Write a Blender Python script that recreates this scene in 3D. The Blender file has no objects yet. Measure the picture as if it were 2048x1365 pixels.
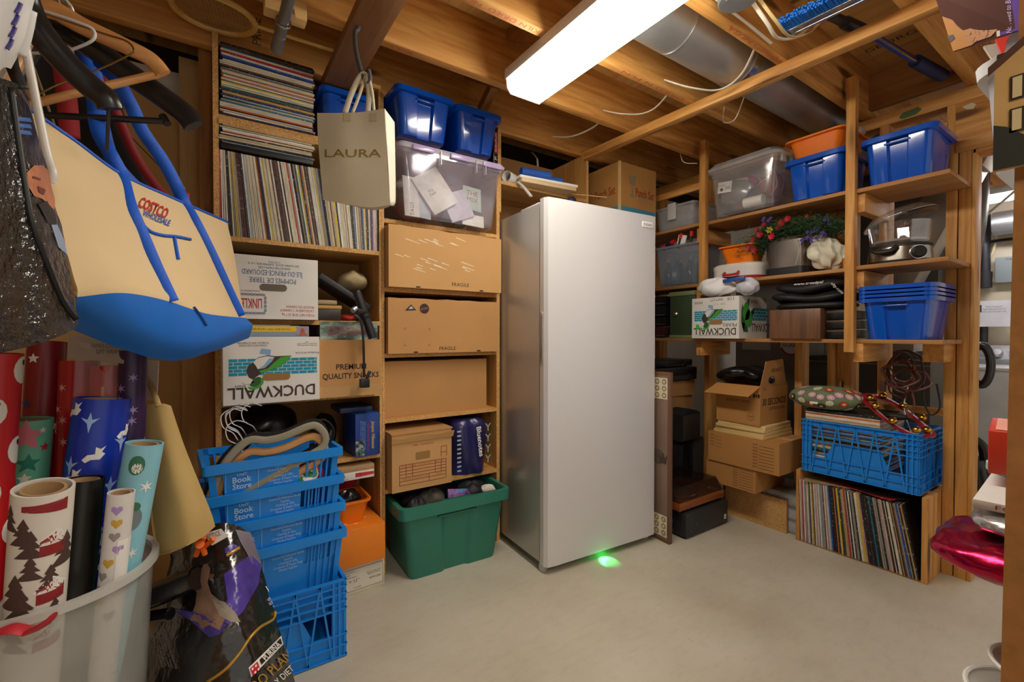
import bpy, math, random
from mathutils import Vector, Matrix
random.seed(11)
SC = bpy.context.scene
COL = SC.collection
V = Vector
PI = math.pi

# ------------------------------------------------------------------ camera
# room axes: +X runs along the bookcase wall, +Y towards it, Z up (metres); the camera stands at x=y=0
CAM_H = 1.08
FPX = 905.0
YAW = math.radians(33.95)
PITCH = math.radians(0.82)
_v0 = V((math.sin(YAW), math.cos(YAW), 0))
CR = V((math.cos(YAW), -math.sin(YAW), 0))
CV = _v0 * math.cos(PITCH) - V((0, 0, 1)) * math.sin(PITCH)
CU = V((0, 0, 1)) * math.cos(PITCH) + _v0 * math.sin(PITCH)
cam = bpy.data.cameras.new('camera')
cam.sensor_width = 36.0
cam.lens = FPX / 2048 * 36.0
cam.clip_start = 0.02
co = bpy.data.objects.new('camera', cam)
COL.objects.link(co)
co.location = (0, 0, CAM_H)
co.rotation_euler = CV.to_track_quat('-Z', 'Y').to_euler()
SC.camera = co

# ------------------------------------------------------------------ world, exposure
world = bpy.data.worlds.new('world')
SC.world = world
world.use_nodes = True
world.node_tree.nodes['Background'].inputs[0].default_value = (1.0, 0.93, 0.84, 1)
world.node_tree.nodes['Background'].inputs[1].default_value = 0.45
SC.view_settings.view_transform = 'Standard'
SC.view_settings.look = 'None'
SC.view_settings.gamma = 1
SC.view_settings.exposure = 0.55
SC.view_settings.use_curve_mapping = False
LAMP_STRENGTH = 19.0       # emission of the ceiling fixture's lens


def at(px, py, d=None, X=None, Y=None, Z=None):
    """A measured point of the room: where the sight line through a pixel meets a plane (or a depth d)."""
    r = CV + CR * ((px - 1024) / FPX) - CU * ((py - 682.5) / FPX)
    if d is not None: t = d
    elif X is not None: t = X / r.x
    elif Y is not None: t = Y / r.y
    else: t = (Z - CAM_H) / r.z
    return V((0, 0, CAM_H)) + r * t


# ------------------------------------------------------------------ materials
def lin(h):
    h = h.lstrip('#')
    o = []
    for i in (0, 2, 4):
        c = int(h[i:i + 2], 16) / 255
        o.append(c / 12.92 if c <= .04045 else ((c + .055) / 1.055) ** 2.4)
    return (o[0], o[1], o[2], 1)


MATS = {}


class NT:
    def __init__(s, name):
        s.m = bpy.data.materials.new(name)
        s.m.use_nodes = True
        s.t = s.m.node_tree
        s.b = s.t.nodes['Principled BSDF']
        s.out = s.t.nodes['Material Output']

    def n(s, typ, **k):
        o = s.t.nodes.new(typ)
        for a, b in k.items():
            if a.startswith('i_'):
                key = a[2:]
                key = int(key) if key.isdigit() else key.replace('_', ' ')
                o.inputs[key].default_value = b
            else:
                setattr(o, a, b)
        return o

    def l(s, a, ao, b, bi):
        s.t.links.new(a.outputs[ao], b.inputs[bi])

    def coords(s, scale=(1, 1, 1), rnd=True):
        tc = s.n('ShaderNodeTexCoord')
        mp = s.n('ShaderNodeMapping')
        mp.inputs['Scale'].default_value = scale
        s.l(tc, 'Object', mp, 0)
        if rnd:
            oi = s.n('ShaderNodeObjectInfo')
            mu = s.n('ShaderNodeMath', operation='MULTIPLY')
            mu.inputs[1].default_value = 37.0
            s.l(oi, 'Random', mu, 0)
            cb = s.n('ShaderNodeCombineXYZ')
            for i in range(3): s.l(mu, 0, cb, i)
            s.l(cb, 0, mp, 'Location')
        return mp

    def ramp(s, stops):
        r = s.n('ShaderNodeValToRGB')
        e = r.color_ramp.elements
        while len(e) < len(stops): e.new(0.5)
        for i, (p, c) in enumerate(stops):
            e[i].position = p
            e[i].color = lin(c) if isinstance(c, str) else (c, c, c, 1)
        return r

    def bump(s, src, out, strength, dist=.002):
        b = s.n('ShaderNodeBump')
        b.inputs['Strength'].default_value = strength
        b.inputs['Distance'].default_value = dist
        s.l(src, out, b, 'Height')
        s.l(b, 0, s.b, 'Normal')
        return b


def plain(name, col, rough=.5, metal=0., var=.06, vs=9., bump=0., bs=60., coat=0., spec=None, sheen=0., bd=.002):
    """Flat-coloured procedural surface with slight mottling and optional fine relief."""
    if name in MATS: return MATS[name]
    t = NT(name)
    c = lin(col)
    mp = t.coords()
    nz = t.n('ShaderNodeTexNoise', i_Scale=vs, i_Detail=4.0)
    t.l(mp, 0, nz, 0)
    r = t.n('ShaderNodeValToRGB')
    e = r.color_ramp.elements
    e[0].position = .3
    e[1].position = .7
    e[0].color = (c[0] * (1 - var), c[1] * (1 - var), c[2] * (1 - var), 1)
    e[1].color = (min(1, c[0] * (1 + var)), min(1, c[1] * (1 + var)), min(1, c[2] * (1 + var)), 1)
    t.l(nz, 0, r, 0)
    t.l(r, 0, t.b, 'Base Color')
    t.b.inputs['Roughness'].default_value = rough
    t.b.inputs['Metallic'].default_value = metal
    t.b.inputs['Coat Weight'].default_value = coat
    if spec is not None: t.b.inputs['Specular IOR Level'].default_value = spec
    if sheen: t.b.inputs['Sheen Weight'].default_value = sheen
    if bump:
        n2 = t.n('ShaderNodeTexNoise', i_Scale=bs, i_Detail=3.0)
        t.l(mp, 0, n2, 0)
        t.bump(n2, 0, bump, bd)
    MATS[name] = t.m
    return t.m


def wood(name, axis, lo, mid, hi, rough=.6, knots=True, fine=1.0):
    """Sawn softwood with grain along one axis, darker streaks and a few knots."""
    key = name + axis
    if key in MATS: return MATS[key]
    t = NT(key)
    sc = {'x': (1.3, 16, 16), 'y': (16, 1.3, 16), 'z': (16, 16, 1.3)}[axis]
    mp = t.coords(tuple(a * fine for a in sc))
    nz = t.n('ShaderNodeTexNoise', i_Scale=1.6, i_Detail=7.0, i_Roughness=.62, i_Distortion=.6)
    t.l(mp, 0, nz, 0)
    r = t.ramp([(.28, lo), (.5, mid), (.72, hi)])
    t.l(nz, 0, r, 0)
    col = r
    if knots:
        ks = {'x': (1.6, 8, 8), 'y': (8, 1.6, 8), 'z': (8, 8, 1.6)}[axis]
        mk = t.coords(ks)
        vo = t.n('ShaderNodeTexVoronoi', i_Scale=1.0)
        t.l(mk, 0, vo, 0)
        kr = t.ramp([(.10, 1.0), (.18, 0.0)])
        t.l(vo, 'Distance', kr, 0)
        mx = t.n('ShaderNodeMix', data_type='RGBA')
        t.l(kr, 0, mx, 0)
        t.l(col, 0, mx, 6)
        mx.inputs[7].default_value = tuple(a * .42 for a in lin(lo)[:3]) + (1,)
        t.l(mx, 2, t.b, 'Base Color')
    else:
        t.l(col, 0, t.b, 'Base Color')
    t.b.inputs['Roughness'].default_value = rough
    t.bump(nz, 0, .25, .002)
    MATS[key] = t.m
    return t.m


def chip(name, base, fleck, dark, rough=.7, scale=420.):
    """Particle board: chips of pale and dark wood."""
    if name in MATS: return MATS[name]
    t = NT(name)
    mp = t.coords((1, 1, 1))
    vo = t.n('ShaderNodeTexVoronoi', i_Scale=scale)
    t.l(mp, 0, vo, 0)
    sx = t.n('ShaderNodeSeparateColor')
    t.l(vo, 'Color', sx, 0)
    nz = t.n('ShaderNodeTexNoise', i_Scale=7.0, i_Detail=4.0)
    t.l(mp, 0, nz, 0)
    ad = t.n('ShaderNodeMath', operation='MULTIPLY_ADD')
    t.l(nz, 0, ad, 0)
    ad.inputs[1].default_value = .6
    t.l(sx, 0, ad, 2)
    r = t.ramp([(.28, dark), (.5, base), (.95, base), (1.25 / 1.3, fleck)])
    t.l(ad, 0, r, 0)
    t.l(r, 0, t.b, 'Base Color')
    t.b.inputs['Roughness'].default_value = rough
    t.bump(vo, 'Distance', .15, .001)
    MATS[name] = t.m
    return t.m


def clear(name, tint='#e8ecf2', alpha=.3, rough=.12, frost=0., gloss=0.):
    """Clear or frosted plastic: partly see-through, glossy skin."""
    if name in MATS: return MATS[name]
    t = NT(name)
    t.b.inputs['Base Color'].default_value = lin(tint)
    t.b.inputs['Roughness'].default_value = rough
    t.b.inputs['Metallic'].default_value = gloss
    tr = t.n('ShaderNodeBsdfTransparent')
    tr.inputs[0].default_value = (1, 1, 1, 1)
    mx = t.n('ShaderNodeMixShader')
    nz = t.n('ShaderNodeTexNoise', i_Scale=6.0, i_Detail=3.0)
    t.l(t.coords(), 0, nz, 0)
    r = t.ramp([(.3, max(0, alpha - .06)), (.7, min(1, alpha + .06))])
    t.l(nz, 0, r, 0)
    t.l(r, 0, mx, 0)
    t.l(tr, 0, mx, 1)
    src = t.b
    if frost:
        tl = t.n('ShaderNodeBsdfTranslucent')
        tl.inputs[0].default_value = lin(tint)
        m2 = t.n('ShaderNodeMixShader', i_0=frost)
        t.l(t.b, 0, m2, 1)
        t.l(tl, 0, m2, 2)
        src = m2
    t.l(src, 0, mx, 2)
    t.l(mx, 0, t.out, 0)
    MATS[name] = t.m
    return t.m


def emit(name, col, strength):
    if name in MATS: return MATS[name]
    t = NT(name)
    t.b.inputs['Base Color'].default_value = lin(col)
    t.b.inputs['Emission Color'].default_value = lin(col)
    t.b.inputs['Emission Strength'].default_value = strength
    MATS[name] = t.m
    return t.m


def printed(name, stops, scale=20., kind='noise', rough=.5, bump=0., vec=(1, 1, 1), detail=3., coat=0.):
    """Printed or dyed pattern from a noise or cell texture through hard colour steps."""
    if name in MATS: return MATS[name]
    t = NT(name)
    mp = t.coords(vec)
    if kind == 'noise':
        nz = t.n('ShaderNodeTexNoise', i_Scale=scale, i_Detail=detail)
        o = 0
    elif kind == 'cell':
        nz = t.n('ShaderNodeTexVoronoi', i_Scale=scale)
        o = 'Distance'
    else:
        nz = t.n('ShaderNodeTexWave', i_Scale=scale, i_Distortion=2.0)
        o = 0
    t.l(mp, 0, nz, 0)
    r = t.ramp(stops)
    r.color_ramp.interpolation = 'CONSTANT'
    t.l(nz, o, r, 0)
    t.l(r, 0, t.b, 'Base Color')
    t.b.inputs['Roughness'].default_value = rough
    t.b.inputs['Coat Weight'].default_value = coat
    if bump: t.bump(nz, o, bump)
    MATS[name] = t.m
    return t.m


# ------------------------------------------------------------------ objects
def tag(o, label=None, cat=None, group=None, kind=None):
    if label: o['label'] = label
    if cat: o['category'] = cat
    if group: o['group'] = group
    if kind: o['kind'] = kind
    return o


def thing(name, label, cat, loc=(0, 0, 0), rotz=0., group=None, rot=None):
    o = bpy.data.objects.new(name, None)
    o.empty_display_size = .05
    COL.objects.link(o)
    o.location = loc
    o.rotation_euler = rot if rot else (0, 0, rotz)
    return tag(o, label, cat, group)


def wm(o):
    m = Matrix.LocRotScale(o.location, o.rotation_euler, o.scale)
    return wm(o.parent) @ m if o.parent else m


def clone(o, parent=None):
    c = o.copy()
    COL.objects.link(c)
    c.parent = parent
    for ch in list(o.children): clone(ch, c)
    return c


class Fr:
    """A flat frame on a surface: origin, right, up."""
    def __init__(s, o, r, u):
        s.o = V(o); s.r = V(r).normalized(); s.u = V(u).normalized(); s.n = s.r.cross(s.u)

    def p(s, x, y, z=0.): return s.o + s.r * x + s.u * y + s.n * z

    def flip(s): return Fr(s.o, -s.r, -s.u)

    def mat(s):
        return Matrix(((s.r.x, s.u.x, s.n.x, s.o.x), (s.r.y, s.u.y, s.n.y, s.o.y), (s.r.z, s.u.z, s.n.z, s.o.z), (0, 0, 0, 1)))


class MB:
    def __init__(s):
        s.v = []; s.f = []; s.mi = []; s.cur = 0

    def add(s, vs, fs):
        o = len(s.v)
        s.v += [V(p) for p in vs]
        for f in fs:
            s.f.append([i + o for i in f]); s.mi.append(s.cur)
        return s

    def box(s, x0, x1, y0, y1, z0, z1, M=None):
        vs = [V((x, y, z)) for z in (z0, z1) for x, y in ((x0, y0), (x1, y0), (x1, y1), (x0, y1))]
        if M is not None: vs = [M @ p for p in vs]
        return s.add(vs, [(3, 2, 1, 0), (4, 5, 6, 7), (0, 1, 5, 4), (1, 2, 6, 5), (2, 3, 7, 6), (3, 0, 4, 7)])

    def bar(s, p, q, w, h=None, up=(0, 0, 1)):
        p = V(p); q = V(q); h = h or w
        d = (q - p); L = d.length; d.normalize()
        u = V(up)
        if abs(d.dot(u)) > .98: u = V((0, 1, 0)) if abs(d.y) < .9 else V((1, 0, 0))
        a = d.cross(u).normalized(); b = a.cross(d)
        vs = [c + a * (i * w / 2) + b * (j * h / 2) for c in (p, q) for i, j in ((-1, -1), (1, -1), (1, 1), (-1, 1))]
        return s.add(vs, [(0, 1, 2, 3), (7, 6, 5, 4), (0, 4, 5, 1), (1, 5, 6, 2), (2, 6, 7, 3), (3, 7, 4, 0)])

    def loft(s, rings, cap0=True, cap1=True, closed=True):
        n = len(rings[0])
        vs = [p for r in rings for p in r]
        fs = []
        for k in range(len(rings) - 1):
            for i in range(n if closed else n - 1):
                j = (i + 1) % n
                fs.append((k * n + i, k * n + j, (k + 1) * n + j, (k + 1) * n + i))
        if cap0: fs.append(tuple(range(n - 1, -1, -1)))
        if cap1: fs.append(tuple((len(rings) - 1) * n + i for i in range(n)))
        return s.add(vs, fs)

    def tube(s, pts, r, n=8, caps=True, closed=False, flat=1.0, up=None):
        pts = [V(p) for p in pts]
        m = len(pts)
        rr = r if isinstance(r, (list, tuple)) else [r] * m
        rings = []
        prev = V(up) if up else None
        for i, p in enumerate(pts):
            if closed: d = pts[(i + 1) % m] - pts[i - 1]
            else: d = pts[min(i + 1, m - 1)] - pts[max(i - 1, 0)]
            if d.length < 1e-9: d = V((0, 0, 1))
            d.normalize()
            if prev is None:
                prev = V((0, 0, 1)) if abs(d.z) < .9 else V((1, 0, 0))
            a = prev - d * prev.dot(d)
            if a.length < 1e-6: a = d.orthogonal()
            a.normalize(); prev = a
            b = d.cross(a)
            rings.append([p + a * (math.cos(2 * PI * k / n) * rr[i] * flat) + b * (math.sin(2 * PI * k / n) * rr[i]) for k in range(n)])
        if closed:
            rings.append(rings[0]); caps = False
        return s.loft(rings, caps, caps)

    def lathe(s, prof, n=24, c=(0, 0, 0), cap0=True, cap1=True, M=None):
        c = V(c)
        rings = [[c + V((r * math.cos(2 * PI * k / n), r * math.sin(2 * PI * k / n), z)) for k in range(n)] for r, z in prof]
        if M is not None: rings = [[M @ p for p in r] for r in rings]
        return s.loft(rings, cap0, cap1)

    def prism(s, poly, fr, t, z=0.):
        """Polygon in a frame, t thick along its normal."""
        a = [fr.p(x, y, z) for x, y in poly]; b = [fr.p(x, y, z + t) for x, y in poly]
        n = len(poly)
        return s.add(a + b, [tuple(range(n - 1, -1, -1)), tuple(range(n, 2 * n))] + [(i, (i + 1) % n, n + (i + 1) % n, n + i) for i in range(n)])

    def grid(s, fn, nu, nv, wrap=False):
        vs = [fn(i / nu, j / nv) for j in range(nv + 1) for i in range(nu + 1)]
        w = nu + 1
        return s.add(vs, [(j * w + i, j * w + i + 1, (j + 1) * w + i + 1, (j + 1) * w + i) for j in range(nv) for i in range(nu)])

    def build(s, name, mat, parent=None, loc=None, world=False, smooth=False, bevel=0., solid=0., sub=0, ang=35., rotz=0., seg=2):
        me = bpy.data.meshes.new(name)
        vs = s.v
        o = bpy.data.objects.new(name, me)
        if parent is not None:
            o.parent = parent
            if world:
                inv = wm(parent).inverted()
                vs = [inv @ p for p in vs]
        elif loc is not None:
            o.location = loc
            o.rotation_euler = (0, 0, rotz)
            if world:
                inv = wm(o).inverted()
                vs = [inv @ p for p in vs]
        me.from_pydata([tuple(p) for p in vs], [], s.f)
        mats = mat if isinstance(mat, (list, tuple)) else [mat]
        for m in mats: me.materials.append(m)
        if len(mats) > 1:
            for pl, i in zip(me.polygons, s.mi): pl.material_index = i
        me.update()
        import bmesh
        bm = bmesh.new(); bm.from_mesh(me)
        bmesh.ops.recalc_face_normals(bm, faces=bm.faces)
        if bevel:
            bmesh.ops.bevel(bm, geom=list(bm.edges), offset=bevel, segments=seg, affect='EDGES', profile=.5)
        bm.to_mesh(me); bm.free()
        if smooth or bevel:
            me.shade_smooth()
            me.set_sharp_from_angle(angle=math.radians(ang))
        COL.objects.link(o)
        if solid:
            md = o.modifiers.new('thickness', 'SOLIDIFY'); md.thickness = solid; md.offset = 0
        if sub:
            md = o.modifiers.new('smooth', 'SUBSURF'); md.levels = sub; md.render_levels = sub
        return o


def cbox(name, mat, parent, x0, x1, y0, y1, z0, z1, bevel=.002, **k):
    return MB().box(x0, x1, y0, y1, z0, z1).build(name, mat, parent, bevel=bevel, **k)


def smoothpts(pts, n=6, closed=False):
    """Catmull-Rom through control points."""
    pts = [V(p) for p in pts]
    m = len(pts); out = []
    for i in range(m if closed else m - 1):
        if closed: a, b, c, d = pts[i - 1], pts[i], pts[(i + 1) % m], pts[(i + 2) % m]
        else: a, b, c, d = pts[max(i - 1, 0)], pts[i], pts[i + 1], pts[min(i + 2, m - 1)]
        for k in range(n):
            t = k / n
            out.append(.5 * ((2 * b) + (c - a) * t + (2 * a - 5 * b + 4 * c - d) * t * t + (3 * b - a - 3 * c + d) * t ** 3))
    if not closed: out.append(pts[-1])
    return out


def rrect(w, h, r, n=4, cx=0., cy=0.):
    out = []
    for k, (sx, sy) in enumerate(((1, 1), (-1, 1), (-1, -1), (1, -1))):
        for i in range(n + 1):
            a = (k + i / n) * PI / 2
            out.append((cx + sx * (w / 2 - r) + r * math.cos(a), cy + sy * (h / 2 - r) + r * math.sin(a)))
    return out


def circ(r, n=16, cx=0., cy=0., ry=None):
    return [(cx + r * math.cos(2 * PI * i / n), cy + (ry or r) * math.sin(2 * PI * i / n)) for i in range(n)]


def text(s, fr, x, y, h, mat, parent, w=None, rot=0., name='lettering', align='CENTER', z=.0006, bold=0., shear=0., t=0.0004):
    """Flat printed lettering on a frame: (x, y) is its middle, h the capital height, w squeezes or stretches it."""
    cu = bpy.data.curves.new(name, 'FONT')
    cu.body = s; cu.size = 1.0; cu.align_x = align; cu.align_y = 'CENTER'; cu.offset = bold; cu.shear = shear
    cu.space_line = .95
    cu.resolution_u = 2
    tmp = bpy.data.objects.new('tmp', cu)
    COL.objects.link(tmp)
    dg = bpy.context.evaluated_depsgraph_get()
    me = bpy.data.meshes.new_from_object(tmp.evaluated_get(dg))
    bpy.data.objects.remove(tmp); bpy.data.curves.remove(cu)
    if not me.vertices: return None
    xs = [p.co.x for p in me.vertices]; ys = [p.co.y for p in me.vertices]
    lines = s.count('\n') + 1
    k = h / .7
    if lines > 1: k = h / (.7 + .95 * (lines - 1))
    kx = (w / (max(xs) - min(xs))) if w else k
    ca, sa = math.cos(rot), math.sin(rot)
    cx = 0 if not w else (max(xs) + min(xs)) / 2
    cy = (max(ys) + min(ys)) / 2
    for p in me.vertices:
        a = (p.co.x - cx) * kx; b = (p.co.y - cy) * k
        p.co = fr.p(x + a * ca - b * sa, y + a * sa + b * ca, z)
    me.materials.clear(); me.materials.append(mat)
    me.name = name
    o = bpy.data.objects.new(name, me)
    COL.objects.link(o); o.parent = parent
    return o


def decal(name, poly, fr, mat, parent, z=.0005, t=.0003):
    return MB().prism(poly, fr, t, z).build(name, mat, parent)


# ================================================================== surfaces used all over
def pine(a): return wood('pine', a, '#9c652c', '#c98f48', '#dfae68', .6)
def pine_dark(a): return wood('pine_dark', a, '#7d5026', '#9c6a35', '#ab7940', .65)
def shelfwood(a): return wood('shelf_wood', a, '#a87439', '#c4924f', '#cf9f5c', .6, knots=False)
PLY = wood('plywood', 'y', '#b8874a', '#cc9e5c', '#d8ae6e', .65, knots=True, fine=.55)
CHIP = chip('particle_board', '#c4924f', '#d9b077', '#9a6a34')
CHIP_D = plain('brown_board', '#9a6832', .7, var=.16, vs=45., bump=.2, bs=160.)
BLACK = plain('black_ink', '#161310', .55)
WHITE = plain('white_plastic', '#eeeeec', .35)
WIRE = plain('white_cable', '#e2dccb', .5)
STEEL = plain('bright_steel', '#cfcfd0', .22, 1.0, var=.03)

# floor: painted concrete with scuffs and stains
def floor_mat():
    t = NT('painted_concrete')
    mp = t.coords((1, 1, 1), rnd=False)
    n1 = t.n('ShaderNodeTexNoise', i_Scale=1.6, i_Detail=8.0, i_Roughness=.62)
    t.l(mp, 0, n1, 0)
    r1 = t.ramp([(.3, '#b3aa97'), (.5, '#c2bba9'), (.7, '#ccc6b7')])
    t.l(n1, 0, r1, 0)
    mp2 = t.coords((2.5, 7, 1), rnd=False)
    n2 = t.n('ShaderNodeTexNoise', i_Scale=5.0, i_Detail=6.0, i_Roughness=.7)
    t.l(mp2, 0, n2, 0)
    r2 = t.ramp([(.36, .78), (.5, 1.0), (.75, 1.04)])
    t.l(n2, 0, r2, 0)
    mx = t.n('ShaderNodeMix', data_type='RGBA', blend_type='MULTIPLY', i_0=.3)
    t.l(r1, 0, mx, 6); t.l(r2, 0, mx, 7)
    vo = t.n('ShaderNodeTexVoronoi', i_Scale=3.1)
    t.l(mp, 0, vo, 0)
    n3 = t.n('ShaderNodeTexNoise', i_Scale=24.0, i_Detail=3.0)
    t.l(mp, 0, n3, 0)
    ad = t.n('ShaderNodeMath', operation='MULTIPLY_ADD')
    t.l(n3, 0, ad, 0); ad.inputs[1].default_value = .22; t.l(vo, 'Distance', ad, 2)
    r3 = t.ramp([(.14, 1.0), (.18, 0.0)])
    t.l(ad, 0, r3, 0)
    m2 = t.n('ShaderNodeMix', data_type='RGBA')
    t.l(r3, 0, m2, 0); t.l(mx, 2, m2, 6); m2.inputs[7].default_value = lin('#8a6a48')
    t.l(m2, 2, t.b, 'Base Color')
    r4 = t.ramp([(.3, .38), (.7, .6)])
    t.l(n1, 0, r4, 0); t.l(r4, 0, t.b, 'Roughness')
    n5 = t.n('ShaderNodeTexNoise', i_Scale=60.0, i_Detail=4.0)
    t.l(mp, 0, n5, 0)
    t.bump(n5, 0, .12, .003)
    return t.m


tag(MB().box(-1.4, 6.3, -1.6, 2.9, -.1, 0).build('floor', floor_mat()), 'grey painted concrete basement floor with scuffs', kind='structure')

# back wall: parged foundation
PARGE = plain('parged_concrete', '#e2dccf', .85, var=.1, vs=3., bump=.5, bs=26.)
tag(MB().box(-1.4, 6.3, 2.42, 2.6, 0, 2.2).build('wall_back', PARGE), 'pale parged concrete foundation wall behind the shelving', kind='structure')
tag(MB().box(-1.5, -1.4, -1.6, 2.6, 0, 2.395).build('wall_left', plain('hardboard_wall', '#a8845a', .75, var=.12, vs=2.)), 'brown hardboard wall on the left', kind='structure')

# ceiling: plywood sheets on sawn joists
ceil = thing('ceiling', 'open joist ceiling with plywood subfloor', None); tag(ceil, kind='structure')
INKR = plain('red_ink', '#c4573a', .7)
INKB = plain('faded_black_ink', '#4a3a28', .7)
sheets = []
for ix in range(7):
    for iy in range(2):
        x0 = -1.4 + ix * 1.1; y0 = -1.6 + iy * 2.44
        sheets.append(MB().box(x0 + .001, x0 + 1.099, y0 + .001, min(y0 + 2.439, 2.9), 2.395, 2.413).build('plywood_sheet', PLY, ceil))
jy = [-1.1, -.69, -.28, .115, .50, .885, 1.28, 1.65, 2.045]
joists = {}
for y in jy:
    joists[y] = MB().box(-1.4, 6.3, y, y + .04, 2.16, 2.395).build('joist', pine('x'), ceil, bevel=.002)
down = lambda x, y: Fr((x, y, 2.16), (-1, 0, 0), (0, 1, 0))   # underside of a joist, read from below
for y, x, s, w in ((1.28, .82, 'KILN DRIED  NLGA', .34), (1.28, 1.62, 'DRIED N PLN', .4), (.885, 1.75, 'PLN DRIED NLGA', .45), (1.65, .62, 'K-D', .08)):
    text(s, down(x, y + .02), 0, 0, .018, INKR, joists[y], w=w)
text('PRICE', Fr((.17, 2.045, 2.27), (0, 0, 1), (-1, 0, 0)), 0, 0, .03, INKB, joists[2.045])
ply = lambda x, y: Fr((x, y, 2.395), (0, -1, 0), (-1, 0, 0))
text('GEORGIA PACIFIC', ply(2.55, .62), 0, 0, .035, INKB, sheets[6], w=.45)
text('GEORGIA PACIFIC', ply(2.3, 1.5), 0, 0, .03, INKB, sheets[6], w=.3)
text('RICE', ply(2.05, .8), 0, 0, .03, INKB, sheets[6])
# bridging between joists
for x, y in ((1.1, 1.32), (1.1, 1.69)):
    d = .33 if y > 1 else .33
    for s in (0, 1):
        p = V((x + s * .05, y, 2.38 if s else 2.18)); q = V((x + s * .05, y + d, 2.18 if s else 2.38))
        MB().bar(p, q, .04, .04).build('bridging_strut', pine_dark('y'), ceil)
MB().box(2.72, 2.76, .54, .885, 2.19, 2.395).build('blocking', pine_dark('y'), ceil)
MB().box(-1.4, 6.3, 2.62, 2.66, 2.1, 2.395).build('rim_joist', plain('dark_sill', '#3a2a1c', .9), ceil)

# flat plank and steel rod under the joists
tag(MB().box(.405, .525, -1.2, 2.04, 2.12, 2.158).build('trim_1', wood('weathered_plank', 'y', '#6e4a2a', '#8d6238', '#9c7145', .7), bevel=.003), 'brown weathered plank fixed flat under the joists', kind='structure')
rod = thing('closet_rod', 'grey steel conduit rod running towards the shelves, clamped to a joist block', 'rod', (.205, .3, 2.06))
M = MATS
GALV = plain('galvanised', '#b4b6b6', .42, .75, var=.14, vs=5., bump=.1)
CONDUIT = plain('conduit', '#8f9194', .4, .8)
MB().tube([(0, -.2, 0), (0, 1.44, 0)], .0165, 14).build('pipe', CONDUIT, rod, smooth=True)
MB().tube([(0, 1.36, 0), (0, 1.455, 0)], .0185, 14).build('end_sleeve', CONDUIT, rod, smooth=True)
MB().tube([(.0 + .021 * math.cos(a), 1.285, .021 * math.sin(a)) for a in [k * PI / 8 for k in range(16)]], .003, 6, closed=True).build('wire_clamp', STEEL, rod, smooth=True)
cbox('mounting_block', wood('pale_block', 'x', '#c79a5c', '#dbb274', '#e3bf86', .6), rod, -.05, .072, 1.30, 1.349, .035, .095, .004)
MB().tube([(.03, 1.288, .03), (.03, 1.30, .055)], .006, 6).build('clamp_bolt', STEEL, rod)

# ceiling light
cl = thing('ceiling_light', 'long white fluorescent ceiling light with a glowing ribbed lens', 'ceiling light', (1.108, .95, 2.158))
cbox('housing', plain('white_enamel', '#e4e2dc', .4), cl, -.098, .098, -.62, .605, -.042, 0, .003)
mb = MB()
sec = [(-.092, -.042), (-.088, -.075), (-.072, -.095), (.072, -.095), (.088, -.075), (.092, -.042)]
mb.loft([[V((x, y, z)) for x, z in sec] for y in (-.6, .595)], True, True)
lens = mb.build('lens', emit('lamp_glow', '#fff6e6', LAMP_STRENGTH), cl, smooth=True)
for y in (-.607, .6):
    MB().prism([(x * 1.03, z * 1.02) for x, z in sec], Fr((0, y, 0), (1, 0, 0), (0, 0, 1)), .005).build('end_cap', plain('white_enamel', '#e4e2dc', .4), cl)

# long strip that ties the shelving to the joists
tag(MB().bar((1.875, 1.995, 2.137), (1.955, .1, 2.137), .045, .044).build('trim_2', pine('y'), bevel=.002), 'long pine batten nailed along under the joists', kind='structure')

# duct
dk = thing('air_duct', 'round galvanised air duct running between two joists', 'duct', (1.3, 1.1, 2.268))
MB().tube([(0, 0, 0), (.62, 0, 0)], .104, 32).build('duct_section', GALV, dk, smooth=True)
MB().tube([(.6, 0, 0), (2.38, 0, 0)], .101, 32).build('duct_section', GALV, dk, smooth=True)
MB().tube([(.6, 0, 0), (.635, 0, 0)], .1075, 32).build('joint_ring', STEEL, dk, smooth=True)
MB().tube([(.19, .105 * math.cos(a), .105 * math.sin(a)) for a in [k * PI / 16 for k in range(32)]], .0016, 5, closed=True).build('hanger_wire', STEEL, dk)
# the room's second fixture, behind the camera's standpoint
cl2 = clone(cl)
cl2.location = (.22, -.85, 2.158)
tag(cl2, 'second fluorescent ceiling light of the room, behind the viewpoint', 'ceiling light')

# ================================================================== bookcases against the back wall
BACKP = plain('hardboard', '#b98b54', .7, var=.08, vs=3.)


def panel(nm, x0, x1, y0, y1, z0, z1, par, m=None):
    """Particle-board panel faced with wood veneer: the front edge shows the chips."""
    mb = MB().box(x0, x1, y0, y1, z0, z1)
    mb.mi = [0, 0, 1, 0, 0, 0]
    a = 'z' if nm == 'side_panel' else 'x'
    return mb.build(nm, [m or shelfwood(a), CHIP], par)


FY, BY = 1.99, 2.32
bc1 = thing('bookcase', 'tall wooden bookcase holding the records, left of the two', 'bookcase', (.33, FY, 0))
P0 = -.33
panel('side_panel', .023 + P0, .041 + P0, 0, .33, 0, 2.158, bc1)
panel('panel_extension', .023 + P0, .041 + P0, 0, .05, 2.158, 2.19, bc1)
panel('side_panel', .632 + P0, .643 + P0, 0, .33, 0, 2.158, bc1)
MB().box(.023 + P0, .643 + P0, .33, .338, 0, 2.158).build('back_panel', BACKP, bc1)
for z in (1.874, 1.43, 1.12, .808, .535):
    panel('shelf', .041 + P0, .632 + P0, 0, .33, z, z + .018, bc1)
panel('shelf', .041 + P0, .39 + P0, -.005, .32, 1.856, 1.874, bc1)
cbox('top_block', pine('x'), bc1, .53 + P0, .643 + P0, .002, .04, 2.159, 2.178, 0)

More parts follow.
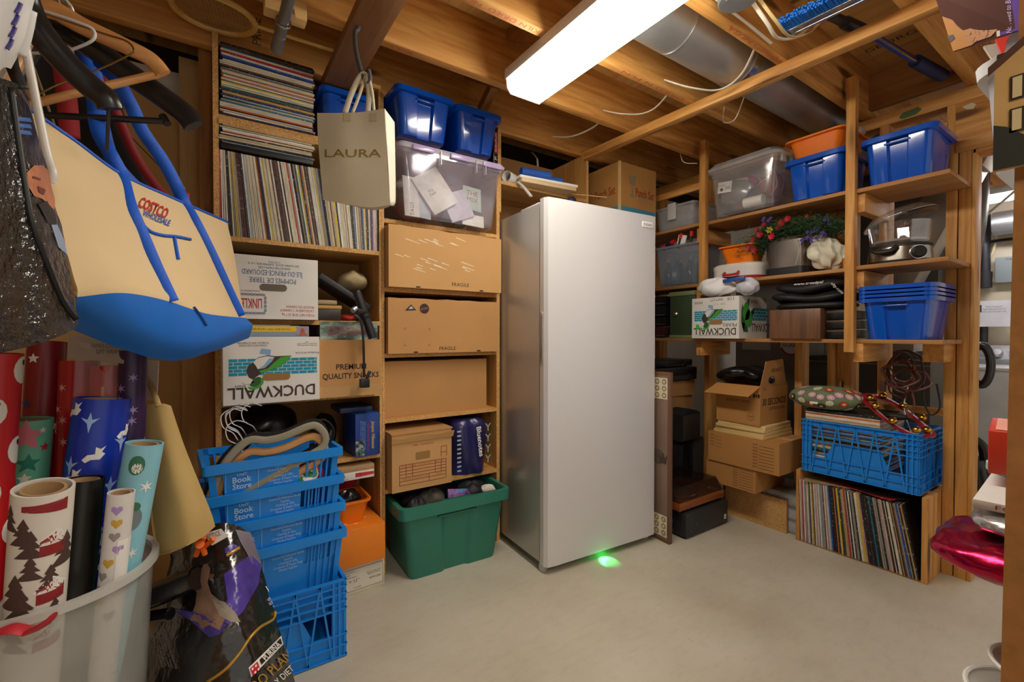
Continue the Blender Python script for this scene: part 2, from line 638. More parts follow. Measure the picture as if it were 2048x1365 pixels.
bc2 = thing('bookcase', 'wooden bookcase of brown boxes beside the white freezer', 'bookcase', (.95, FY, 0))
P0 = -.95
panel('side_panel', .644 + P0, .655 + P0, 0, .33, 0, 2.15, bc2)
panel('side_panel', 1.243 + P0, 1.262 + P0, 0, .33, 0, 2.14, bc2)
MB().box(.644 + P0, 1.262 + P0, .33, .338, 0, 2.14).build('back_panel', BACKP, bc2)
for z in (1.936, 1.579, 1.272, .976, .682, .364):
    panel('shelf', .655 + P0, 1.243 + P0, 0, .33, z, z + .018, bc2)

# open cupboard above the freezer
bc3 = thing('wall_cupboard', 'open wooden wall cupboard above the freezer', 'cupboard', (1.58, 2.0, 1.72))
panel('side_panel', -.317, -.302, 0, .32, 0, .43, bc3)
panel('side_panel', .30, .318, 0, .32, 0, .436, bc3)
panel('panel_extension', .30, .318, 0, .04, .436, .46, bc3)
MB().box(.292, .326, -.002, .042, .46, .475).build('top_cap', pine('y'), bc3)
panel('shelf', -.302, .30, 0, .32, .147, .165, bc3)
MB().box(-.317, .318, .32, .33, 0, .436).build('back_panel', BACKP, bc3)

# boards leaning left of the records
b = MB().box(-.75, -.085, 2.33, 2.345, 0, 2.06).build('hardboard_sheet', plain('hardboard_brown', '#bb955d', .75, var=.07, vs=2.), loc=(-.42, 2.33, 0), world=True)
tag(b, 'wide brown hardboard sheet standing against the wall behind the hangers', 'board')
b = MB().box(-.087, -.02, 2.27, 2.29, 0, 2.2).build('upright_board', wood('pale_board', 'z', '#a98856', '#bc9a64', '#c7a66c', .7, knots=False), loc=(-.05, 2.27, 0), world=True)
tag(b, 'narrow tan upright board beside the hardboard sheet', 'board')
b = MB().box(-.02, .021, 2.10, 2.14, 0, 2.2).build('upright_stud', pine_dark('z'), loc=(0, 2.1, 0), world=True, bevel=.002)
tag(b, 'brown pine upright touching the left side of the record bookcase', 'board')

# ================================================================== freezer
FW = .70
fr_ = thing('freezer', 'tall white upright freezer with a smooth door and side handle', 'freezer', (1.243, 1.574, 0), math.radians(-3.4))
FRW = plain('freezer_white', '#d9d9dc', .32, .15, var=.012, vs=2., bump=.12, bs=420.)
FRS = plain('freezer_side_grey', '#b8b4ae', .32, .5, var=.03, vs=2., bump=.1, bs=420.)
FRG = plain('gasket_grey', '#6f6f70', .6)
mb = MB()
poly = [(0, .022), (.012, .004), (.06, 0), (FW - .06, 0), (FW - .012, .004), (FW, .022), (FW, .05), (0, .05)]
mb.loft([[V((x, y, z)) for x, y in poly] for z in (.035, 1.69)])
door = mb.build('door', FRW, fr_, smooth=True, ang=25)
MB().box(.006, FW - .006, .05, .058, .045, 1.68).build('door_gasket', FRG, fr_)
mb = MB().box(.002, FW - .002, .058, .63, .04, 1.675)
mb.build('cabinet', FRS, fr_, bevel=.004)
cbox('hinge_cover', plain('hinge_white', '#d9d9da', .4), fr_, .02, .11, .09, .25, 1.675, 1.69, .005)
cbox('hinge_cover', plain('hinge_white', '#d9d9da', .4), fr_, .02, .09, .045, .1, 1.675, 1.686, .004)
# recessed grip in the left door edge
FL = Fr((0, .036, 1.065), (0, -1, 0), (0, 0, 1))
h = MB()
h.prism(rrect(.018, .235, .009, 5), FL, .003)
hd = h.build('door_handle', plain('handle_chrome', '#c9c9cb', .25, .7), fr_, bevel=.001)
MB().prism(rrect(.008, .205, .004, 5), FL, .001, .003).build('grip_slot_shade', plain('grip_shadow', '#77777a', .5), hd)  # flat grey strip on the handle, the slot's shade painted as colour
FF = Fr((0, 0, 0), (1, 0, 0), (0, 0, 1))
bd = MB().prism(rrect(.072, .03, .003, 3, .625, 1.64), FF, .003).build('badge', plain('badge_silver', '#f0f0f2', .3), fr_, bevel=.0008)
text('FRIGIDAIRE', FF, .625, 1.641, .011, plain('grey_ink', '#55555a', .5), bd, w=.056, z=.0036)
for x, y in ((.02, .055), (FW - .03, .055), (.03, .6), (FW - .03, .6)):
    MB().lathe([(.017, 0), (.02, .006), (.02, .03), (.012, .042)], 14, (x, y, 0)).build('levelling_foot', plain('foot_grey', '#b5b5b2', .5), fr_, smooth=True)
# green status lamp under the door
ld = MB().box(.34, .37, .03, .045, .028, .036).build('status_lamp', emit('green_led', '#2cff5a', 6.0), fr_)
lg = bpy.data.lights.new('green_status_light', 'SPOT'); lg.energy = .55; lg.color = (.05, 1, .2); lg.spot_size = math.radians(100); lg.shadow_soft_size = .005
lo = bpy.data.objects.new('green_status_light', lg); COL.objects.link(lo); lo.parent = fr_
lo.location = (.335, .0, .03); lo.rotation_euler = (math.radians(-25), 0, 0)

# ================================================================== open stud wall on the right
wr = thing('wall_right', 'open pine stud wall with a doorway to the laundry', None); tag(wr, kind='structure')
SX0, SX1 = 2.752, 2.84
for y0, y1, z1 in ((.521, .562, 2.1), (.566, .604, 2.1), (.812, .848, 2.1), (.952, .99, 2.1), (.992, 1.028, 2.06), (1.03, 1.066, 2.1), (1.19, 1.228, 2.1), (1.75, 1.788, 2.1), (2.15, 2.188, 2.1)):
    MB().box(SX0 + (.02 if y0 == .992 else 0), SX1, y0, y1, .835 if y0 == .992 else (.735 if .7 < y0 < 1.1 else 0), z1).build('stud', pine('z'), wr, bevel=.002)
MB().box(SX0, SX1, -1.5, 2.4, 2.1, 2.158).build('top_plate', pine('y'), wr, bevel=.002)
MB().box(SX0 - .004, SX0 + .034, -1.5, .575, 1.88, 2.1).build('header', pine('y'), wr, bevel=.002)
MB().box(SX0 + .04, SX1, -1.5, .565, 1.9, 2.1).build('header', pine('y'), wr)
MB().box(SX0 - .004, SX1 + .01, .508, .5205, 0, 1.88).build('door_jamb', pine('z'), wr, bevel=.002)
MB().box(SX0 - .004, SX1 + .01, -1.5, .519, 1.862, 1.88).build('door_jamb', pine('y'), wr, bevel=.002)
MB().box(2.818, SX1, .604, 1.19, .703, .735).build('nogging', pine('y'), wr)
MB().box(SX0, SX1, .6, .815, 1.99, 2.03).build('nogging', pine('y'), wr)
decal('paint_smear', [(.0, 0), (.05, .003), (.07, .02), (.055, .035), (.0, .03), (-.015, .012)], Fr((SX0, .76, 2.105), (0, -1, 0), (0, 0, 1)), plain('green_paint', '#51683f', .8), wr)
decal('plaster_smear', [(0, 0), (.02, -.006), (.03, .01), (.015, .022), (-.015, .016)], Fr((SX0 - .004, .54, 2.06), (0, -1, 0), (0, 0, 1)), plain('plaster', '#c9bfa4', .9), wr)

# ---- shelving hung between the posts and the studs
ws = thing('storage_shelving', 'home-made pine shelving on two posts along the stud wall', 'shelving', (2.6, 1.2, 1.0))
O = V((2.6, 1.2, 1.0))


def wpart(nm, m, x0, x1, y0, y1, z0, z1, bevel=.0015):
    return MB().box(x0, x1, y0, y1, z0, z1).build(nm, m, ws, world=True, bevel=bevel)


SH = lambda a: wood('shelf_ply', a, '#8e5f2e', '#a97640', '#b78550', .65, knots=False)
wpart('post', pine('z'), 2.41, 2.448, .832, .868, 1.0, 2.24)
wpart('post', pine('z'), 2.41, 2.448, 1.568, 1.606, 1.31, 2.215)
wpart('post', pine('z'), 2.41, 2.448, 1.965, 2.0, 1.0, 2.11)
for y0, y1, z in ((.515, .85, 1.735), (.85, 1.58, 1.745), (1.58, 2.2, 1.75), (.515, .85, 1.39), (.85, 1.58, 1.388), (1.58, 2.2, 1.386), (.54, 2.2, 1.058)):
    wpart('shelf', SH('y'), 2.43 if y1 < .86 else 2.449, 2.748, max(y0 + .001, .5225), y1 - .001, z - .018, z)
for y0, y1 in ((.81, .848), (1.607, 1.645)):
    for z in (1.735, 1.388, 1.058):
        wpart('shelf_arm', pine('x'), 2.449, 2.75, y0 - .004 if y0 < 1 else y0, y1 - .004 if y0 < 1 else y1, z - .018 - .085, z - .019)
wpart('shelf_arm', pine('x'), 2.6, 2.75, .57, .64, .96, 1.038)
wpart('nail_strip', pine('y'), 2.448, 2.47, 1.61, 2.19, 1.95, 1.99)

# ================================================================== laundry beyond
LW = plain('cream_wall', '#d9cdb4', .8, var=.07, vs=1.5, bump=.2, bs=30.)
tag(MB().box(5.02, 5.12, -1.6, 2.42, 0, 2.158).build('wall_far', LW), 'cream painted wall of the laundry', kind='structure')
FL_ = plain('laundry_lamp_body', '#d5d5d2', .5)
ll = thing('strip_light', 'twin-tube fluorescent strip light in the laundry', 'strip light', (4.4, .55, 1.99))
cbox('housing', FL_, ll, -.08, .08, -.6, .28, .02, .07)
for x in (-.045, .045):
    MB().tube([(x, -.58, 0), (x, .27, 0)], .016, 12).build('tube', emit('tube_glow', '#fdfbff', 20.0), ll, smooth=True)
MB().tube([(0, 0, .07), (0, 0, .4)], .006, 6).build('hanging_rod', STEEL, ll)
MB().tube([(0, .2, .07), (0, .2, .4)], .006, 6).build('hanging_rod', STEEL, ll)
DARKM = plain('dark_sheet_metal', '#55524d', .42, .75, var=.15, vs=3.)
SHEET = plain('sheet_metal', '#9a958c', .4, .8, var=.14, vs=4.)
p = thing('furnace_plenum', 'dark sheet-metal furnace plenum behind the steamer', 'furnace', (3.9, 1.2, 0))
cbox('plenum', DARKM, p, -.2, .3, -.36, .32, 1.32, 2.156, .004)
cbox('cabinet', plain('furnace_cabinet', '#4b4741', .5, .3, var=.1), p, -.5, .3, -.4, .3, 0, .93, .006)
cbox('painted_shine_strip', plain('cabinet_shine', '#8b8a86', .3, .8), p, -.503, -.499, -.4, .3, .895, .905, 0)  # bright strip paints the light reflected near the cabinet top
cbox('flue_box', SHEET, p, -.2, .1, -.3, .0, .93, 1.318, .004)
MB().tube([(-.38, .13, .94), (-.38, .13, 2.38)], .05, 18).build('foil_flue', plain('crinkled_foil', '#c5c5c2', .22, 1.0, bump=1.0, bs=45.), p, smooth=True)
p = thing('water_heater', 'grey water heater with a round badge behind the shelving', 'heater', (3.85, 1.8, 0))
GREYH = plain('heater_grey', '#8d8a84', .55)
cbox('cabinet', GREYH, p, -.25, .25, -.26, .26, 0, 1.5, .01)
FB = Fr((-.251, -.17, 1.0), (0, -1, 0), (0, 0, 1))
bd = decal('badge_ring', circ(.075, 24), FB, plain('badge_red', '#b7352c', .5), p)
decal('badge_disc', circ(.064, 24), FB, WHITE, bd, z=.0012)
decal('badge_band', [(-.075, -.02), (.075, -.02), (.075, .02), (-.075, .02)], FB, plain('badge_white', '#e9e9e6', .5), bd, z=.002)
text('GUARD', FB, 0, 0, .024, BLACK, bd, w=.12, z=.003)
MB().box(-.256, -.25, -.02, .2, .96, 1.03).build('label_plate', plain('plate_pale', '#c9c6be', .5), p)
# slanted duct
p = thing('slanted_duct', 'slanted rectangular sheet-metal duct with a taped end behind the studs', 'duct', (3.5, .85, 1.2))
MB().bar((3.48, .98, 1.36), (3.48, .665, 2.06), .17, .17, up=(1, 0, 0)).build('duct_run', SHEET, p, world=True, bevel=.004)
MB().bar((3.44, .685, 2.0), (3.44, .62, 2.14), .2, .2, up=(1, 0, 0)).build('taped_collar', plain('taped_collar', '#b5a795', .55, .2, bump=.4), p, world=True, bevel=.004)
cbox('duct_boot', SHEET, p, -.12, .1, .02, .22, -.22, .17, .004)
p = MB().tube(smoothpts([(3.95, .73, 2.15), (3.95, .72, 1.95), (3.95, .73, 1.76), (3.95, .75, 1.6), (3.95, .76, 1.3)]), .05, 16).build('flue_pipe', plain('flue_grey', '#6c6964', .35, .8, bump=.3, bs=18.), loc=(3.95, .76, 1.3), world=True, smooth=True)
tag(p, 'curved dark flue pipe just inside the laundry doorway', 'pipe')
p = thing('drain_pipe', 'black plastic drain pipe on the cream laundry wall', 'pipe', (4.96, .87, 1.0))
ABS = plain('black_abs', '#26252a', .4)
MB().tube([(0, 0, .02), (0, 0, .3)], .032, 14).build('lower_run', ABS, p, smooth=True)
MB().tube([(0, -.005, .5), (0, .0, 1.0)], .036, 14).build('upper_run', ABS, p, smooth=True)
MB().tube([(0, 0, .44), (0, 0, .56)], .05, 14).build('hub', ABS, p, smooth=True)
MB().tube(smoothpts([(0, .3, .72), (0, .1, .76), (0, -.1, .79), (0, -.5, .77)]), .012, 8).build('side_hose', ABS, p, smooth=True)
p = MB().tube([(4.85, -.3, 1.9), (4.85, .8, 1.9)], .085, 20).build('silver_pipe', GALV, loc=(4.85, .3, 1.82), world=True, smooth=True)
tag(p, 'silver duct along the top of the laundry wall', 'duct')
p = MB().tube(smoothpts([(4.25, .8, 1.87), (4.25, .75, 1.86), (4.2, .68, 1.9), (4.2, .55, 2.02), (4.2, .3, 2.16)]), .008, 8).build('loose_cable', WIRE, loc=(4.2, .6, 1.86), world=True, smooth=True)
tag(p, 'white cable looping below the laundry strip light', 'cable')
p = thing('switch_box', 'grey electrical switch box on the laundry wall', 'switch box', (5.018, .72, 1.47))
cbox('box', plain('switch_grey', '#98a3a3', .5), p, -.07, 0, -.16, .085, 0, .19, .004)
FB = Fr((-.071, -.03, .1), (0, -1, 0), (0, 0, 1))
decal('sticker', [(-.02, -.035), (.09, -.035), (.09, .045), (-.02, .045)], FB, BLACK, p)
decal('sticker_blue', [(.0, .0), (.09, .0), (.09, .03), (.0, .03)], FB, plain('sticker_blue', '#2b6fc9', .4), p, z=.001)
text('FURNACE DISC', FB, 0, .07, .012, BLACK, p)
MB().tube(smoothpts([(-.03, .085, .02), (-.03, .14, .04), (-.03, .16, .14), (-.03, .1, .26), (-.03, .09, .5)]), .009, 8).build('supply_cable', plain('old_cable', '#d8caa2', .5), p, smooth=True)
p = MB().box(4.9, 4.903, .70, 1.0, 1.14, 1.335).build('instruction_sheet', plain('paper', '#f1f0f3', .6), loc=(4.9, .88, 1.14), world=True)
tag(p, 'white printed instruction sheet hanging above the washer', 'paper')
FB = Fr((4.8995, .9, 1.28), (0, -1, 0), (0, 0, 1))
decal('picture', [(-.06, -.03), (.035, -.03), (.035, .025), (-.06, .025)], Fr((-.0005, .02, .14), (0, -1, 0), (0, 0, 1)), plain('dark_print', '#3a3a3c', .6), p)
decal('picture_disc', circ(.022, 16, -.012, -.002), Fr((-.0005, .02, .14), (0, -1, 0), (0, 0, 1)), WHITE, p, z=.001)
text('Wash instructions\nload evenly and close lid\nselect cycle and water level', Fr((-.0005, -.08, .13), (0, -1, 0), (0, 0, 1)), 0, 0, .05, plain('pale_ink', '#9a9aa2', .6), p, w=.13)
p = MB().tube([(5.02, .66, 1.13), (4.9, .66, 1.13)], .014, 10).build('copper_stub', plain('copper', '#a85f48', .35, .8), loc=(5.0, .66, 1.13), world=True, smooth=True)
tag(p, 'short copper pipe stub on the laundry wall', 'pipe')
p = thing('washing_machine', 'white top-loading washing machine with a grey control panel', 'washing machine', (4.62, .72, 0))
WM = plain('washer_white', '#dfe0e1', .35)
cbox('body', WM, p, -.32, .33, -.34, .34, .02, .84, .012)
cbox('lid', WM, p, -.33, .15, -.33, .33, .84, .862, .006)
cbox('rear_deck', plain('deck_grey', '#9ea2a5', .3, .3), p, .15, .2, -.33, .33, .84, .9, .004)
mb = MB().loft([[V((.17, y, .862)), V((.33, y, .862)), V((.33, y, 1.0)), V((.27, y, 1.0))] for y in (-.34, .34)])
cp = mb.build('control_panel', plain('panel_grey', '#b3b6b8', .35, .3), p, bevel=.004)
FB = Fr((.218, .05, .935), (0, -1, 0), (.1 / .171, 0, .138 / .171))
MB().lathe([(.034, 0), (.034, .012), (.026, .03), (.0, .03)], 24, M=FB.mat()).build('cycle_dial', STEEL, cp, smooth=True)
for yy in (-.06, .06):
    text('Normal\nHeavy\nBulky', FB, yy * 1.3, 0, .05, plain('pale_ink2', '#6d7074', .6), cp)
decal('display', [(.16, .01), (.24, .01), (.24, .03), (.16, .03)], FB, BLACK, cp)
decal('warning_label', [(-.06, .0), (.06, 0), (.06, .06), (-.06, .06)], Fr((-.322, .12, .7), (0, -1, 0), (0, 0, 1)), plain('tan_label', '#c9bb98', .6), p)
p = thing('carpet_cleaner', 'black and grey carpet cleaner standing by the laundry doorway', 'vacuum', (3.3, .62, 0))
VB = plain('vacuum_black', '#1c1c1e', .45); VG = plain('vacuum_grey', '#6a6660', .4)
mb = MB().loft([[V((x * s, y * s, z)) for x, y in rrect(.24, .2, .05)] for s, z in ((1, .02), (1, .18), (.9, .32), (.6, .44))])
mb.build('tank', VB, p, smooth=True)
MB().tube(smoothpts([(-.1, -.1, .42), (-.13, -.12, .3), (-.13, -.12, .15), (-.13, -.12, .04)]), .022, 8).build('front_trim', VG, p, smooth=True)
MB().tube(smoothpts([(0, .06, .43), (0, .06, .5), (0, .0, .54), (0, -.05, .5), (0, -.06, .42)]), .022, 10).build('carry_handle', VB, p, smooth=True)
p = MB().bar((2.96, .575, .001), (2.96, .555, 1.24), .03, .012).build('folded_board', plain('board_red', '#9d4a46', .5), loc=(2.95, .56, 0), world=True)
tag(p, 'narrow grey-red folded board just behind the doorway stud', 'board')
# coil of hose and hanging cords
p = thing('hose_coil', 'black coil of hose hanging on the doorway stud', 'hose', (2.9, .515, .94))
for k, (a, b, r) in enumerate(((.032, .09, .011), (.027, .08, .01), (.036, .098, .01))):
    MB().tube([(k * .014, a * math.cos(t), b * math.sin(t)) for t in [j * PI / 12 for j in range(24)]], r, 8, closed=True).build('loop', plain('black_rubber', '#17171a', .42), p, smooth=True)
MB().tube([(-.06, .01, .1), (.05, .0, .1)], .006, 6).build('nail', STEEL, p)
p = thing('extension_cord', 'tangled brown extension cord hanging under the lowest shelf', 'cord', (2.665, .712, .9))
BR = plain('brown_cord', '#5d3226', .45)
rr = random.Random(5)
for k in range(7):
    cy = rr.uniform(-.03, .03); rz = rr.uniform(.05, .12); ry = rr.uniform(.04, .07); x = rr.uniform(-.03, .03); cz = rr.uniform(-.04, .02)
    MB().tube([(x + .012 * math.sin(3 * t + k), cy + ry * math.cos(t) + .006 * math.sin(5 * t), cz + rz * math.sin(t)) for t in [j * PI / 14 for j in range(28)]], .0045, 6, closed=True).build('cord_loop', BR, p, smooth=True)
MB().tube(smoothpts([(0, -.02, -.08), (.0, -.03, -.14), (-.02, -.02, -.2), (0, .0, -.16)]), .0045, 6).build('cord_tail', BR, p, smooth=True)
cbox('plug', plain('plug_brown', '#4a2a20', .5), p, -.03, -.005, .07, .09, -.09, -.04, .003)
MB().tube([(0, 0, .06), (.07, 0, .06)], .006, 6).build('hook', STEEL, p)
MB().tube(smoothpts([(2.7, .66, .86), (2.69, .655, .78), (2.69, .63, .72), (2.69, .6, .76), (2.7, .615, .86)]), .004, 6).build('black_lead', BLACK, p, world=True, smooth=True)
MB().tube(smoothpts([(2.71, .70, .9), (2.71, .73, .75), (2.71, .7, .62), (2.71, .66, .58)]), .0025, 6).build('white_lead', WIRE, p, world=True, smooth=True)

# ================================================================== builders shared by many things
KRAFT = plain('cardboard', '#b98a55', .8, var=.05, vs=5., bump=.12, bs=90.)
KRAFT2 = plain('cardboard_pale', '#c29660', .8, var=.06, vs=4., bump=.15, bs=70.)
WCARD = plain('white_cardboard', '#dcdad6', .7, var=.06, vs=6., bump=.2, bs=40.)
BLUE = plain('blue_plastic', '#0a52c0', .14, var=.04, coat=.35)
SKY = plain('sky_blue_plastic', '#1585e0', .34, var=.05)
ORANGE = plain('orange_plastic', '#ef7a14', .35)
GREENP = plain('green_plastic', '#2b7a68', .4, var=.05)
TAPE = plain('packing_tape', '#d3b27a', .15)
R90 = -PI / 2          # turns a front that faces -Y to face -X (the shelving on the right)


def ordn(n):
    return '%d%s' % (n, 'th' if 10 <= n % 100 <= 20 else {1: 'st', 2: 'nd', 3: 'rd'}.get(n % 10, 'th'))


def ring_poly(w, d, r, rec=0., c=(.3, .7), n=4):
    """Rounded rectangle (counter-clockwise) with a shallow recessed panel in the front and back sides."""
    p = rrect(w, d, r, n)
    if not rec: return p
    out = []
    for i, a in enumerate(p):
        out.append(a)
        b = p[(i + 1) % len(p)]
        if abs(a[1] - b[1]) < 1e-6 and abs(a[0] - b[0]) > w * .3:
            s = -1 if a[1] > 0 else 1
            f = lambda t: a[0] + (b[0] - a[0]) * t
            e = .025
            out += [(f(c[0] - e), a[1]), (f(c[0] + e), a[1] + s * rec), (f(c[1] - e), a[1] + s * rec), (f(c[1] + e), a[1])]
    return out


def tote(name, label, cat, loc, rotz, w, d, h, mat, taper=.86, rec=.015, rim=.016, rimh=.022, r=.03, group=None, wall=.004, tilt=None, lips=True, c=(.3, .7)):
    t = thing(name, label, cat, loc, rotz, group, rot=tilt)
    rings = []
    for k, z in ((taper - .02, 0.), (taper, .012), (1, h)):
        rings.append([V((x, y, z)) for x, y in ring_poly(w * k, d * k, r, rec, c)])
    wi = 1 - wall * 2 / w
    for k, z in ((wi, h), (taper * wi, .018)):
        rings.append([V((x, y, z)) for x, y in ring_poly(w * k, d * k, r, rec, c)])
    MB().loft(rings).build('body', mat, t, smooth=True, ang=30)
    pr = [(0, h - rimh), (rim, h - rimh), (rim, h), (-.002, h)]
    rr = [[V((x * (1 + 2 * o / w), y * (1 + 2 * o / d), z)) for x, y in rrect(w, d, r, 5)] for o, z in pr]
    MB().loft(rr + [rr[0]], False, False).build('rim', mat, t, smooth=True, ang=40)
    if rec and lips:
        for s in (-1, 1):
            MB().box(-w * .19, w * .19, s * (d / 2 - .002) - .006, s * (d / 2 - .002) + .006, h - rimh - .02, h - rimh - .013).build('grip_lip', mat, t, bevel=.002)
    return t


def carton(name, label, loc, rotz, w, d, h, mat, group=None, cat='box', wob=0., seam=True, rot=None):
    """Closed cardboard box, front at local -y; returns (thing, body, front frame with its origin bottom centre)."""
    t = thing(name, label, cat, loc, rotz, group, rot=rot)
    n = 10
    mb = MB()
    rg = random.Random(hash(label) & 255)
    tops = [h + (rg.uniform(-wob, wob) if 0 < i < n else 0) for i in range(n + 1)]
    fr = [V((-w / 2 + w * i / n, -d / 2, 0)) for i in range(n + 1)]
    ft = [V((-w / 2 + w * i / n, -d / 2, tops[i])) for i in range(n + 1)]
    bt = [V((-w / 2 + w * i / n, d / 2, h)) for i in range(n + 1)]
    bb = [V((-w / 2 + w * i / n, d / 2, 0)) for i in range(n + 1)]
    mb.add(fr + ft + bt + bb, [])
    m = n + 1
    fs = []
    for i in range(n):
        for k in range(4):
            a = k * m; b = ((k + 1) % 4) * m
            fs.append((a + i, a + i + 1, b + i + 1, b + i))
    fs += [(0, m, 2 * m, 3 * m), (n, 3 * m + n, 2 * m + n, m + n)]
    mb.f = [list(f) for f in fs]; mb.mi = [0] * len(fs)
    body = mb.build('carton_body', mat, t)
    if seam:
        MB().box(-w / 2 - .0005, w / 2 + .0005, -.025, .025, h - .0005, h + .0008).build('sealing_tape', TAPE, t)
    return t, body, Fr((0, -d / 2, 0), (1, 0, 0), (0, 0, 1))


def lattice_crate(name, label, loc, rotz, L, W, H, group=None):
    """Plastic stacking crate: ribs round the sides, zigzag braces, solid middle panel, open top."""
    t = thing(name, label, 'crate', loc, rotz, group)
    m = SKY
    MB().box(-L / 2 + .008, L / 2 - .008, -W / 2 + .008, W / 2 - .008, 0, .006).build('base', m, t)
    for s, (a, b) in enumerate((((-L / 2, -W / 2), (L / 2, -W / 2)), ((L / 2, -W / 2), (L / 2, W / 2)), ((L / 2, W / 2), (-L / 2, W / 2)), ((-L / 2, W / 2), (-L / 2, -W / 2)))):
        a = V((a[0], a[1], 0)); b = V((b[0], b[1], 0)); d = (b - a).normalized(); nn = V((d.y, -d.x, 0)); ln = (b - a).length
        fr = Fr(a, d, (0, 0, 1))
        q = lambda u, v, o=0.: fr.p(u * ln, v * H, o)
        rb = MB()
        for v in (.02, .16, .3, .62, .72, .82, .91, .985):
            rb.bar(q(.0, v, -.003), q(1., v, -.003), .011, .0045)
        rb.build('side_rib', m, t)
        zz = MB()
        k = 5 if ln > .4 else 3
        for i in range(k):
            u0 = .1 + .8 * i / k; u1 = .1 + .8 * (i + 1) / k; um = (u0 + u1) / 2
            zz.bar(q(u0, .02), q(um, .98), .006, .004); zz.bar(q(um, .98), q(u1, .02), .006, .004)
        for u in (.05, .09, .91, .95): zz.bar(q(u, .0), q(u, 1), .006, .004)
        zz.build('brace', m, t)
        pn = MB()
        pn.prism([(0, 0), (ln * .1, 0), (ln * .1, H), (0, H)], fr, -.003, -.006)
        pn.prism([(ln * .9, 0), (ln, 0), (ln, H), (ln * .9, H)], fr, -.003, -.006)
        pn.prism([(ln * .1, 0), (ln * .9, 0), (ln * .9, H * .3), (ln * .1, H * .3)], fr, -.003, -.006)
        pn.prism([(ln * .22, H * .3), (ln * .78, H * .3), (ln * .7, H * .62), (ln * .3, H * .62)], fr, -.003, -.006)
        pn.prism([(ln * .1, H * .9), (ln * .9, H * .9), (ln * .9, H), (ln * .1, H)], fr, -.003, -.006)
        pn.build('side_panel', m, t)
    return t


# ---- record sleeves
def sleeve_mat():
    t = NT('record_sleeve')
    oi = t.n('ShaderNodeObjectInfo')
    mp = t.coords((55, 55, 55))
    nz = t.n('ShaderNodeTexNoise', i_Scale=2.2, i_Detail=2.0)
    t.l(mp, 0, nz, 0)
    r = t.ramp([(.63, 0.0), (.69, .34)])
    t.l(nz, 0, r, 0)
    inv = t.n('ShaderNodeInvert')
    t.l(oi, 'Color', inv, 1)
    mx = t.n('ShaderNodeMix', data_type='RGBA')
    t.l(r, 0, mx, 0); t.l(oi, 'Color', mx, 6); t.l(inv, 0, mx, 7)
    mp2 = t.coords((9, 9, 9))
    n2 = t.n('ShaderNodeTexNoise', i_Scale=2.0, i_Detail=4.0)
    t.l(mp2, 0, n2, 0)
    r2 = t.ramp([(.3, .72), (.6, 1.0)])
    t.l(n2, 0, r2, 0)
    m2 = t.n('ShaderNodeMix', data_type='RGBA', blend_type='MULTIPLY', i_0=1.0)
    t.l(mx, 2, m2, 6); t.l(r2, 0, m2, 7)
    t.l(m2, 2, t.b, 'Base Color')
    t.b.inputs['Roughness'].default_value = .45
    return t.m


SLEEVE = sleeve_mat()
SLV = {'cream': '#d5cbb0', 'white': '#dedad0', 'grey': '#98928a', 'black': '#1b1919', 'dark brown': '#3a2820', 'brown': '#6e4a35', 'maroon': '#4e1c22', 'red': '#b0232a',
       'orange': '#cf6a2c', 'yellow': '#d8bf1e', 'tan': '#b89a6b', 'green': '#2c5a45', 'teal': '#1d6f8c', 'blue': '#1f4fa0', 'navy': '#202a55', 'pale blue': '#8fa9c4', 'purple': '#4b2d6e', 'pink': '#c58f98'}
MIX = ['cream'] * 8 + ['white'] * 9 + ['grey'] * 5 + ['black'] * 9 + ['dark brown'] * 5 + ['brown'] * 3 + ['maroon'] * 2 + ['red', 'orange', 'yellow', 'tan', 'tan', 'tan', 'green', 'teal', 'blue', 'navy', 'navy', 'pale blue', 'purple', 'pink']
_proto = {}


def sleeve(t):
    """One sleeve lying flat: 0.315 square, t thick, spine at local -y, origin at the middle of its underside."""
    k = round(t * 1000)
    if k not in _proto:
        mb = MB().box(-.1575, .1575, -.1575, .1575, 0, t * .96)
        mb.cur = 0
        o = mb.build('record_sleeve', SLEEVE)
        _proto[k] = o.data
        return o
    o = bpy.data.objects.new('record_sleeve', _proto[k])
    COL.objects.link(o)
    return o


def place_sleeve(M, t, col, label, group):
    o = sleeve(t)
    o.matrix_world = M
    o.rotation_mode = 'XYZ'
    c = lin(SLV[col])
    j = random.uniform(.85, 1.1)
    o.color = (min(1, c[0] * j), min(1, c[1] * j), min(1, c[2] * j), 1)
    place_sleeve.last = o
    return tag(o, label, 'record', group)


def stack_flat(x, y, z0, z1, rotz, where, group, cols=None, jit=.006, tmin=.0035, tmax=.0062):
    z = z0; n = 0; todo = []
    while True:
        t = random.uniform(tmin, tmax)
        t = max(3, round(t * 1000)) / 1000
        if z + t > z1: break
        todo.append((z, t)); z += t
    for i, (zz, t) in enumerate(todo):
        top = len(todo) - i
        c = (cols or {}).get(top) or random.choice(MIX)
        M = Matrix.Translation((x + random.uniform(-jit, jit), y + random.uniform(-jit, jit), zz)) @ Matrix.Rotation(rotz + random.uniform(-.02, .02), 4, 'Z')
        place_sleeve(M, t, c, '%s record sleeve, %s from the top %s' % (c, ordn(top), where), group)
    return z


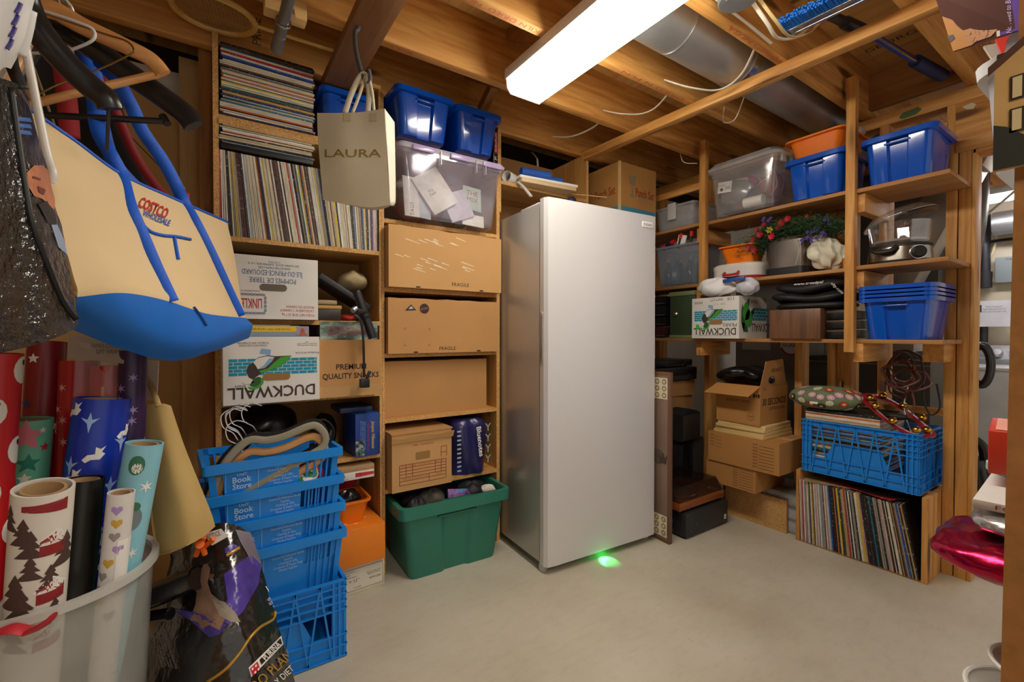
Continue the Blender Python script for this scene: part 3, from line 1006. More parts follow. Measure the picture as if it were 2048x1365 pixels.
def row_upright(a, b, base, facing, leanf, where, group, cols=None, hgt=0.):
    """Sleeves standing side by side from point a to b (floor positions of the front edge); spines face 'facing'."""
    a = V(a); b = V(b); d = (b - a).normalized(); L = (b - a).length
    f = V(facing)
    s = 0.; n = 0; prev = None
    while True:
        n += 1
        t = max(3, round(random.uniform(.0035, .0068) * 1000)) / 1000
        u = s / L
        lean = leanf(u)
        if prev is not None: s += max(0, .315 * (math.sin(lean) - math.sin(prev)))
        prev = lean
        st = t / math.cos(lean)
        if s + st + .315 * math.sin(max(0, -lean)) > L: break
        c = (cols or {}).get(n) or random.choice(MIX)
        # local axes: x -> up along the lean, y -> away from the viewer, z -> thickness along d
        up = (V((0, 0, 1)) * math.cos(lean) - d * math.sin(lean)); th = d * math.cos(lean) + V((0, 0, 1)) * math.sin(lean)
        if lean > 0: foot = a + d * s
        else: foot = a + d * (s + 0)
        o = foot + up * .1575 - f * (.1575 + random.uniform(0, .004)) + V((0, 0, base + .0005))
        yv = -f
        M = Matrix((( up.x, yv.x, th.x, o.x), (up.y, yv.y, th.y, o.y), (up.z, yv.z, th.z, o.z), (0, 0, 0, 1)))
        if M.to_3x3().determinant() < 0:
            M = Matrix(((-up.x, yv.x, th.x, o.x), (-up.y, yv.y, th.y, o.y), (-up.z, yv.z, th.z, o.z), (0, 0, 0, 1)))
        place_sleeve(M, t, c, '%s record sleeve, %s from the left %s' % (c, ordn(n), where), group)
        last = place_sleeve.last
        s += st
    last.color = lin(SLV['black']); last['label'] = 'black record sleeve at the far right end %s' % where
    return n

# ================================================================== records in the left bookcase
row_upright((.0425, FY + .0015, 0), (.6315, FY + .0015, 0), 1.448, (0, -1, 0), lambda u: math.radians(0.5 + 8 * math.sin(PI * min(1, u * 1.05)) ** .8), 'in the upright row of the bookcase', 'records standing in the left bookcase',
            cols={1: 'red', 2: 'white', 3: 'white', 4: 'cream', 5: 'black', 6: 'black', 7: 'cream', 8: 'grey', 9: 'yellow', 10: 'tan', 11: 'grey', 12: 'maroon', 13: 'maroon', 14: 'dark brown', 15: 'white', 16: 'pale blue', 17: 'cream', 20: 'cream', 21: 'white', 24: 'orange', 26: 'navy', 27: 'cream', 28: 'yellow', 45: 'red', 60: 'white', 61: 'white', 62: 'white'})
bx = cbox('record_box', plain('black_card', '#191718', .5), None, .046, .362, FY - .008, FY + .3, 1.7685, 1.79, .002)
tag(bx, 'flat black box set across the tops of the upright records', 'box')
stack_flat(.205, FY + .152, 1.7905, 1.8555, 0, 'of the low pile on the black box', 'records in the low pile', {1: 'tan', 2: 'cream', 3: 'teal', 4: 'white', 5: 'cream', 6: 'red', 7: 'cream', 8: 'black', 9: 'cream'})
stack_flat(.207, FY + .152, 1.8925, 2.157, 0, 'of the tall record pile', 'records in the tall pile', {1: 'dark brown', 2: 'dark brown', 3: 'brown', 5: 'cream', 6: 'cream', 7: 'red', 9: 'cream', 10: 'blue', 11: 'blue', 12: 'navy', 14: 'cream', 15: 'cream', 16: 'cream', 18: 'black', 20: 'black', 21: 'tan', 24: 'orange', 26: 'orange', 27: 'grey', 30: 'yellow', 31: 'white', 36: 'maroon', 37: 'yellow', 39: 'blue', 46: 'cream', 47: 'white', 48: 'white'})
# badminton racket lying on top
rk = thing('badminton_racket', 'old wooden badminton racket lying over the tall record pile', 'racket', (.03, 1.925, 2.212))
RW = wood('racket_wood', 'x', '#c08a3c', '#dcae5c', '#e8c078', .4, knots=False)
el = lambda t, a, b: V((a * math.cos(t), b * math.sin(t), 0))
Mr = Matrix.Rotation(math.radians(-8), 4, 'Z') @ Matrix.Rotation(math.radians(1.5), 4, 'Y')
MB().tube([Mr @ el(k * PI / 24, .125, .1) for k in range(48)], .011, 8, closed=True).build('hoop', RW, rk, smooth=True)
mb = MB()
for k in range(-9, 10):
    y = k * .0105; w = .125 * math.sqrt(max(0, 1 - (y / .1) ** 2)); mb.bar(Mr @ V((-w, y, 0)), Mr @ V((w, y, 0)), .0011)
for k in range(-11, 12):
    x = k * .0108; w = .1 * math.sqrt(max(0, 1 - (x / .125) ** 2)); mb.bar(Mr @ V((x, -w, 0)), Mr @ V((x, w, 0)), .0011)
mb.build('strings', plain('gut_string', '#b79b63', .5), rk)
MB().tube([Mr @ V((.125, 0, 0)), Mr @ V((.4, .02, 0))], .007, 8).build('shaft', RW, rk, smooth=True)

# blue tote on the record shelf, behind the shopping bag
tote('storage_bin', 'blue open bin behind the hanging cream bag, on the record shelf', 'bin', (.508, FY + .155, 1.8925), 0, .205, .28, .22, BLUE, .86)
# blue totes on top of the second bookcase
B1 = tote('storage_bin', 'blue open bin leaning out at the top left of the box bookcase', 'bin', (.807, FY + .05, 1.9555), math.radians(1), .252, .32, .19, BLUE, .86)
B2 = tote('storage_bin', 'blue open bin at the top of the box bookcase, beside a black video case', 'bin', (1.081, FY + .05, 1.9555), math.radians(-1), .222, .32, .185, BLUE, .84)
lid = MB()
lid.lathe([(.001, .04), (.03, .038), (.055, .025), (.065, 0)], 20)
o = lid.build('cake_dome', clear('clear_plastic', '#dfe2e6', .3), loc=(1.06, FY - .04, 2.15), smooth=True)
o.location.z = 2.141
tag(o, 'clear plastic dome lid resting on the second blue bin', 'lid')
vc = thing('video_case', 'black video case with red lettering standing beside the blue bin', 'case', (1.2285, FY - .005, 1.9545))
cbox('case', plain('glossy_black', '#141416', .2), vc, -.013, .013, -.012, .09, 0, .185, .002)
FB = Fr((0, -.0125, .1), (0, 0, 1), (-1, 0, 0))
decal('spine_band', [(-.05, -.009), (.06, -.009), (.06, .009), (-.05, .009)], FB, plain('case_red', '#a8241f', .4), vc)
text('SCRUPLES', FB, .005, 0, .010, WHITE, vc, w=.095, z=.0012)
text('JM', FB, -.075, 0, .012, WHITE, vc)

# clear tote full of gift wrap
CLR = clear('clear_tote_plastic', '#dcd8ea', .18, .08, gloss=.45)
ct = tote('clear_tote', 'clear lidded tote full of gift bags and cards', 'tote', (.949, FY + .07, 1.5975), 0, .515, .36, .29, CLR, .88, rec=0, rim=.012, rimh=.02)
LIDM = clear('clear_lid_plastic', '#dcd9e8', .55, .18)
ld = MB().loft([[V((x, y, z)) for x, y in rrect(.515 + 2 * o, .36 + 2 * o, .03)] for o, z in ((.014, .288), (.018, .3), (.01, .312))]).build('lid', LIDM, ct, smooth=True)
for x in (-.16, .02, .19):
    MB().box(x - .05, x + .05, -.204, -.196, .281, .304).build('latch', clear('lilac_latch', '#b9a6d8', .8, .2), ld, bevel=.002)
for x in (-.08, .1, .15): MB().box(x, x + .004, -.205, -.185, .24, .3).build('lid_rib', LIDM, ld)
P_ = [('gift_bag', 'silver gift bag with dark tree print inside the clear tote', '#b7c2cd', (-.135, -.13, .012), .075, .2, 5),
      ('tag_card', 'tall white hang-tag card inside the clear tote', '#e6e3de', (-.205, -.135, .012), .07, .19, 0),
      ('envelope', 'large white envelope tilted inside the clear tote', '#efeee9', (-.075, -.145, .055), .145, .19, -33),
      ('gift_card', 'lavender patterned gift bag inside the clear tote', '#cfc9dd', (.06, -.14, .03), .13, .14, -22),
      ('name_card', 'small white card at the right in the clear tote', '#f0efeb', (.155, -.14, .012), .12, .06, 3),
      ('storybook', 'pale green book with red lettering inside the clear tote', '#b7cfc4', (.155, -.13, .09), .1, .12, 4)]
for nm, lb, c, (x, y, z), w, hh, a in P_:
    Mx = Matrix.Translation((.949 + x * .88, FY + .105 + y, 1.5975 + z + hh / 2)) @ Matrix.Rotation(math.radians(a), 4, 'Y') @ Matrix.Rotation(math.radians(-10), 4, 'X')
    o = MB().box(-w / 2, w / 2, -.003, .003, -hh / 2, hh / 2).build(nm, plain('print_' + nm, c, .45, var=.1, vs=30.), None, bevel=.0008)
    o.matrix_world = Mx
    tag(o, lb, 'card')
    if nm == 'storybook': text('THE\nMIX', Fr((0, -.003, 0), (1, 0, 0), (0, 0, 1)), 0, .01, .06, plain('case_red', '#a8241f', .4), o)
    if nm == 'tag_card': text('TAGS', Fr((0, -.003, -.06), (0, 0, 1), (-1, 0, 0)), 0, 0, .018, BLACK, o)
    if nm == 'envelope': text('TO:\nFAM', Fr((0, -.003, 0), (1, 0, 0), (0, 0, 1)), -.02, .0, .03, plain('grey_ink', '#55555a', .5), o)
rg = random.Random(3)
for k, (c, lb, dx, dz) in enumerate((('#8c2a38', 'folded dark red tissue at the back of the clear tote', -.12, .06), ('#2f6a4c', 'folded dark green tissue at the back of the clear tote', .1, .06), ('#7d4658', 'folded plum gift wrap at the top of the clear tote', .06, .18), ('#a9adb0', 'folded silver tissue at the left of the clear tote', -.12, .175))):
    def blob(u, v, k=k, dx=dx, dz=dz):
        a = u * 2 * PI; b = (v - .5) * PI
        w = 1 + .18 * math.sin(5 * a + k) * math.cos(3 * b)
        return V((dx + .082 * w * math.cos(a) * math.cos(b), -.0 + .07 * w * math.sin(a) * math.cos(b), dz + .048 * w * math.sin(b)))
    o = MB().grid(blob, 20, 10).build('tissue_wrap', plain('tissue%d' % k, c, .4, var=.25, vs=25., bump=.4, bs=30.), loc=(.949, FY + .1, 1.61), smooth=True)
    tag(o, lb, 'tissue', 'gift wrap in the clear tote')

# brown cartons
def slots(fr, t, xs, z=.002):
    for x in xs: decal('hand_slot', rrect(.022, .006, .003, 3, x, z + .003), fr, BLACK, t)


t, bo, f = carton('fragile_carton', 'wide brown FRAGILE carton wrapped in shiny tape, sticking out of the bookcase', (.949, FY + .1, 1.2905), 0, .582, .3, .272, KRAFT2, wob=.004)
text('FRAGILE', f, .06, .028, .017, BLACK, t, w=.092)
slots(f, t, (-.155, .175))
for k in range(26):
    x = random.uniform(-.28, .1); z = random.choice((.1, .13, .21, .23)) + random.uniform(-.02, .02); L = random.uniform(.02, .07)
    decal('painted_crease_glint', [(x, z), (x + L, z - L * .22), (x + L * .98, z - L * .22 + .002), (x, z + .0035)], f, plain('tape_glint', '#f1e6d0', .1), t)  # pale streaks paint glints of light along the tape's creases
t, bo, f = carton('fragile_carton', 'brown FRAGILE carton with two dark stickers on its front', (.95, FY + .11, .9945), 0, .577, .28, .25, KRAFT, wob=.003)
text('FRAGILE', f, .0, .02, .016, BLACK, t, w=.085)
slots(f, t, (-.16, .17))
s1 = decal('triangle_sticker', [(-.212, .193), (-.158, .197), (-.183, .222)], f, BLACK, t)
decal('sticker_edge', [(-.195, .2), (-.17, .203), (-.183, .215)], f, plain('sticker_grey', '#bdb5b5', .5), s1, z=.001)
s2 = decal('round_sticker', circ(.023, 20, -.118, .205), f, plain('sticker_plum', '#33181d', .5), t)
text('RECORDS', f, -.118, .205, .009, plain('sticker_pink', '#b4737d', .5), s2, w=.036, rot=.2, z=.0012)
for a, b in ((-.215, .035), (-.09, .035), (-.215, .115), (-.09, .115)):
    sx = 1 if a < -.15 else -1; sz = 1 if b < .08 else -1
    decal('corner_mark', [(a, b), (a + sx * .012, b), (a + sx * .012, b + sz * .0015), (a + sx * .0015, b + sz * .0015), (a + sx * .0015, b + sz * .012), (a, b + sz * .012)][::(1 if sx * sz > 0 else -1)], f, plain('brown_ink', '#6b4526', .6), t)
t, bo, f = carton('plain_carton', 'plain brown carton with no print, second shelf from the bottom', (.93, FY + .17, .7005), math.radians(-.5), .545, .27, .255, KRAFT, wob=.002)
# archive box with a printed form
t, bo, f = carton('archive_box', 'brown archive box with a red printed form, lid flap lifted', (.808, FY + .08, .3825), 0, .288, .29, .255, KRAFT2, wob=0, seam=False)
INK = plain('archive_red', '#8e3526', .7)
MB().prism([(-.148, .0), (.148, .0), (.15, .03), (.06, .022), (0, .032), (-.1, .02), (-.15, .028)], Fr((0, -.151, .22), (1, 0, 0), (0, -.3, .95)), .003).build('lid_flap', KRAFT2, t)
MB().box(-.148, .148, -.148, .15, .255, .262).build('lid', KRAFT, t)
text('TRIM   CONTENTS', f, .0, .20, .008, INK, t, w=.1)
decal('hand_hole', rrect(.07, .034, .006, 3, .0, .15), f, plain('hole_brown', '#9a7242', .9), t)
g = []
x0, x1, z0, z1 = -.11, .115, .028, .118
def line(xa, za, xb, zb, w=.0012):
    if abs(xa - xb) > abs(za - zb): return [(xa, za - w), (xb, zb - w), (xb, zb + w), (xa, za + w)]
    return [(xa - w, za), (xa + w, za), (xb + w, zb), (xb - w, zb)]
mb = MB()
for z in (z0, .046, .062, .076, .09, .104, z1): mb.prism(line(x0, z, x1, z), f, .0003, .0005)
for x, za, zb in ((x0, z0, z1), (x1, z0, z1), (-.08, .062, z1), (-.05, .062, z1), (.06, .062, z1), (.09, .062, z1), (.03, z0, .062)): mb.prism(line(x, za, x, zb), f, .0003, .0005)
mb.build('printed_form', INK, t)
text('DATE   NUMBER     DESCRIPTION      FROM  TO', f, 0, .111, .004, INK, t, w=.2)
text('DESTRUCTION DATE           DEPT', f, 0, .054, .0045, INK, t, w=.19)
mb = MB()
for z in (.15, .178): mb.prism(line(.09, z, .118, z), f, .0003, .0005)
for x in (.09, .118): mb.prism(line(x, .13, x, .178), f, .0003, .0005)
mb.build('printed_box', INK, t)

# navy shopping bag stuffed on the shelf
nb = thing('shopping_bag', 'navy printed shopping bag stuffed beside the archive box', 'bag', (1.095, FY + .12, .3825))
NAVY = plain('navy_film', '#26265a', .28, var=.1, bump=.35, bs=14.)
def nbf(u, v):
    a = u * 2 * PI
    z = v * .275
    s = (1 - .25 * abs(v - .45) ** 2) * (1 if v < .95 else .8)
    w = 1 + .05 * math.sin(4 * a + 6 * v) + .03 * math.sin(9 * a)
    c, sn = math.cos(a), math.sin(a)
    k = (abs(c) ** 4 + abs(sn) ** 4) ** -.25
    return V((.10 * k * c * s * w, .135 * k * sn * s * w, z))
mb = MB().grid(nbf, 48, 14)
mb.add([nbf(i / 48, 1) for i in range(48)], [tuple(range(48))]); mb.add([nbf(i / 48, 0) for i in range(48)], [tuple(range(47, -1, -1))])
mb.build('bag_body', NAVY, nb, smooth=True, ang=80)
FB = Fr((0, -.152, .14), (.12, 0, -1), (1, 0, .12))
text('Bluenotes', FB, -.02, .032, .026, WHITE, nb, w=.15, z=.004, bold=.02)
text('Y\nY\nY\nY', Fr((0, -.148, .15), (1, 0, 0), (0, 0, 1)), .078, .0, .2, plain('pale_print', '#9fb4c4', .5), nb, z=.003)
text('IIIIIIIIII', Fr((-.085, -.148, .13), (0, 0, 1), (-1, 0, 0)), 0, 0, .022, plain('pale_print', '#9fb4c4', .5), nb, w=.2, z=.003)

# green tote on the floor with odds and ends
gt = tote('floor_tote', 'big green open tote on the floor under the archive box', 'tote', (.949, FY + .03, .0005), math.radians(-2), .515, .36, .335, GREENP, .84, rec=.012, rim=.018, rimh=.05, c=(.34, .66))
gb = Matrix.Translation((.949, FY + .03, 0)) @ Matrix.Rotation(math.radians(-3), 4, 'Z')
def lump(name, label, cat, c, s, col, rough=.6, seed=0, bump=.3, group=None, rot=0., mat=None, amp=.14):
    rg = random.Random(seed); ph = [rg.uniform(0, 6) for _ in range(6)]
    def fn(u, v):
        a = u * 2 * PI; b = (v - .5) * PI
        w = 1 + amp * (math.sin(3 * a + ph[0]) * math.cos(2 * b + ph[1]) + .6 * math.sin(5 * a + ph[2]) * math.cos(4 * b + ph[3]))
        p = V((s[0] * w * math.cos(a) * math.cos(b), s[1] * w * math.sin(a) * math.cos(b), s[2] * w * math.sin(b)))
        return Matrix.Rotation(rot, 3, 'Z') @ p
    o = MB().grid(fn, 28, 14).build(name, mat or plain('m_' + name + str(seed), col, rough, var=.2, vs=18., bump=bump, bs=30.), loc=c, smooth=True, ang=80)
    return tag(o, label, cat, group)


lump('knit_hat', 'black cap in the green tote', 'cap', gb @ V((.13, -.06, .31)), (.07, .06, .045), '#1a1a20', seed=1)
lump('work_glove', 'grey work gloves bunched in the green tote', 'gloves', gb @ V((-.07, -.04, .3)), (.07, .06, .05), '#4d4943', seed=2)
lump('white_sock', 'small white cloth at the right in the green tote', 'cloth', gb @ V((.2, -.09, .315)), (.04, .03, .02), '#d8d0c4', seed=3)
lump('dark_scarf', 'black cloth filling the back of the green tote', 'cloth', gb @ V((-.05, .08, .28)), (.17, .06, .07), '#121214', seed=4)
lump('black_pouch', 'black pouch at the left in the green tote', 'pouch', gb @ V((-.16, -.08, .28)), (.05, .05, .055), '#202024', seed=5)
o = MB().box(-.055, .055, -.01, .01, -.03, .03).build('tape_box', printed('tape_box', [(0, '#2a2450'), (.45, '#7a2f8a'), (.55, '#2f7fb0'), (.65, '#1c1c3a')], 18.), bevel=.001)
o.matrix_world = gb @ Matrix.Translation((.04, -.105, .315)) @ Matrix.Rotation(-.6, 4, 'X') @ Matrix.Rotation(.15, 4, 'Y')
tag(o, 'small purple and blue box poking out of the green tote', 'box')
o = MB().box(-.02, .02, -.008, .008, -.02, .02).build('warning_card', printed('warn', [(0, '#e2641f'), (.5, '#efe9e2')], 20.), bevel=.001)
o.matrix_world = gb @ Matrix.Translation((-.115, -.13, .29)) @ Matrix.Rotation(.5, 4, 'Y')
tag(o, 'small orange and white card in the green tote', 'card')

# rolled banner and things above the freezer
t = thing('picture_frame_board', 'white edged board lying flat on the cupboard shelf', 'board', (1.55, 1.99, 1.8855), math.radians(-6))
cbox('board', plain('white_edge', '#e8e6e0', .5), t, -.18, .19, -.06, .16, .02, .034, .001)
cbox('board_face', wood('birch_face', 'x', '#cbab7c', '#d9bd92', '#e2c9a2', .5, knots=False), t, -.17, .18, -.058, .15, 0, .02, .001)
lump('white_rope', 'white rope heap on the flat board above the freezer', 'rope', (1.6, 2.06, 1.95), (.085, .05, .025), '#e4e2de', seed=11, amp=.25)
for k, (x, a, L) in enumerate(((1.38, .25, .17), (1.47, .05, .19))):
    o = MB().tube([(0, 0, 0), (L, -.05 + a * .1, 0)], .021, 14).build('rolled_banner', plain('banner_blue', '#2458b5', .5), loc=(x, 1.965 + k * .05, 1.942), smooth=True)
    tag(o, ['blue rolled banner at the left on the cupboard shelf', 'blue rolled banner next to the white rope'][k], 'banner', 'rolled banners above the freezer')
o = MB().tube([(1.31, 2.0, 1.914), (1.42, 2.05, 1.914)], .028, 16, caps=False).build('paper_roll', plain('grey_paper', '#c9c7c2', .6), loc=(1.33, 2.0, 1.886), world=True, smooth=True, solid=.002)
tag(o, 'loose grey paper roll at the left end of the cupboard shelf', 'roll')
o = MB().grid(lambda u, v: V((1.36 + .07 * v, 1.985 - .012 * u - .03 * v, 1.886 - .075 * v ** 1.3)) + V((.012, 0, .004)) * u, 2, 10).build('paper_strip', plain('grey_paper', '#c9c7c2', .6), loc=(1.36, 1.985, 1.82), world=True, smooth=True, solid=.001)
tag(o, 'pale paper strip curling down over the cupboard shelf edge', 'paper')
o = MB().bar((1.72, 1.985, 1.888), (1.95, 1.9, 1.885), .006, .004).build('wooden_stick', wood('stick', 'x', '#c79a5c', '#d8b070', '#e0bd80', .6), loc=(1.74, 1.98, 1.886), world=True)
tag(o, 'thin wooden stick poking out past the cupboard shelf', 'stick')
lump('fan_mitten', 'navy and white mitten hanging at the cupboard shelf edge', 'mitten', (1.745, 1.975, 1.85), (.03, .02, .02), '#1f2a52', seed=12)

# ================================================================== printed cartons in the left bookcase
TEAL = plain('teal_ink', '#0d8fb0', .7)
UMBER = plain('umber_ink', '#3d302b', .7)
GRN = plain('green_ink', '#3f9a35', .7)
GRND = plain('dark_green_ink', '#2c5a2a', .7)
OFFW = plain('off_white_ink', '#d8d6d0', .7)
BLINK = plain('blue_ink', '#1b5a96', .7)
RDINK = plain('crimson_ink', '#b02234', .7)
PBLUE = plain('pale_blue_ink', '#7fa8cf', .7)


def duck_print(fr, w, h, t, small=False):
    """The brick band, the duck and the upside-down brand word; frame origin at the bottom centre of the face."""
    cv = lambda x, y: ((x - 790) / 1480 * w, h - (y - 270) / 980 * h)
    q = lambda pts: [cv(*p) for p in pts]
    mb = MB()
    for r in range(5):
        y0 = 590 + r * 50
        x = 135 - (0 if r % 2 == 0 else 65)
        while x < 1480:
            a = max(135, x); b = min(1480, x + 122)
            if b - a > 12: mb.prism(q([(a, y0 + 42), (b, y0 + 42), (b, y0), (a, y0)]), fr, .0002, .0004)
            x += 132
    mb.build('printed_bricks', TEAL, t)
    D = lambda nm, pts, m, z: decal(nm, q(pts)[::-1], fr, m, t, z=z, t=.0002)
    D('duck_body', [(480, 640), (560, 570), (690, 545), (820, 560), (1070, 555), (1000, 640), (880, 720), (600, 810), (480, 890), (420, 860), (385, 780), (400, 700)], UMBER, .0008)
    D('duck_wing', [(1070, 556), (1010, 630), (880, 715), (600, 805), (570, 770), (700, 740), (800, 650), (900, 575)], GRN, .0011)
    D('duck_flank', [(480, 640), (560, 580), (690, 555), (800, 575), (760, 640), (650, 730), (550, 745), (520, 690)], OFFW, .0013)
    D('duck_feather', [(790, 585), (760, 640), (650, 725), (560, 742), (640, 690), (720, 590)], PBLUE, .0015)
    D('duck_legs', [(610, 440), (750, 462), (740, 545), (680, 548), (690, 525), (580, 512)], PBLUE, .0012)
    D('duck_ring', [(630, 860), (635, 950), (590, 1010), (500, 1045), (430, 1030), (400, 990), (470, 1010), (560, 970), (590, 900)], GRN, .0011)
    D('duck_head', [(490, 880), (560, 855), (600, 870), (590, 950), (540, 990), (470, 1000), (430, 970)], GRND, .0013)
    D('duck_bill', [(320, 920), (450, 910), (500, 930), (430, 960), (350, 950)], OFFW, .0013)
    x, y = cv(835, 865)
    decal('hand_hole', rrect(w * .285, h * .105, h * .05, 5, x, y), fr, plain('hole_brown', '#9a7242', .9), t, z=.0016)
    x, y = cv(780, 1085)
    text('DUCKWALL', fr, x, y, h * .165, UMBER, t, w=w * .9, rot=PI, bold=.015, z=.001)
    x, y = cv(295, 985)
    text('brand', fr, x, y, h * .04, UMBER, t, rot=PI, w=w * .1, z=.001)


def open_carton(name, label, loc, rotz, w, d, h, mat, inner=None, cat='box', rot=None):
    t = thing(name, label, cat, loc, rotz, rot=rot)
    mb = MB()
    k = .004
    mb.box(-w / 2, w / 2, -d / 2, d / 2, 0, k)
    mb.box(-w / 2, w / 2, -d / 2, -d / 2 + k, k, h); mb.box(-w / 2, w / 2, d / 2 - k, d / 2, k, h)
    mb.box(-w / 2, -w / 2 + k, -d / 2 + k, d / 2 - k, k, h); mb.box(w / 2 - k, w / 2, -d / 2 + k, d / 2 - k, k, h)
    mb.build('carton_body', mat, t)
    return t, Fr((0, -d / 2, 0), (1, 0, 0), (0, 0, 1))


WC = plain('white_cardboard', '#dcdad6', .7)
# potato box
t, f = open_carton('potato_box', 'white potato box with upside-down blue and red French print', (.209, FY + .1, 1.1385), 0, .318, .31, .237, WC)
cv = lambda x, y: ((x - 770) / 1430 * .318, .237 - (y - 205) / 990 * .237)
def up(s, x, y, hh, m, ww=None, **k):
    a, b = cv(x, y)
    return text(s, f, a, b, hh, m, t, rot=PI, w=ww, **k)
up('C1N 5N2', 790, 295, .007, BLINK, .04)
up('250 GLENN GIOVE, SUMMERSIDE, I.-P.-E.', 785, 330, .0075, BLINK, .175)
up('LINKLETTER FARMS LTEE.', 790, 385, .008, BLINK, .11)
up('ÎLE-DU-PRINCE-EDOUARD', 770, 475, .019, BLINK, .205)
up('POMMES DE TERRE', 770, 585, .019, BLINK, .157)
up('www.linkfarm.com', 390, 765, .007, RDINK, .082)
up('LINKLETTER', 330, 955, .036, RDINK, .12, bold=.01)
up('POIDS NET 50 lb 22.7 kg', 1160, 1115, .0095, RDINK, .115)
up('CATÉGORIE Nº 1 CANADA', 1145, 1055, .0095, RDINK, .12)
up('PRODUIT DU CANADA', 1190, 990, .0095, RDINK, .1)
a, b = cv(775, 695)
decal('hand_hole', rrect(.092, .026, .0125, 5, a, b), f, plain('hole_grey', '#6c655c', .9), t, z=.0012)
mb = MB()
for k in range(11):
    a, b = cv(620 - k * 55, 815); c, d = cv(620 - k * 55, 1105)
    for yy in (b, d): mb.tube([f.p(a + .0055 * math.cos(u), yy + .003 * math.sin(u), .0012) for u in [j * PI / 6 for j in range(12)]], .0009, 4, closed=True)
for k in range(4):
    a, b = cv(650, 865 + k * 65)
    mb.tube([f.p(a + .003 * math.cos(u), b + .0055 * math.sin(u), .0012) for u in [j * PI / 6 for j in range(12)]], .0009, 4, closed=True)
mb.build('printed_chain', BLINK, t)
MB().prism([(-.152, 0), (.1, 0), (.1, .02), (.0, .036), (-.15, .036)], Fr((0, .145, .237), (1, 0, 0), (0, 0, 1)), .003).build('raised_flap', plain('corrugated', '#b9b09c', .8, var=.1, vs=60.), t)
# pear box with the duck
t, f = open_carton('fruit_box', 'white fruit box with upside-down duck print, magazines sticking out of the top', (.2045, FY + .06, .8265), 0, .32, .31, .245, WC)
duck_print(f, .322, .245, t)
text('Produce of U.S.A.', f, .115, .183, .008, UMBER, t, w=.085, rot=PI)
text('COATED WITH FOOD GRADE\nOF SHELLAC. WAX TO MAINTAIN', f, -.065, .218, .016, UMBER, t, w=.1, rot=PI)
text('P.O. Box, Duckwall-Pooley\nHood River, Oregon 97031\nUSA', f, .115, .218, .018, plain('grey_ink', '#55555a', .5), t, w=.07, rot=PI)
o = MB().box(-.14, .13, 0, .004, 0, .28).build('magazine', printed('magazine_cover', [(0, '#7f97b2'), (.52, '#8ba3bd'), (.7, '#93abc2')], 6., rough=.35), loc=(.2, FY - .075, .832))
tag(o, 'yellow-banded magazine at the front of the duck fruit box', 'magazine')
FM = Fr((0, 0, 0), (1, 0, 0), (0, 0, 1))
decal('yellow_band', [(-.14, .258), (.085, .258), (.085, .279), (-.14, .279)], FM, plain('mag_yellow', '#d9b51c', .4), o)
text("and Lan Rolls Rock's sexy road warrior", FM, -.02, .268, .008, BLACK, o, w=.17, z=.001)
decal('photo', [(.085, .245), (.129, .245), (.129, .279), (.085, .279)], FM, plain('photo_mauve', '#9a8f96', .4, var=.2, vs=40.), o)
decal('photo_figure', [(.095, .245), (.122, .245), (.115, .258), (.112, .272), (.104, .272), (.1, .258)], FM, plain('photo_red', '#b4553a', .4, var=.3, vs=60.), o, z=.001)
for k, (c, lb) in enumerate((('#cbb489', 'tan paper folder behind the yellow-banded magazine'), ('#d5c8a8', 'cream paper folder at the back of the duck fruit box'))):
    o = MB().box(-.13 - k * .01, .12 - k * .03, 0, .004, 0, .282 + k * .004).build('paper_folder', plain('folder%d' % k, c, .6), loc=(.18, FY - .055 + k * .03, .832))
    tag(o, lb, 'folder')
# snack box
t, f = open_carton('snack_box', 'brown PREMIUM QUALITY SNACKS box with records inside', (.4905, FY + .075, .8265), 0, .246, .31, .232, KRAFT)
text('PREMIUM', f, .0, .122, .022, BLACK, t, w=.12, bold=.015)
text('QUALITY SNACKS', f, .0, .083, .022, BLACK, t, w=.225, bold=.015)
MB().box(-.123, .123, -.1555, -.155, .0, .045).build('wide_tape', plain('tape_brown', '#bd9562', .3), t)
o = MB().box(-.116, .116, 0, .004, 0, .3).build('record_album', printed('album_cover', [(0, '#3c4a46'), (.42, '#5f7068'), (.5, '#86978c'), (.6, '#a9bbae')], 9., rough=.35, vec=(1, 1, 3)), loc=(.4905, FY - .055, .832))
tag(o, 'record album with grass picture and red text in the snack box', 'record')
text('RECORDED LIVE IN CONCERT\nside one side two and all the songs\nproduced and arranged for the stage', FM, 0, .262, .03, plain('album_red', '#c0323f', .5), o, w=.17, z=.001)
o = MB().box(-.116, .116, 0, .05, 0, .28).build('record_bundle', plain('bundle_dark', '#4a4640', .6), loc=(.4905, FY - .035, .832))
tag(o, 'dark bundle of records behind the grass album in the snack box', 'record')
# black grip handle hanging over the snack box
hg = thing('bar_grip', 'black ribbed handlebar grip with lever and cable hanging over the snack box', 'grip', tuple(at(728, 640, Y=1.86)))
MB().tube([at(722, 625, Y=1.86), V((.55, 1.985, 1.15)), V((.56, 2.1, 1.1435))], .004, 6).build('wall_strap', BLACK, hg, world=True)
RUB = plain('black_rubber', '#17171a', .42)
p0, p1 = at(713, 583, Y=1.87), at(746, 677, Y=1.85)
pts = [p0.lerp(p1, i / 40) for i in range(41)]
MB().tube(pts, [.0165 + (.0018 if i % 2 else 0) + (.003 if 19 <= i <= 22 else 0) for i in range(41)], 14).build('grip', RUB, hg, world=True, smooth=True, ang=60)
pm = p0.lerp(p1, .45)
MB().tube([pm, at(712, 622, Y=1.85)], .013, 10).build('lever_clamp', RUB, hg, world=True, smooth=True)
MB().tube([at(712, 617, Y=1.85), at(705, 622, Y=1.84)], .011, 10).build('lever_cap', plain('lever_grey', '#8c9094', .35, .5), hg, world=True, smooth=True)
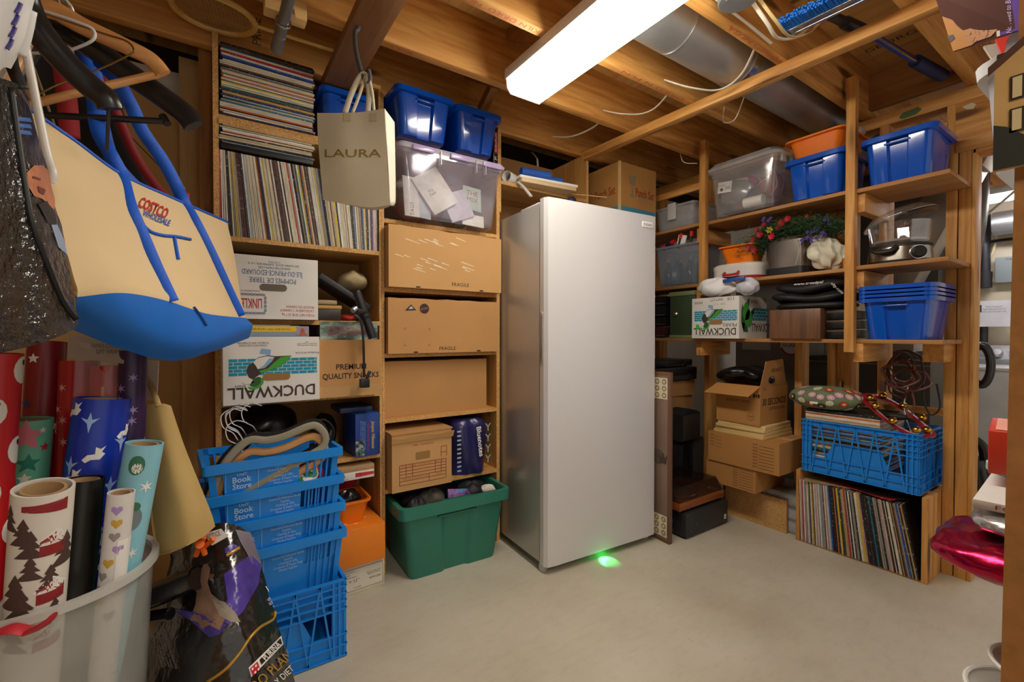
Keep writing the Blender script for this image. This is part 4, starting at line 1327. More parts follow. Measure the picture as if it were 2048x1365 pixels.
MB().tube(smoothpts([at(708, 630, Y=1.85), at(722, 645, Y=1.85), at(727, 690, Y=1.855), at(728, 755, Y=1.86)]), .005, 8).build('cable', RUB, hg, world=True, smooth=True)
c = at(729, 765, Y=1.86)
MB().box(c.x - .019, c.x + .019, c.y - .012, c.y + .012, c.z - .022, c.z + .015).build('clip', RUB, hg, world=True, bevel=.004)
MB().bar(c + V((.008, 0, .01)), c + V((.022, 0, .045)), .012, .012).build('clip_tongue', RUB, hg, world=True, bevel=.003)
# things on the shelf beside the potato box
o = MB().box(-.125, .125, 0, .2, -.012, .012).build('laptop_sleeve', plain('sleeve_black', '#23242a', .5), bevel=.004)
o.matrix_world = Matrix.Translation((.5, FY + .04, 1.265)) @ Matrix.Rotation(math.radians(32), 4, 'Y')
tag(o, 'black padded sleeve slanting down beside the potato box', 'sleeve')
lump('canvas_roll', 'beige canvas roll stuffed above the black sleeve', 'canvas', (.555, FY + .16, 1.325), (.065, .1, .045), '#b7a67f', seed=21, amp=.12)
t = thing('label_maker', 'small brown and black office machine at the back of the shelf', 'machine', (.43, FY + .12, 1.1385))
cbox('base', plain('dark_machine', '#2c2522', .45), t, -.05, .055, -.06, .06, 0, .05, .004)
cbox('top', plain('cream_machine', '#a08a68', .5), t, -.048, .04, -.055, .055, .07, .09, .006)
cbox('roller', plain('roller_yellow', '#b99347', .5), t, -.05, .06, -.05, -.03, .052, .068, .003)
lump('red_cloth', 'small red cloth on the shelf behind the handlebar grip', 'cloth', (.52, FY + .1, 1.155), (.035, .03, .014), '#a82420', seed=22)

# dark shelf below the fruit boxes
BGAR = plain('black_bag_film', '#0f0f12', .3, bump=.8, bs=20.)
lump('black_coat', 'black glossy bag filling the left of the dark shelf', 'bag', (.2, FY + .19, .7), (.125, .11, .085), '#0f0f12', seed=31, mat=BGAR, amp=.1)
lump('black_fringe', 'black fringed garment hanging in the middle of the dark shelf', 'garment', (.43, FY + .16, .645), (.05, .12, .08), '#101012', seed=32, mat=BGAR, amp=.08)
for k, c in enumerate(('cream', 'brown', 'tan')):
    o = MB().box(-.1, .1, -.1, .1, 0, .009).build('old_magazine', plain('oldmag' + c, SLV[c], .6), loc=(.235 + k * .004, FY + .12 + k * .003, .5535 + .0005 + k * .0095))
    tag(o, c + ' magazine, %s in the low pile on the dark shelf' % ['lowest', 'middle one', 'topmost'][k], 'magazine', 'magazines on the dark shelf')
t = thing('model_kit', 'blue model kit box with yellow script standing on the dark shelf', 'box', (.565, FY + .05, .5535), math.radians(4))
cbox('box', plain('kit_blue', '#1c3f8c', .35), t, -.05, .055, -.07, .1, 0, .185, .001)
FB = Fr((0, -.0705, .09), (0, 0, -1), (1, 0, 0))
text('Jacques Villeneuve', FB, 0, .025, .015, plain('kit_yellow', '#e6cf2a', .5), t, w=.12, shear=.3)
text('SUPERIOR RACING KIT 1:12', FB, .01, .005, .008, plain('kit_red', '#b53048', .5), t, w=.12)
text('skill level three model kit\nassembly and paint needed\nglue and tools not included', FB, 0, -.018, .022, plain('kit_pale', '#8fa9d8', .5), t, w=.13)
decal('kit_picture', [(.02, -.05), (.085, -.05), (.085, -.012), (.02, -.012)], FB, printed('kit_pic', [(0, '#1d2b22'), (.45, '#4c6a5e'), (.55, '#8fa3b0'), (.65, '#26303c')], 60.), t)
o = MB().box(-.07, .07, -.09, .09, 0, .022).build('blue_book', plain('book_navy', '#22345e', .5), loc=(.54, FY + .12, .739), bevel=.003)
tag(o, 'thick navy book lying on the model kit box', 'book')
# bottom of the left bookcase
t = thing('paper_box', 'white copy-paper box with a printed label, on the floor', 'box', (.513, FY + .06, .0005), math.radians(3))
cbox('box', plain('paper_box_cream', '#d6cdb8', .7), t, -.11, .108, -.135, .15, 0, .125, .002)
FB = Fr((0, -.1355, .06), (1, 0, 0), (0, 0, 1))
lb = decal('label_panel', [(-.09, -.045), (.1, -.045), (.1, .045), (-.09, .045)], FB, BLACK, t)
decal('label_face', [(-.0885, -.0435), (.0985, -.0435), (.0985, .0435), (-.0885, .0435)], FB, plain('label_cream', '#d9d2c0', .7), lb, z=.001)
for s, x, y, hh, ww in (('Multipurpose', -.05, .035, .006, .06), ('Bond', -.06, .024, .008, .035), ('Multifunction', -.045, .013, .006, .065), ('8½″ × 11″', -.042, -.004, .014, .08), ('10M', -.07, -.022, .008, .02), ('500M', -.07, -.036, .007, .022), ('40M/20#', .065, -.012, .009, .05), ('BLANC BRILLANT\nBRIGHT WHITE', .062, .01, .013, .06), ('10×500', -.01, -.034, .006, .03)):
    text(s, FB, x, y, hh, BLACK, lb, w=ww, z=.0016)
t = thing('orange_box', 'orange printed cardboard box on the copy-paper box', 'box', (.51, FY + .03, .126), math.radians(2))
OB = plain('orange_card', '#e8811c', .5)
cbox('box', OB, t, -.105, .108, -.13, .17, 0, .155, .002)
FB = Fr((0, 0, .1555), (1, 0, 0), (0, 1, 0))
for x, y in ((-.04, -.06), (.0, -.08), (.05, -.03), (.02, .02), (-.05, .05), (.07, .05), (-.02, -.02)):
    decal('printed_icon', rrect(.018, .012, .003, 2, x, y), FB, plain('icon_peach', '#f3b97c', .5), t)
t = tote('orange_tub', 'small orange plastic tub on the orange box', 'tub', (.505, FY + .05, .2825), 0, .14, .2, .095, ORANGE, .8, rec=0, rim=.008, rimh=.008)
lump('black_shoe_bag', 'black shiny pouch inside the small orange tub', 'pouch', (.495, FY + .0, .375), (.05, .035, .04), '#141416', rough=.2, seed=41)
b = MB().lathe([(.03, 0), (.05, .02), (.068, .06), (.064, .06), (.046, .022), (.028, .006)], 24)
o = b.build('red_bowl', plain('bowl_red', '#b8263a', .35), loc=(.525, FY + .125, .3955), smooth=True)
o.rotation_euler = (0, math.radians(-12), 0)
tag(o, 'red plastic bowl tilted behind the black pouch', 'bowl')
t = thing('game_box', 'flat white and maroon game box under the shelf', 'box', (.52, FY + .13, .46))
cbox('box', plain('game_white', '#ddd8d2', .5), t, -.085, .08, -.15, .14, 0, .034, .001)
cbox('lid', plain('game_tan', '#b08e68', .5), t, -.086, .081, -.15, .141, .034, .056, .001)
FB = Fr((0, -.1505, .017), (1, 0, 0), (0, 0, 1))
decal('red_band', [(.0, -.008), (.078, -.004), (.078, .008), (.0, .01)], FB, plain('game_red', '#c02a2a', .5), t)
text('TSR', FB, -.055, .002, .012, BLACK, t); text('2', FB, .02, 0, .014, BLACK, t, z=.0012); text('TEAM VALOUR', FB, -.05, -.011, .004, BLACK, t)
for x in (-.07, .06):
    cbox('support_block', plain('block_tan', '#9a7b50', .7), t, x - .012, x + .012, .06, .1, -.175, 0, 0)

# ================================================================== stack of blue crates
CX, CY = .135, 1.715
lattice_crate('plastic_crate', 'blue lattice crate at the bottom of the floor stack', (.15, 1.725, .0005), 0, .46, .33, .262)


def book_basket(label, z, x, y, rz):
    t = thing('shop_basket', label, 'basket', (x, y, z), rz, 'nested blue shop baskets')
    L, W, H = .375, .24, .28
    tp = .84
    def rect(k, zz): return [V((a * L * k / 2, b * W * k / 2, zz)) for a, b in ((-1, -1), (1, -1), (1, 1), (-1, 1))]
    fl = [[p * 1.0 for p in rect(tp, .0)]]
    MB().loft([rect(tp, 0), rect(tp, .005)]).build('base', SKY, t)
    pr = [(1.0, H - .028), (1.035, H - .028), (1.035, H), (1.0, H)]
    def rr(k, zz): return [V((a * (L / 2 + (k - 1) * .3), b * (W / 2 + (k - 1) * .3), zz)) for a, b in rrect(2, 2, .05, 4)]
    rings = [rr(k, zz) for k, zz in pr]
    MB().loft(rings + [rings[0]], False, False).build('rim', SKY, t, smooth=True)
    sides = MB(); slots_ = MB()
    for s, (a, b) in enumerate((((-1, -1), (1, -1)), ((1, -1), (1, 1)), ((1, 1), (-1, 1)), ((-1, 1), (-1, -1)))):
        A0 = V((a[0] * L * tp / 2, a[1] * W * tp / 2, 0)); B0 = V((b[0] * L * tp / 2, b[1] * W * tp / 2, 0))
        A1 = V((a[0] * L / 2, a[1] * W / 2, H)); B1 = V((b[0] * L / 2, b[1] * W / 2, H))
        q = lambda u, v: A0.lerp(B0, u).lerp(A1.lerp(B1, u), v)
        def slab(u0, u1, v0, v1, mb):
            nn = (B0 - A0).cross(A1 - A0).normalized() * .003
            c = [q(u0, v0), q(u1, v0), q(u1, v1), q(u0, v1)]
            mb.add(c + [p - nn for p in c], [(0, 1, 2, 3), (7, 6, 5, 4), (0, 4, 5, 1), (1, 5, 6, 2), (2, 6, 7, 3), (3, 7, 4, 0)])
        slab(0, .05, 0, 1, sides); slab(.95, 1, 0, 1, sides); slab(0, 1, 0, .35, sides); slab(0, 1, .93, 1, sides)
        u0, u1 = (.1, .67) if s in (0, 2) else (.25, .75)
        slab(u0, u1, .35, .93, sides)
        for u in ([.73, .79, .85, .9] if s in (0, 2) else [.1, .15, .2, .8, .85, .9]): mb_ = MB(); slab(u, u + .016, .35, .93, mb_); mb_.build('slot_bar', SKY, t)
    sides.build('side_wall', SKY, t)
    th = math.atan2(.5 * W * (1 - tp), H)
    # zero of the frame: middle of the front wall at 0.62 of its height (outer face)
    o = V((0, -W * (tp + (1 - tp) * .785) / 2, H * .785))
    fr = Fr(o, (1, 0, 0), (0, -math.sin(th), math.cos(th)))
    PRT = plain('basket_print', '#a9cbe6', .5)
    text('UofT', fr, -.098, .022, .009, PRT, t, bold=.02, z=.004)
    text('Book', fr, -.098, .006, .017, PRT, t, w=.05, bold=.02, z=.004)
    text('Store', fr, -.098, -.014, .017, PRT, t, w=.05, bold=.02, z=.004)
    text('Course Books\nGeneral & Reference Books\nSupplies\nClothing & Gifts\nComputer & Repair Shop\nMedical Supplies', fr, .015, .002, .062, PRT, t, w=.092, z=.004)
    mb = MB()
    for l in (line(-.14, .034, -.055, .034, .0005), line(-.14, -.03, -.14, .034, .0005), line(-.055, -.03, -.055, .034, .0005)): mb.prism(l, fr, .0003, .004)
    mb.build('printed_frame', PRT, t)
    return t


for k, lb in enumerate(('lowest of the four nested blue bookstore baskets, above the lattice crate', 'third from the top of the nested blue bookstore baskets', 'second from the top of the nested blue bookstore baskets', 'topmost blue bookstore basket with clothes hangers in it')):
    book_basket(lb, .138 + k * .0935, .186 - k * .004, 1.705, math.radians(3.5))

# ================================================================== things on the shelving along the stud wall (fronts face -X)
SXF = 2.45
# --- first bay, beside the freezer
CLG = clear('smoky_clear', '#cdd3da', .3, .15)
t = tote('clear_tub', 'low clear tub with a clip lid on the top shelf beside the freezer', 'tub', (2.6, 1.83, 1.7505), R90, .3, .26, .15, clear('dusty_clear', '#b9bcc0', .45, .25), .9, rec=0, rim=.01, rimh=.012)
MB().box(-.03, .03, -.146, -.138, .06, .165).build('lid_clip', clear('clip_clear', '#e6e6e6', .55, .1), t, bevel=.003)
t = tote('clear_bin', 'clear bin of dark bottles on the middle shelf beside the freezer', 'bin', (2.6, 1.81, 1.3865), R90, .32, .268, .26, clear('grey_clear', '#8d99a8', .35, .15), .88, rec=0, rim=.012, rimh=.014)
GL = plain('dark_glass', '#1c2026', .12)
for k, (x, y) in enumerate(((2.55, 1.92), (2.53, 1.84), (2.55, 1.76), (2.62, 1.88), (2.62, 1.79), (2.56, 1.7))):
    b = thing('small_bottle', ['dark bottle with a tan tag', 'dark bottle with a blue and white label', 'dark bottle with a gold cap', 'dark bottle at the back left', 'dark bottle at the back middle', 'dark bottle with a grey cap'][k] + ' in the clear bin', 'bottle', (x, y, 1.406), 0, 'bottles in the clear bin')
    MB().lathe([(.026, 0), (.028, .01), (.028, .1), (.012, .13), (.012, .155)], 14).build('glass', GL, b, smooth=True)
    MB().lathe([(.0135, .15), (.0135, .175)], 12).build('cap', plain('cap%d' % (k % 3), ('#b7a27a', '#2b5fa8', '#8d8f92')[k % 3], .4), b, smooth=True)
    if k == 1:
        FB = Fr((-.0288, 0, .06), (0, -1, 0), (0, 0, 1))
        decal('paper_label', [(-.022, -.035), (.022, -.035), (.022, .035), (-.022, .035)], FB, plain('label_blue', '#3d86c4', .5), b)
        decal('label_patch', rrect(.028, .028, .006, 3), FB, WHITE, b, z=.0012)
for k, (y, z, a) in enumerate(((1.885, 1.668, .3), (1.8, 1.672, 1.3), (1.72, 1.672, 1.45))):
    c = thing('spring_clamp', ['red-tipped clamp lying at the left on the clear bin', 'red-tipped clamp standing in the middle of the clear bin', 'red-tipped clamp at the right of the clear bin'][k], 'clamp', (2.5, y, z), group='red-tipped clamps')
    d = V((0, -math.cos(a), math.sin(a)))
    MB().tube([d * -.03, d * .03], .009, 8).build('jaw', plain('clamp_black', '#1d1b1b', .5), c, smooth=True)
    MB().tube([d * .02, d * .05], .012, 10).build('tip', plain('clamp_red', '#d2211f', .4), c, smooth=True)
    MB().tube([d * -.045, d * -.02], .012, 10).build('tip', plain('clamp_red', '#d2211f', .4), c, smooth=True)
lump('blue_plastic_bag', 'crumpled blue plastic bag over the left rim of the clear bin', 'bag', (2.56, 1.93, 1.672), (.04, .025, .02), '#1d3f8f', rough=.25, seed=51)
o = MB().box(-.003, .003, -.03, .03, -.03, .03).build('paper_card', plain('paper', '#e3dfcf', .6), bevel=.0005)
o.matrix_world = Matrix.Translation((2.5, 1.785, 1.68)) @ Matrix.Rotation(.25, 4, 'X'); tag(o, 'small cream card sticking up between the clamps', 'card')
# stack of stereo units and a green steel box on the low shelf
for k, (z, h, c) in enumerate(((1.0585, .075, '#3c211c'), (1.134, .06, '#15151a'), (1.195, .075, '#1a1b22'), (1.271, .06, '#17171b'))):
    t = thing('stereo_unit', ['maroon', 'slim black', 'tall black', 'uppermost black'][k] + ' stereo unit in the stack behind the freezer', 'stereo', (2.6, 2.02, z), group='stereo units stacked behind the freezer')
    cbox('case', plain('stereo%d' % k, c, .35), t, -.13, .12, -.14, .17, .004, h - .002, .003)
    cbox('trim_strip', plain('trim_silver', '#8d8d90', .3, .7), t, -.132, -.129, -.13, .16, .012, .016, 0)
    for yy in (-.1, .12): cbox('foot', BLACK, t, -.11, -.09, yy, yy + .02, 0, .004, 0)
t = thing('cash_box', 'green steel box with a round latch on the low shelf', 'box', (2.575, 1.745, 1.0585), R90)
cbox('body', plain('dark_green_enamel', '#3a4f36', .5), t, -.09, .09, -.125, .125, .015, .262, .004)
cbox('lid', plain('pale_green_enamel', '#7d8a5e', .5), t, -.094, .094, -.13, .13, .262, .29, .004)
cbox('foot_band', plain('pale_green_enamel', '#7d8a5e', .5), t, -.093, .093, -.128, .128, 0, .018, .002)
Fg = Fr((-.045, -.125, .15), (1, 0, 0), (0, 0, 1))
MB().lathe([(.015, 0), (.015, .008), (.008, .014), (.001, .016)], 16, M=Fg.mat()).build('latch', STEEL, t, smooth=True)
# --- second bay
t = tote('clear_tote', 'big clear tote of red and teal oven mitts on the top shelf', 'tote', (2.567, 1.357, 1.7475), R90, .37, .315, .26, clear('frosty_clear', '#dcdfe3', .22, .1, gloss=.4), .88, rec=0, rim=.014, rimh=.016)
lidm = clear('clear_lid2', '#dfe1e4', .38, .12)
ld = MB().loft([[V((x, y, z)) for x, y in rrect(.37 + 2 * o, .315 + 2 * o, .05, 6)] for o, z in ((.016, .26), (.02, .275), (.0, .3), (-.03, .305))]).build('lid', lidm, t, smooth=True)
for x in (-.1, .0, .1): MB().box(.187, .201, x - .02, x + .02, .225, .28).build('lid_clip', lidm, t, bevel=.003)
STR = printed('mitt_stripe', [(0, '#a83a44'), (.35, '#cfc7bd'), (.55, '#7fb0aa'), (.7, '#b04a52')], 3.5, 'wave', rough=.7)
lump('oven_mitt', 'striped red and teal mitt at the top in the big clear tote', 'mitt', (2.58, 1.42, 1.945), (.07, .08, .045), '#a83a44', seed=61, mat=STR)
lump('oven_mitt', 'striped red and white mitt at the right in the big clear tote', 'mitt', (2.58, 1.27, 1.9), (.09, .05, .065), '#a83a44', seed=62, mat=STR)
lump('foil_platter', 'silver padded bag with pale blue edging in the big clear tote', 'bag', (2.475, 1.42, 1.885), (.025, .09, .06), '#b9bcb8', rough=.25, seed=63, mat=plain('silver_quilt', '#a9adb0', .25, .6, bump=.8, bs=16.))
lump('plum_cloth', 'plum cloth at the bottom of the big clear tote', 'cloth', (2.57, 1.36, 1.802), (.105, .12, .03), '#7a2a45', seed=64)
o = MB().box(-.003, .003, -.04, .04, -.03, .03).build('price_tag', WHITE)
o.matrix_world = Matrix.Translation((2.425, 1.455, 1.91)) @ Matrix.Rotation(.1, 4, 'X'); tag(o, 'white printed tag inside the big clear tote', 'tag')
Fg = Fr((-.0035, 0, 0), (0, -1, 0), (0, 0, 1))
text('HOME', Fg, -.018, .01, .01, plain('case_red', '#a8241f', .4), o); decal('tag_picture', circ(.009, 12, -.016, -.012), Fg, BLACK, o); text('IIIIII', Fg, .02, -.005, .014, BLACK, o)
o = MB().tube([(0, -.05, 0), (0, .05, 0)], .028, 20).build('paper_towel', plain('grey_white', '#cfcdc9', .5), loc=(2.445, 1.3, 1.797), smooth=True)
tag(o, 'short white roll at the bottom of the big clear tote', 'roll')
tote('storage_bin', 'blue open bin holding an orange tub, second bay', 'bin', (2.575, 1.005, 1.7475), R90, .24, .3, .195, BLUE, .89)
t = tote('orange_tub', 'orange plastic tub sitting inside a blue bin on the top shelf', 'tub', (2.575, 1.005, 1.915), R90, .232, .3, .125, ORANGE, .8, rec=0, rim=.018, rimh=.008)
lump('clear_film', 'crumpled clear plastic film behind the orange tub', 'film', (2.67, .93, 2.08), (.05, .05, .03), '#b9b9b6', seed=66, mat=clear('crumpled_film', '#cfd0d0', .35, .08))
# middle shelf, second bay
t = thing('cake_carrier', 'white cake carrier with red handles on the middle shelf', 'carrier', (2.565, 1.435, 1.3885), R90)
mb = MB().loft([[V((x * k, y * k, z)) for x, y in rrect(.285, .2, .07, 6)] for k, z in ((.97, 0), (1, .012), (1, .02))])
mb.build('tray', plain('tray_red', '#9c2738', .4), t, smooth=True)
MB().loft([[V((x * k, y * k, z)) for x, y in rrect(.281, .196, .07, 6)] for k, z in ((1, .02), (1, .06), (1.03, .072), (1.02, .085), (.9, .095))]).build('cover', plain('carrier_white', '#dcdbd7', .35), t, smooth=True)
for s in (-1,):
    MB().tube(smoothpts([(-.04, s * .1, .045), (-.035, s * .122, .03), (.035, s * .122, .03), (.04, s * .1, .045)]), .007, 8).build('handle', plain('handle_red', '#b02a36', .4), t, smooth=True)
tote('orange_tub', 'orange plastic tub standing on the cake carrier', 'tub', (2.563, 1.42, 1.484), R90, .2, .17, .1, ORANGE, .78, rec=0, rim=.012, rimh=.008)
t = thing('clear_canister', 'clear canister with an orange-lined photo behind the orange tub', 'canister', (2.711, 1.5, 1.3885), R90)
MB().lathe([(.03, 0), (.034, .01), (.034, .22), (.032, .23)], 22).build('jar', clear('canister_clear', '#d5d8dc', .4, .12), t, smooth=True)
MB().lathe([(.036, .225), (.036, .24)], 22).build('lid', clear('canister_lid', '#dadada', .6, .2), t, smooth=True)
decal('photo', [(-.02, .17), (.02, .17), (.02, .215), (-.02, .215)], Fr((0, -.035, 0), (1, 0, 0), (0, 0, 1)), printed('canister_photo', [(0, '#2a2620'), (.4, '#6a6655'), (.55, '#c9c2ae')], 40.), t)
t = thing('steel_bin', 'square brushed steel bin with a black base on the middle shelf', 'bin', (2.615, 1.18, 1.3885), R90)
MB().loft([[V((x, y, z)) for x, y in rrect(.2, .2, .03, 5)] for z in (.045, .185)]).build('shell', plain('brushed_steel', '#8d857d', .25, .9, var=.08), t, smooth=True)
MB().loft([[V((x, y, z)) for x, y in rrect(.204, .204, .03, 5)] for z in (0, .045)]).build('base', plain('bin_black', '#17181c', .4), t, smooth=True)
# garland of greenery and flowers on the steel bin
gl = thing('flower_garland', 'artificial evergreen garland with red and purple flowers on the steel bin', 'garland', (2.6, 1.17, 1.597))
rg = random.Random(9)
def spray(mb, c, n, r, L):
    for _ in range(n):
        d = V((rg.gauss(0, 1), rg.gauss(0, 1), rg.gauss(0, .8))).normalized()
        p = c + V((rg.gauss(0, r), rg.gauss(0, r), rg.gauss(0, r * .55)))
        q = p + d * L * rg.uniform(.6, 1.2)
        s = d.orthogonal().normalized() * .0019
        mb.add([p - s, p + s, q], [(0, 1, 2)])
path = [V((-.06, .19 - i * .042, (-.04 if i == 0 else (-.01 if i == 1 else .035 * math.sin(i / 9 * PI) + .01)))) for i in range(10)]
mb = MB()
for i, c in enumerate(path): spray(mb, c, 1000, .034, .042)
nd = mb.build('needles', plain('needle_green', '#3d5a38', .6, var=.3, vs=30.), gl); tag(nd, kind='stuff')
def flower(c, n, L, m, cm, tilt):
    mb = MB()
    L *= .72; c = c + V((-.012, 0, 0))
    f = Fr(c, (0, -1, 0), (0, 0, 1)); nrm = V((-1, 0, 0))
    for k in range(n):
        a = 2 * PI * k / n
        d = (f.r * math.cos(a) + f.u * math.sin(a)); s = (f.r * -math.sin(a) + f.u * math.cos(a)) * L * .3
        b = c + d * L * .5 + nrm * .006
        mb.add([c, b + s, c + d * L + nrm * tilt, b - s], [(0, 1, 2, 3)])
    return mb.build('flower', m, gl, solid=.001)
RF = plain('flower_red', '#b3162a', .5); PF = plain('flower_violet', '#5a4aa0', .6); YF = plain('flower_yellow', '#c2b02a', .6)
for dy, dz, m, n, L in ((.15, .0, RF, 7, .026), (.11, .02, RF, 8, .03), (.13, .05, RF, 6, .022), (.05, .0, RF, 7, .03), (.06, .035, YF, 6, .03), (.0, .06, RF, 9, .03), (-.03, .075, RF, 9, .026), (.09, .07, RF, 6, .02), (-.12, .07, RF, 5, .015), (.17, -.04, RF, 6, .028), (.14, -.06, RF, 5, .03), (.02, .04, RF, 6, .02)):
    flower(V((-.115, dy, dz)), n, L, m, None, .008)
for dy, dz in ((-.13, -.02), (-.16, .0), (-.1, -.03), (-.19, -.03), (-.2, .03), (-.15, -.05), (.1, .085), (.08, .1)):
    for k in range(3):
        flower(V((-.1 + rg.uniform(-.02, .02), dy + rg.uniform(-.015, .015), dz + rg.uniform(-.015, .015))), 5, .016, PF, None, .004)
mb = MB(); spray(mb, V((.0, -.19, .0)), 260, .03, .035)
tag(mb.build('heather_sprigs', plain('heather', '#5d5a6e', .7), gl), kind='stuff')
MB().tube(smoothpts([(-.09, -.06, -.03), (-.11, -.075, -.09), (-.11, -.06, -.16)]), .0015, 4).build('ribbon_tail', plain('ribbon_blue', '#9fb4c8', .3), gl)
# crumpled carrier bag, jar
def crumple(u, v):
    a = u * 2 * PI; b = (v - .5) * PI
    w = 1 + .25 * math.sin(4 * a + 2 * b) * math.cos(3 * b) + .1 * math.sin(9 * a)
    return V((.05 * w * math.cos(a) * math.cos(b), .075 * w * math.sin(a) * math.cos(b) + .02 * v, .065 * w * math.sin(b) * (1.0) + .03 * max(0, math.sin(a)) * v))
o = MB().grid(crumple, 40, 20).build('carrier_bag', plain('bag_cream', '#d6d2bd', .4, bump=.6, bs=26.), loc=(2.54, .98, 1.478), smooth=True, ang=50)
tag(o, 'crumpled cream plastic carrier bag on the middle shelf', 'bag')
o = thing('orange_jar', 'small amber jar with a white lid beside the post', 'jar', (2.53, .893, 1.3885))
MB().lathe([(.022, 0), (.024, .005), (.024, .055)], 18).build('jar', plain('amber_jar', '#d8831f', .3), o, smooth=True)
MB().lathe([(.0255, .055), (.0255, .068)], 18).build('lid', WHITE, o, smooth=True)
# low shelf, second bay
t, f = open_carton('fruit_box', 'white pear box with upside-down green pears on the low shelf', (2.525, 1.485, 1.0585), R90, .285, .29, .232, WC)
duck_print(f, .285, .232, t)
text('110', f, .095, .218, .018, UMBER, t, rot=PI, w=.036); text('BARTLETT', f, .01, .218, .014, UMBER, t, rot=PI, w=.075); text('US #1    4    2', f, .03, .192, .008, UMBER, t, rot=PI)
text('PEARS', f, .09, .075, .018, UMBER, t, rot=PI, w=.08); text('IIIIIIIIII', f, -.1, .205, .014, UMBER, t, rot=PI, w=.05)
text('DUCKWALL-POOLEY FRUIT CO. HOOD RIVER, OREGON', f, .0, .016, .006, BLINK, t, rot=PI, w=.2)
decal('green_sticker', [(-.115, .055), (-.095, .055), (-.095, .08), (-.115, .08)], f, plain('sticker_green', '#35d03e', .5), t, z=.002)
fs = Fr((.1425, 0, 0), (0, 1, 0), (0, 0, 1))
leaf = lambda cx, cy, w, h, a: [(cx + math.cos(a) * x - math.sin(a) * y, cy + math.sin(a) * x + math.cos(a) * y) for x, y in ((0, -h / 2), (w / 2, -h * .1), (w * .3, h * .3), (0, h / 2), (-w * .3, h * .3), (-w / 2, -h * .1))]
for cx, cy, w, h, a, m in ((-.105, .11, .04, .16, .1, GRND), (-.06, .18, .03, .1, -.3, GRND), (-.02, .13, .04, .1, -.6, GRND), (-.085, .06, .05, .08, .9, GRND)):
    decal('printed_leaf', leaf(cx, cy, w, h, a), fs, m, t)
for cx, cy in ((-.075, .15), (-.05, .11)):
    decal('printed_pear', [(cx + .035 * math.cos(u) * (1 - .25 * math.sin(u)), cy + .05 * math.sin(u)) for u in [k * PI / 10 for k in range(20)]], fs, GRN, t, z=.0012)
text('PEARS', fs, .0, .205, .02, UMBER, t, rot=PI, w=.08); text('DUCKWALL', fs, .1, .06, .045, UMBER, t, rot=PI, w=.25, bold=.015)
mb = MB()
for r in range(4):
    for k in range(5): mb.prism([(-.01 + k * .03 + (r % 2) * .014, .1 + r * .018), (.017 + k * .03 + (r % 2) * .014, .1 + r * .018), (.017 + k * .03 + (r % 2) * .014, .115 + r * .018), (-.01 + k * .03 + (r % 2) * .014, .115 + r * .018)], fs, .0003, .0005)
mb.build('printed_bricks', TEAL, t)
# stuffing in a clear bag on the pear box
lump('stuffing_bag', 'white pillow stuffing in a clear zip bag on the pear box', 'bag', (2.402, 1.49, 1.347), (.043, .115, .05), '#e6e8ee', seed=71, mat=plain('stuffing', '#eceef2', .6, bump=.4, bs=14.))
lump('stuffing_bag', 'smaller bag of white stuffing with a blue zip beside the first', 'bag', (2.404, 1.31, 1.338), (.04, .06, .043), '#d5d8e2', seed=72, mat=plain('stuffing2', '#c9cdd8', .35, bump=1., bs=12.))
o = MB().bar((2.355, 1.42, 1.372), (2.36, 1.3, 1.38), .012, .02).build('blue_zip', plain('zip_blue', '#2b4fa0', .3), loc=(2.358, 1.36, 1.37), world=True, bevel=.003)
tag(o, 'blue zip strip across the bags of stuffing', 'zip')
# walnut box, dark units, folded jacket
WAL = wood('walnut', 'z', '#4e3526', '#6f4c35', '#7f5a40', .4, knots=False, fine=1.4)
o = MB().box(-.118, .118, -.13, .13, 0, .148).build('walnut_box', WAL, loc=(2.56, 1.09, 1.0585), rotz=R90, bevel=.002)
tag(o, 'walnut veneer speaker box on the low shelf under the black jacket', 'box')
for k in range(3):
    t = thing('stereo_unit', ['lower', 'middle', 'upper'][k] + ' black stereo unit beside the walnut box', 'stereo', (2.6, .915, 1.0585 + k * .046), group='stereo units beside the walnut box')
    cbox('case', plain('stereo_black', '#131316', .35), t, -.12, .12, -.045, .05, .004, .044, .002)
    cbox('silver_strip', plain('trim_brass', '#6d5b46', .3, .6), t, -.122, -.119, -.045, .05, .034, .042, 0)
    cbox('foot', BLACK, t, -.1, -.08, -.03, .03, 0, .004, 0)
jk = thing('folded_jacket', 'folded black jacket with white web address printed on it', 'jacket', (2.56, 1.05, 1.2075))
JM = plain('jacket_black', '#1b1b1e', .55, bump=.5, bs=10., var=.2)
for k, (z, sx, sy, h) in enumerate(((.016, .12, .17, .04), (.058, .125, .185, .045), (.108, .11, .16, .055))):
    def jf(u, v, z=z, sx=sx, sy=sy, h=h, k=k):
        a = u * 2 * PI; b = (v - .5) * PI
        c, s = math.cos(a), math.sin(a); kk = (abs(c) ** 3.4 + abs(s) ** 3.4) ** (-1 / 3.4)
        w = 1 + .04 * math.sin(5 * a + k * 2)
        return V((sx * kk * c * w * math.cos(b) ** .4, sy * kk * s * w * math.cos(b) ** .4, max(0, z + h / 2 * math.sin(b) + .01 * math.sin(3 * a + k) * (1 if z > .02 else 0))))
    MB().grid(jf, 36, 10).build('fold', JM, jk, smooth=True, ang=80)
text('www.treadpal', Fr((-.1, -.015, .118), (0, -1, 0), (.45, 0, .9)), 0, 0, .016, WHITE, jk, w=.13, z=.012)
text('elty.com', Fr((-.112, -.135, .085), (.2, -.6, -.75), (.5, -.4, .4)), 0, 0, .014, WHITE, jk, z=.012)
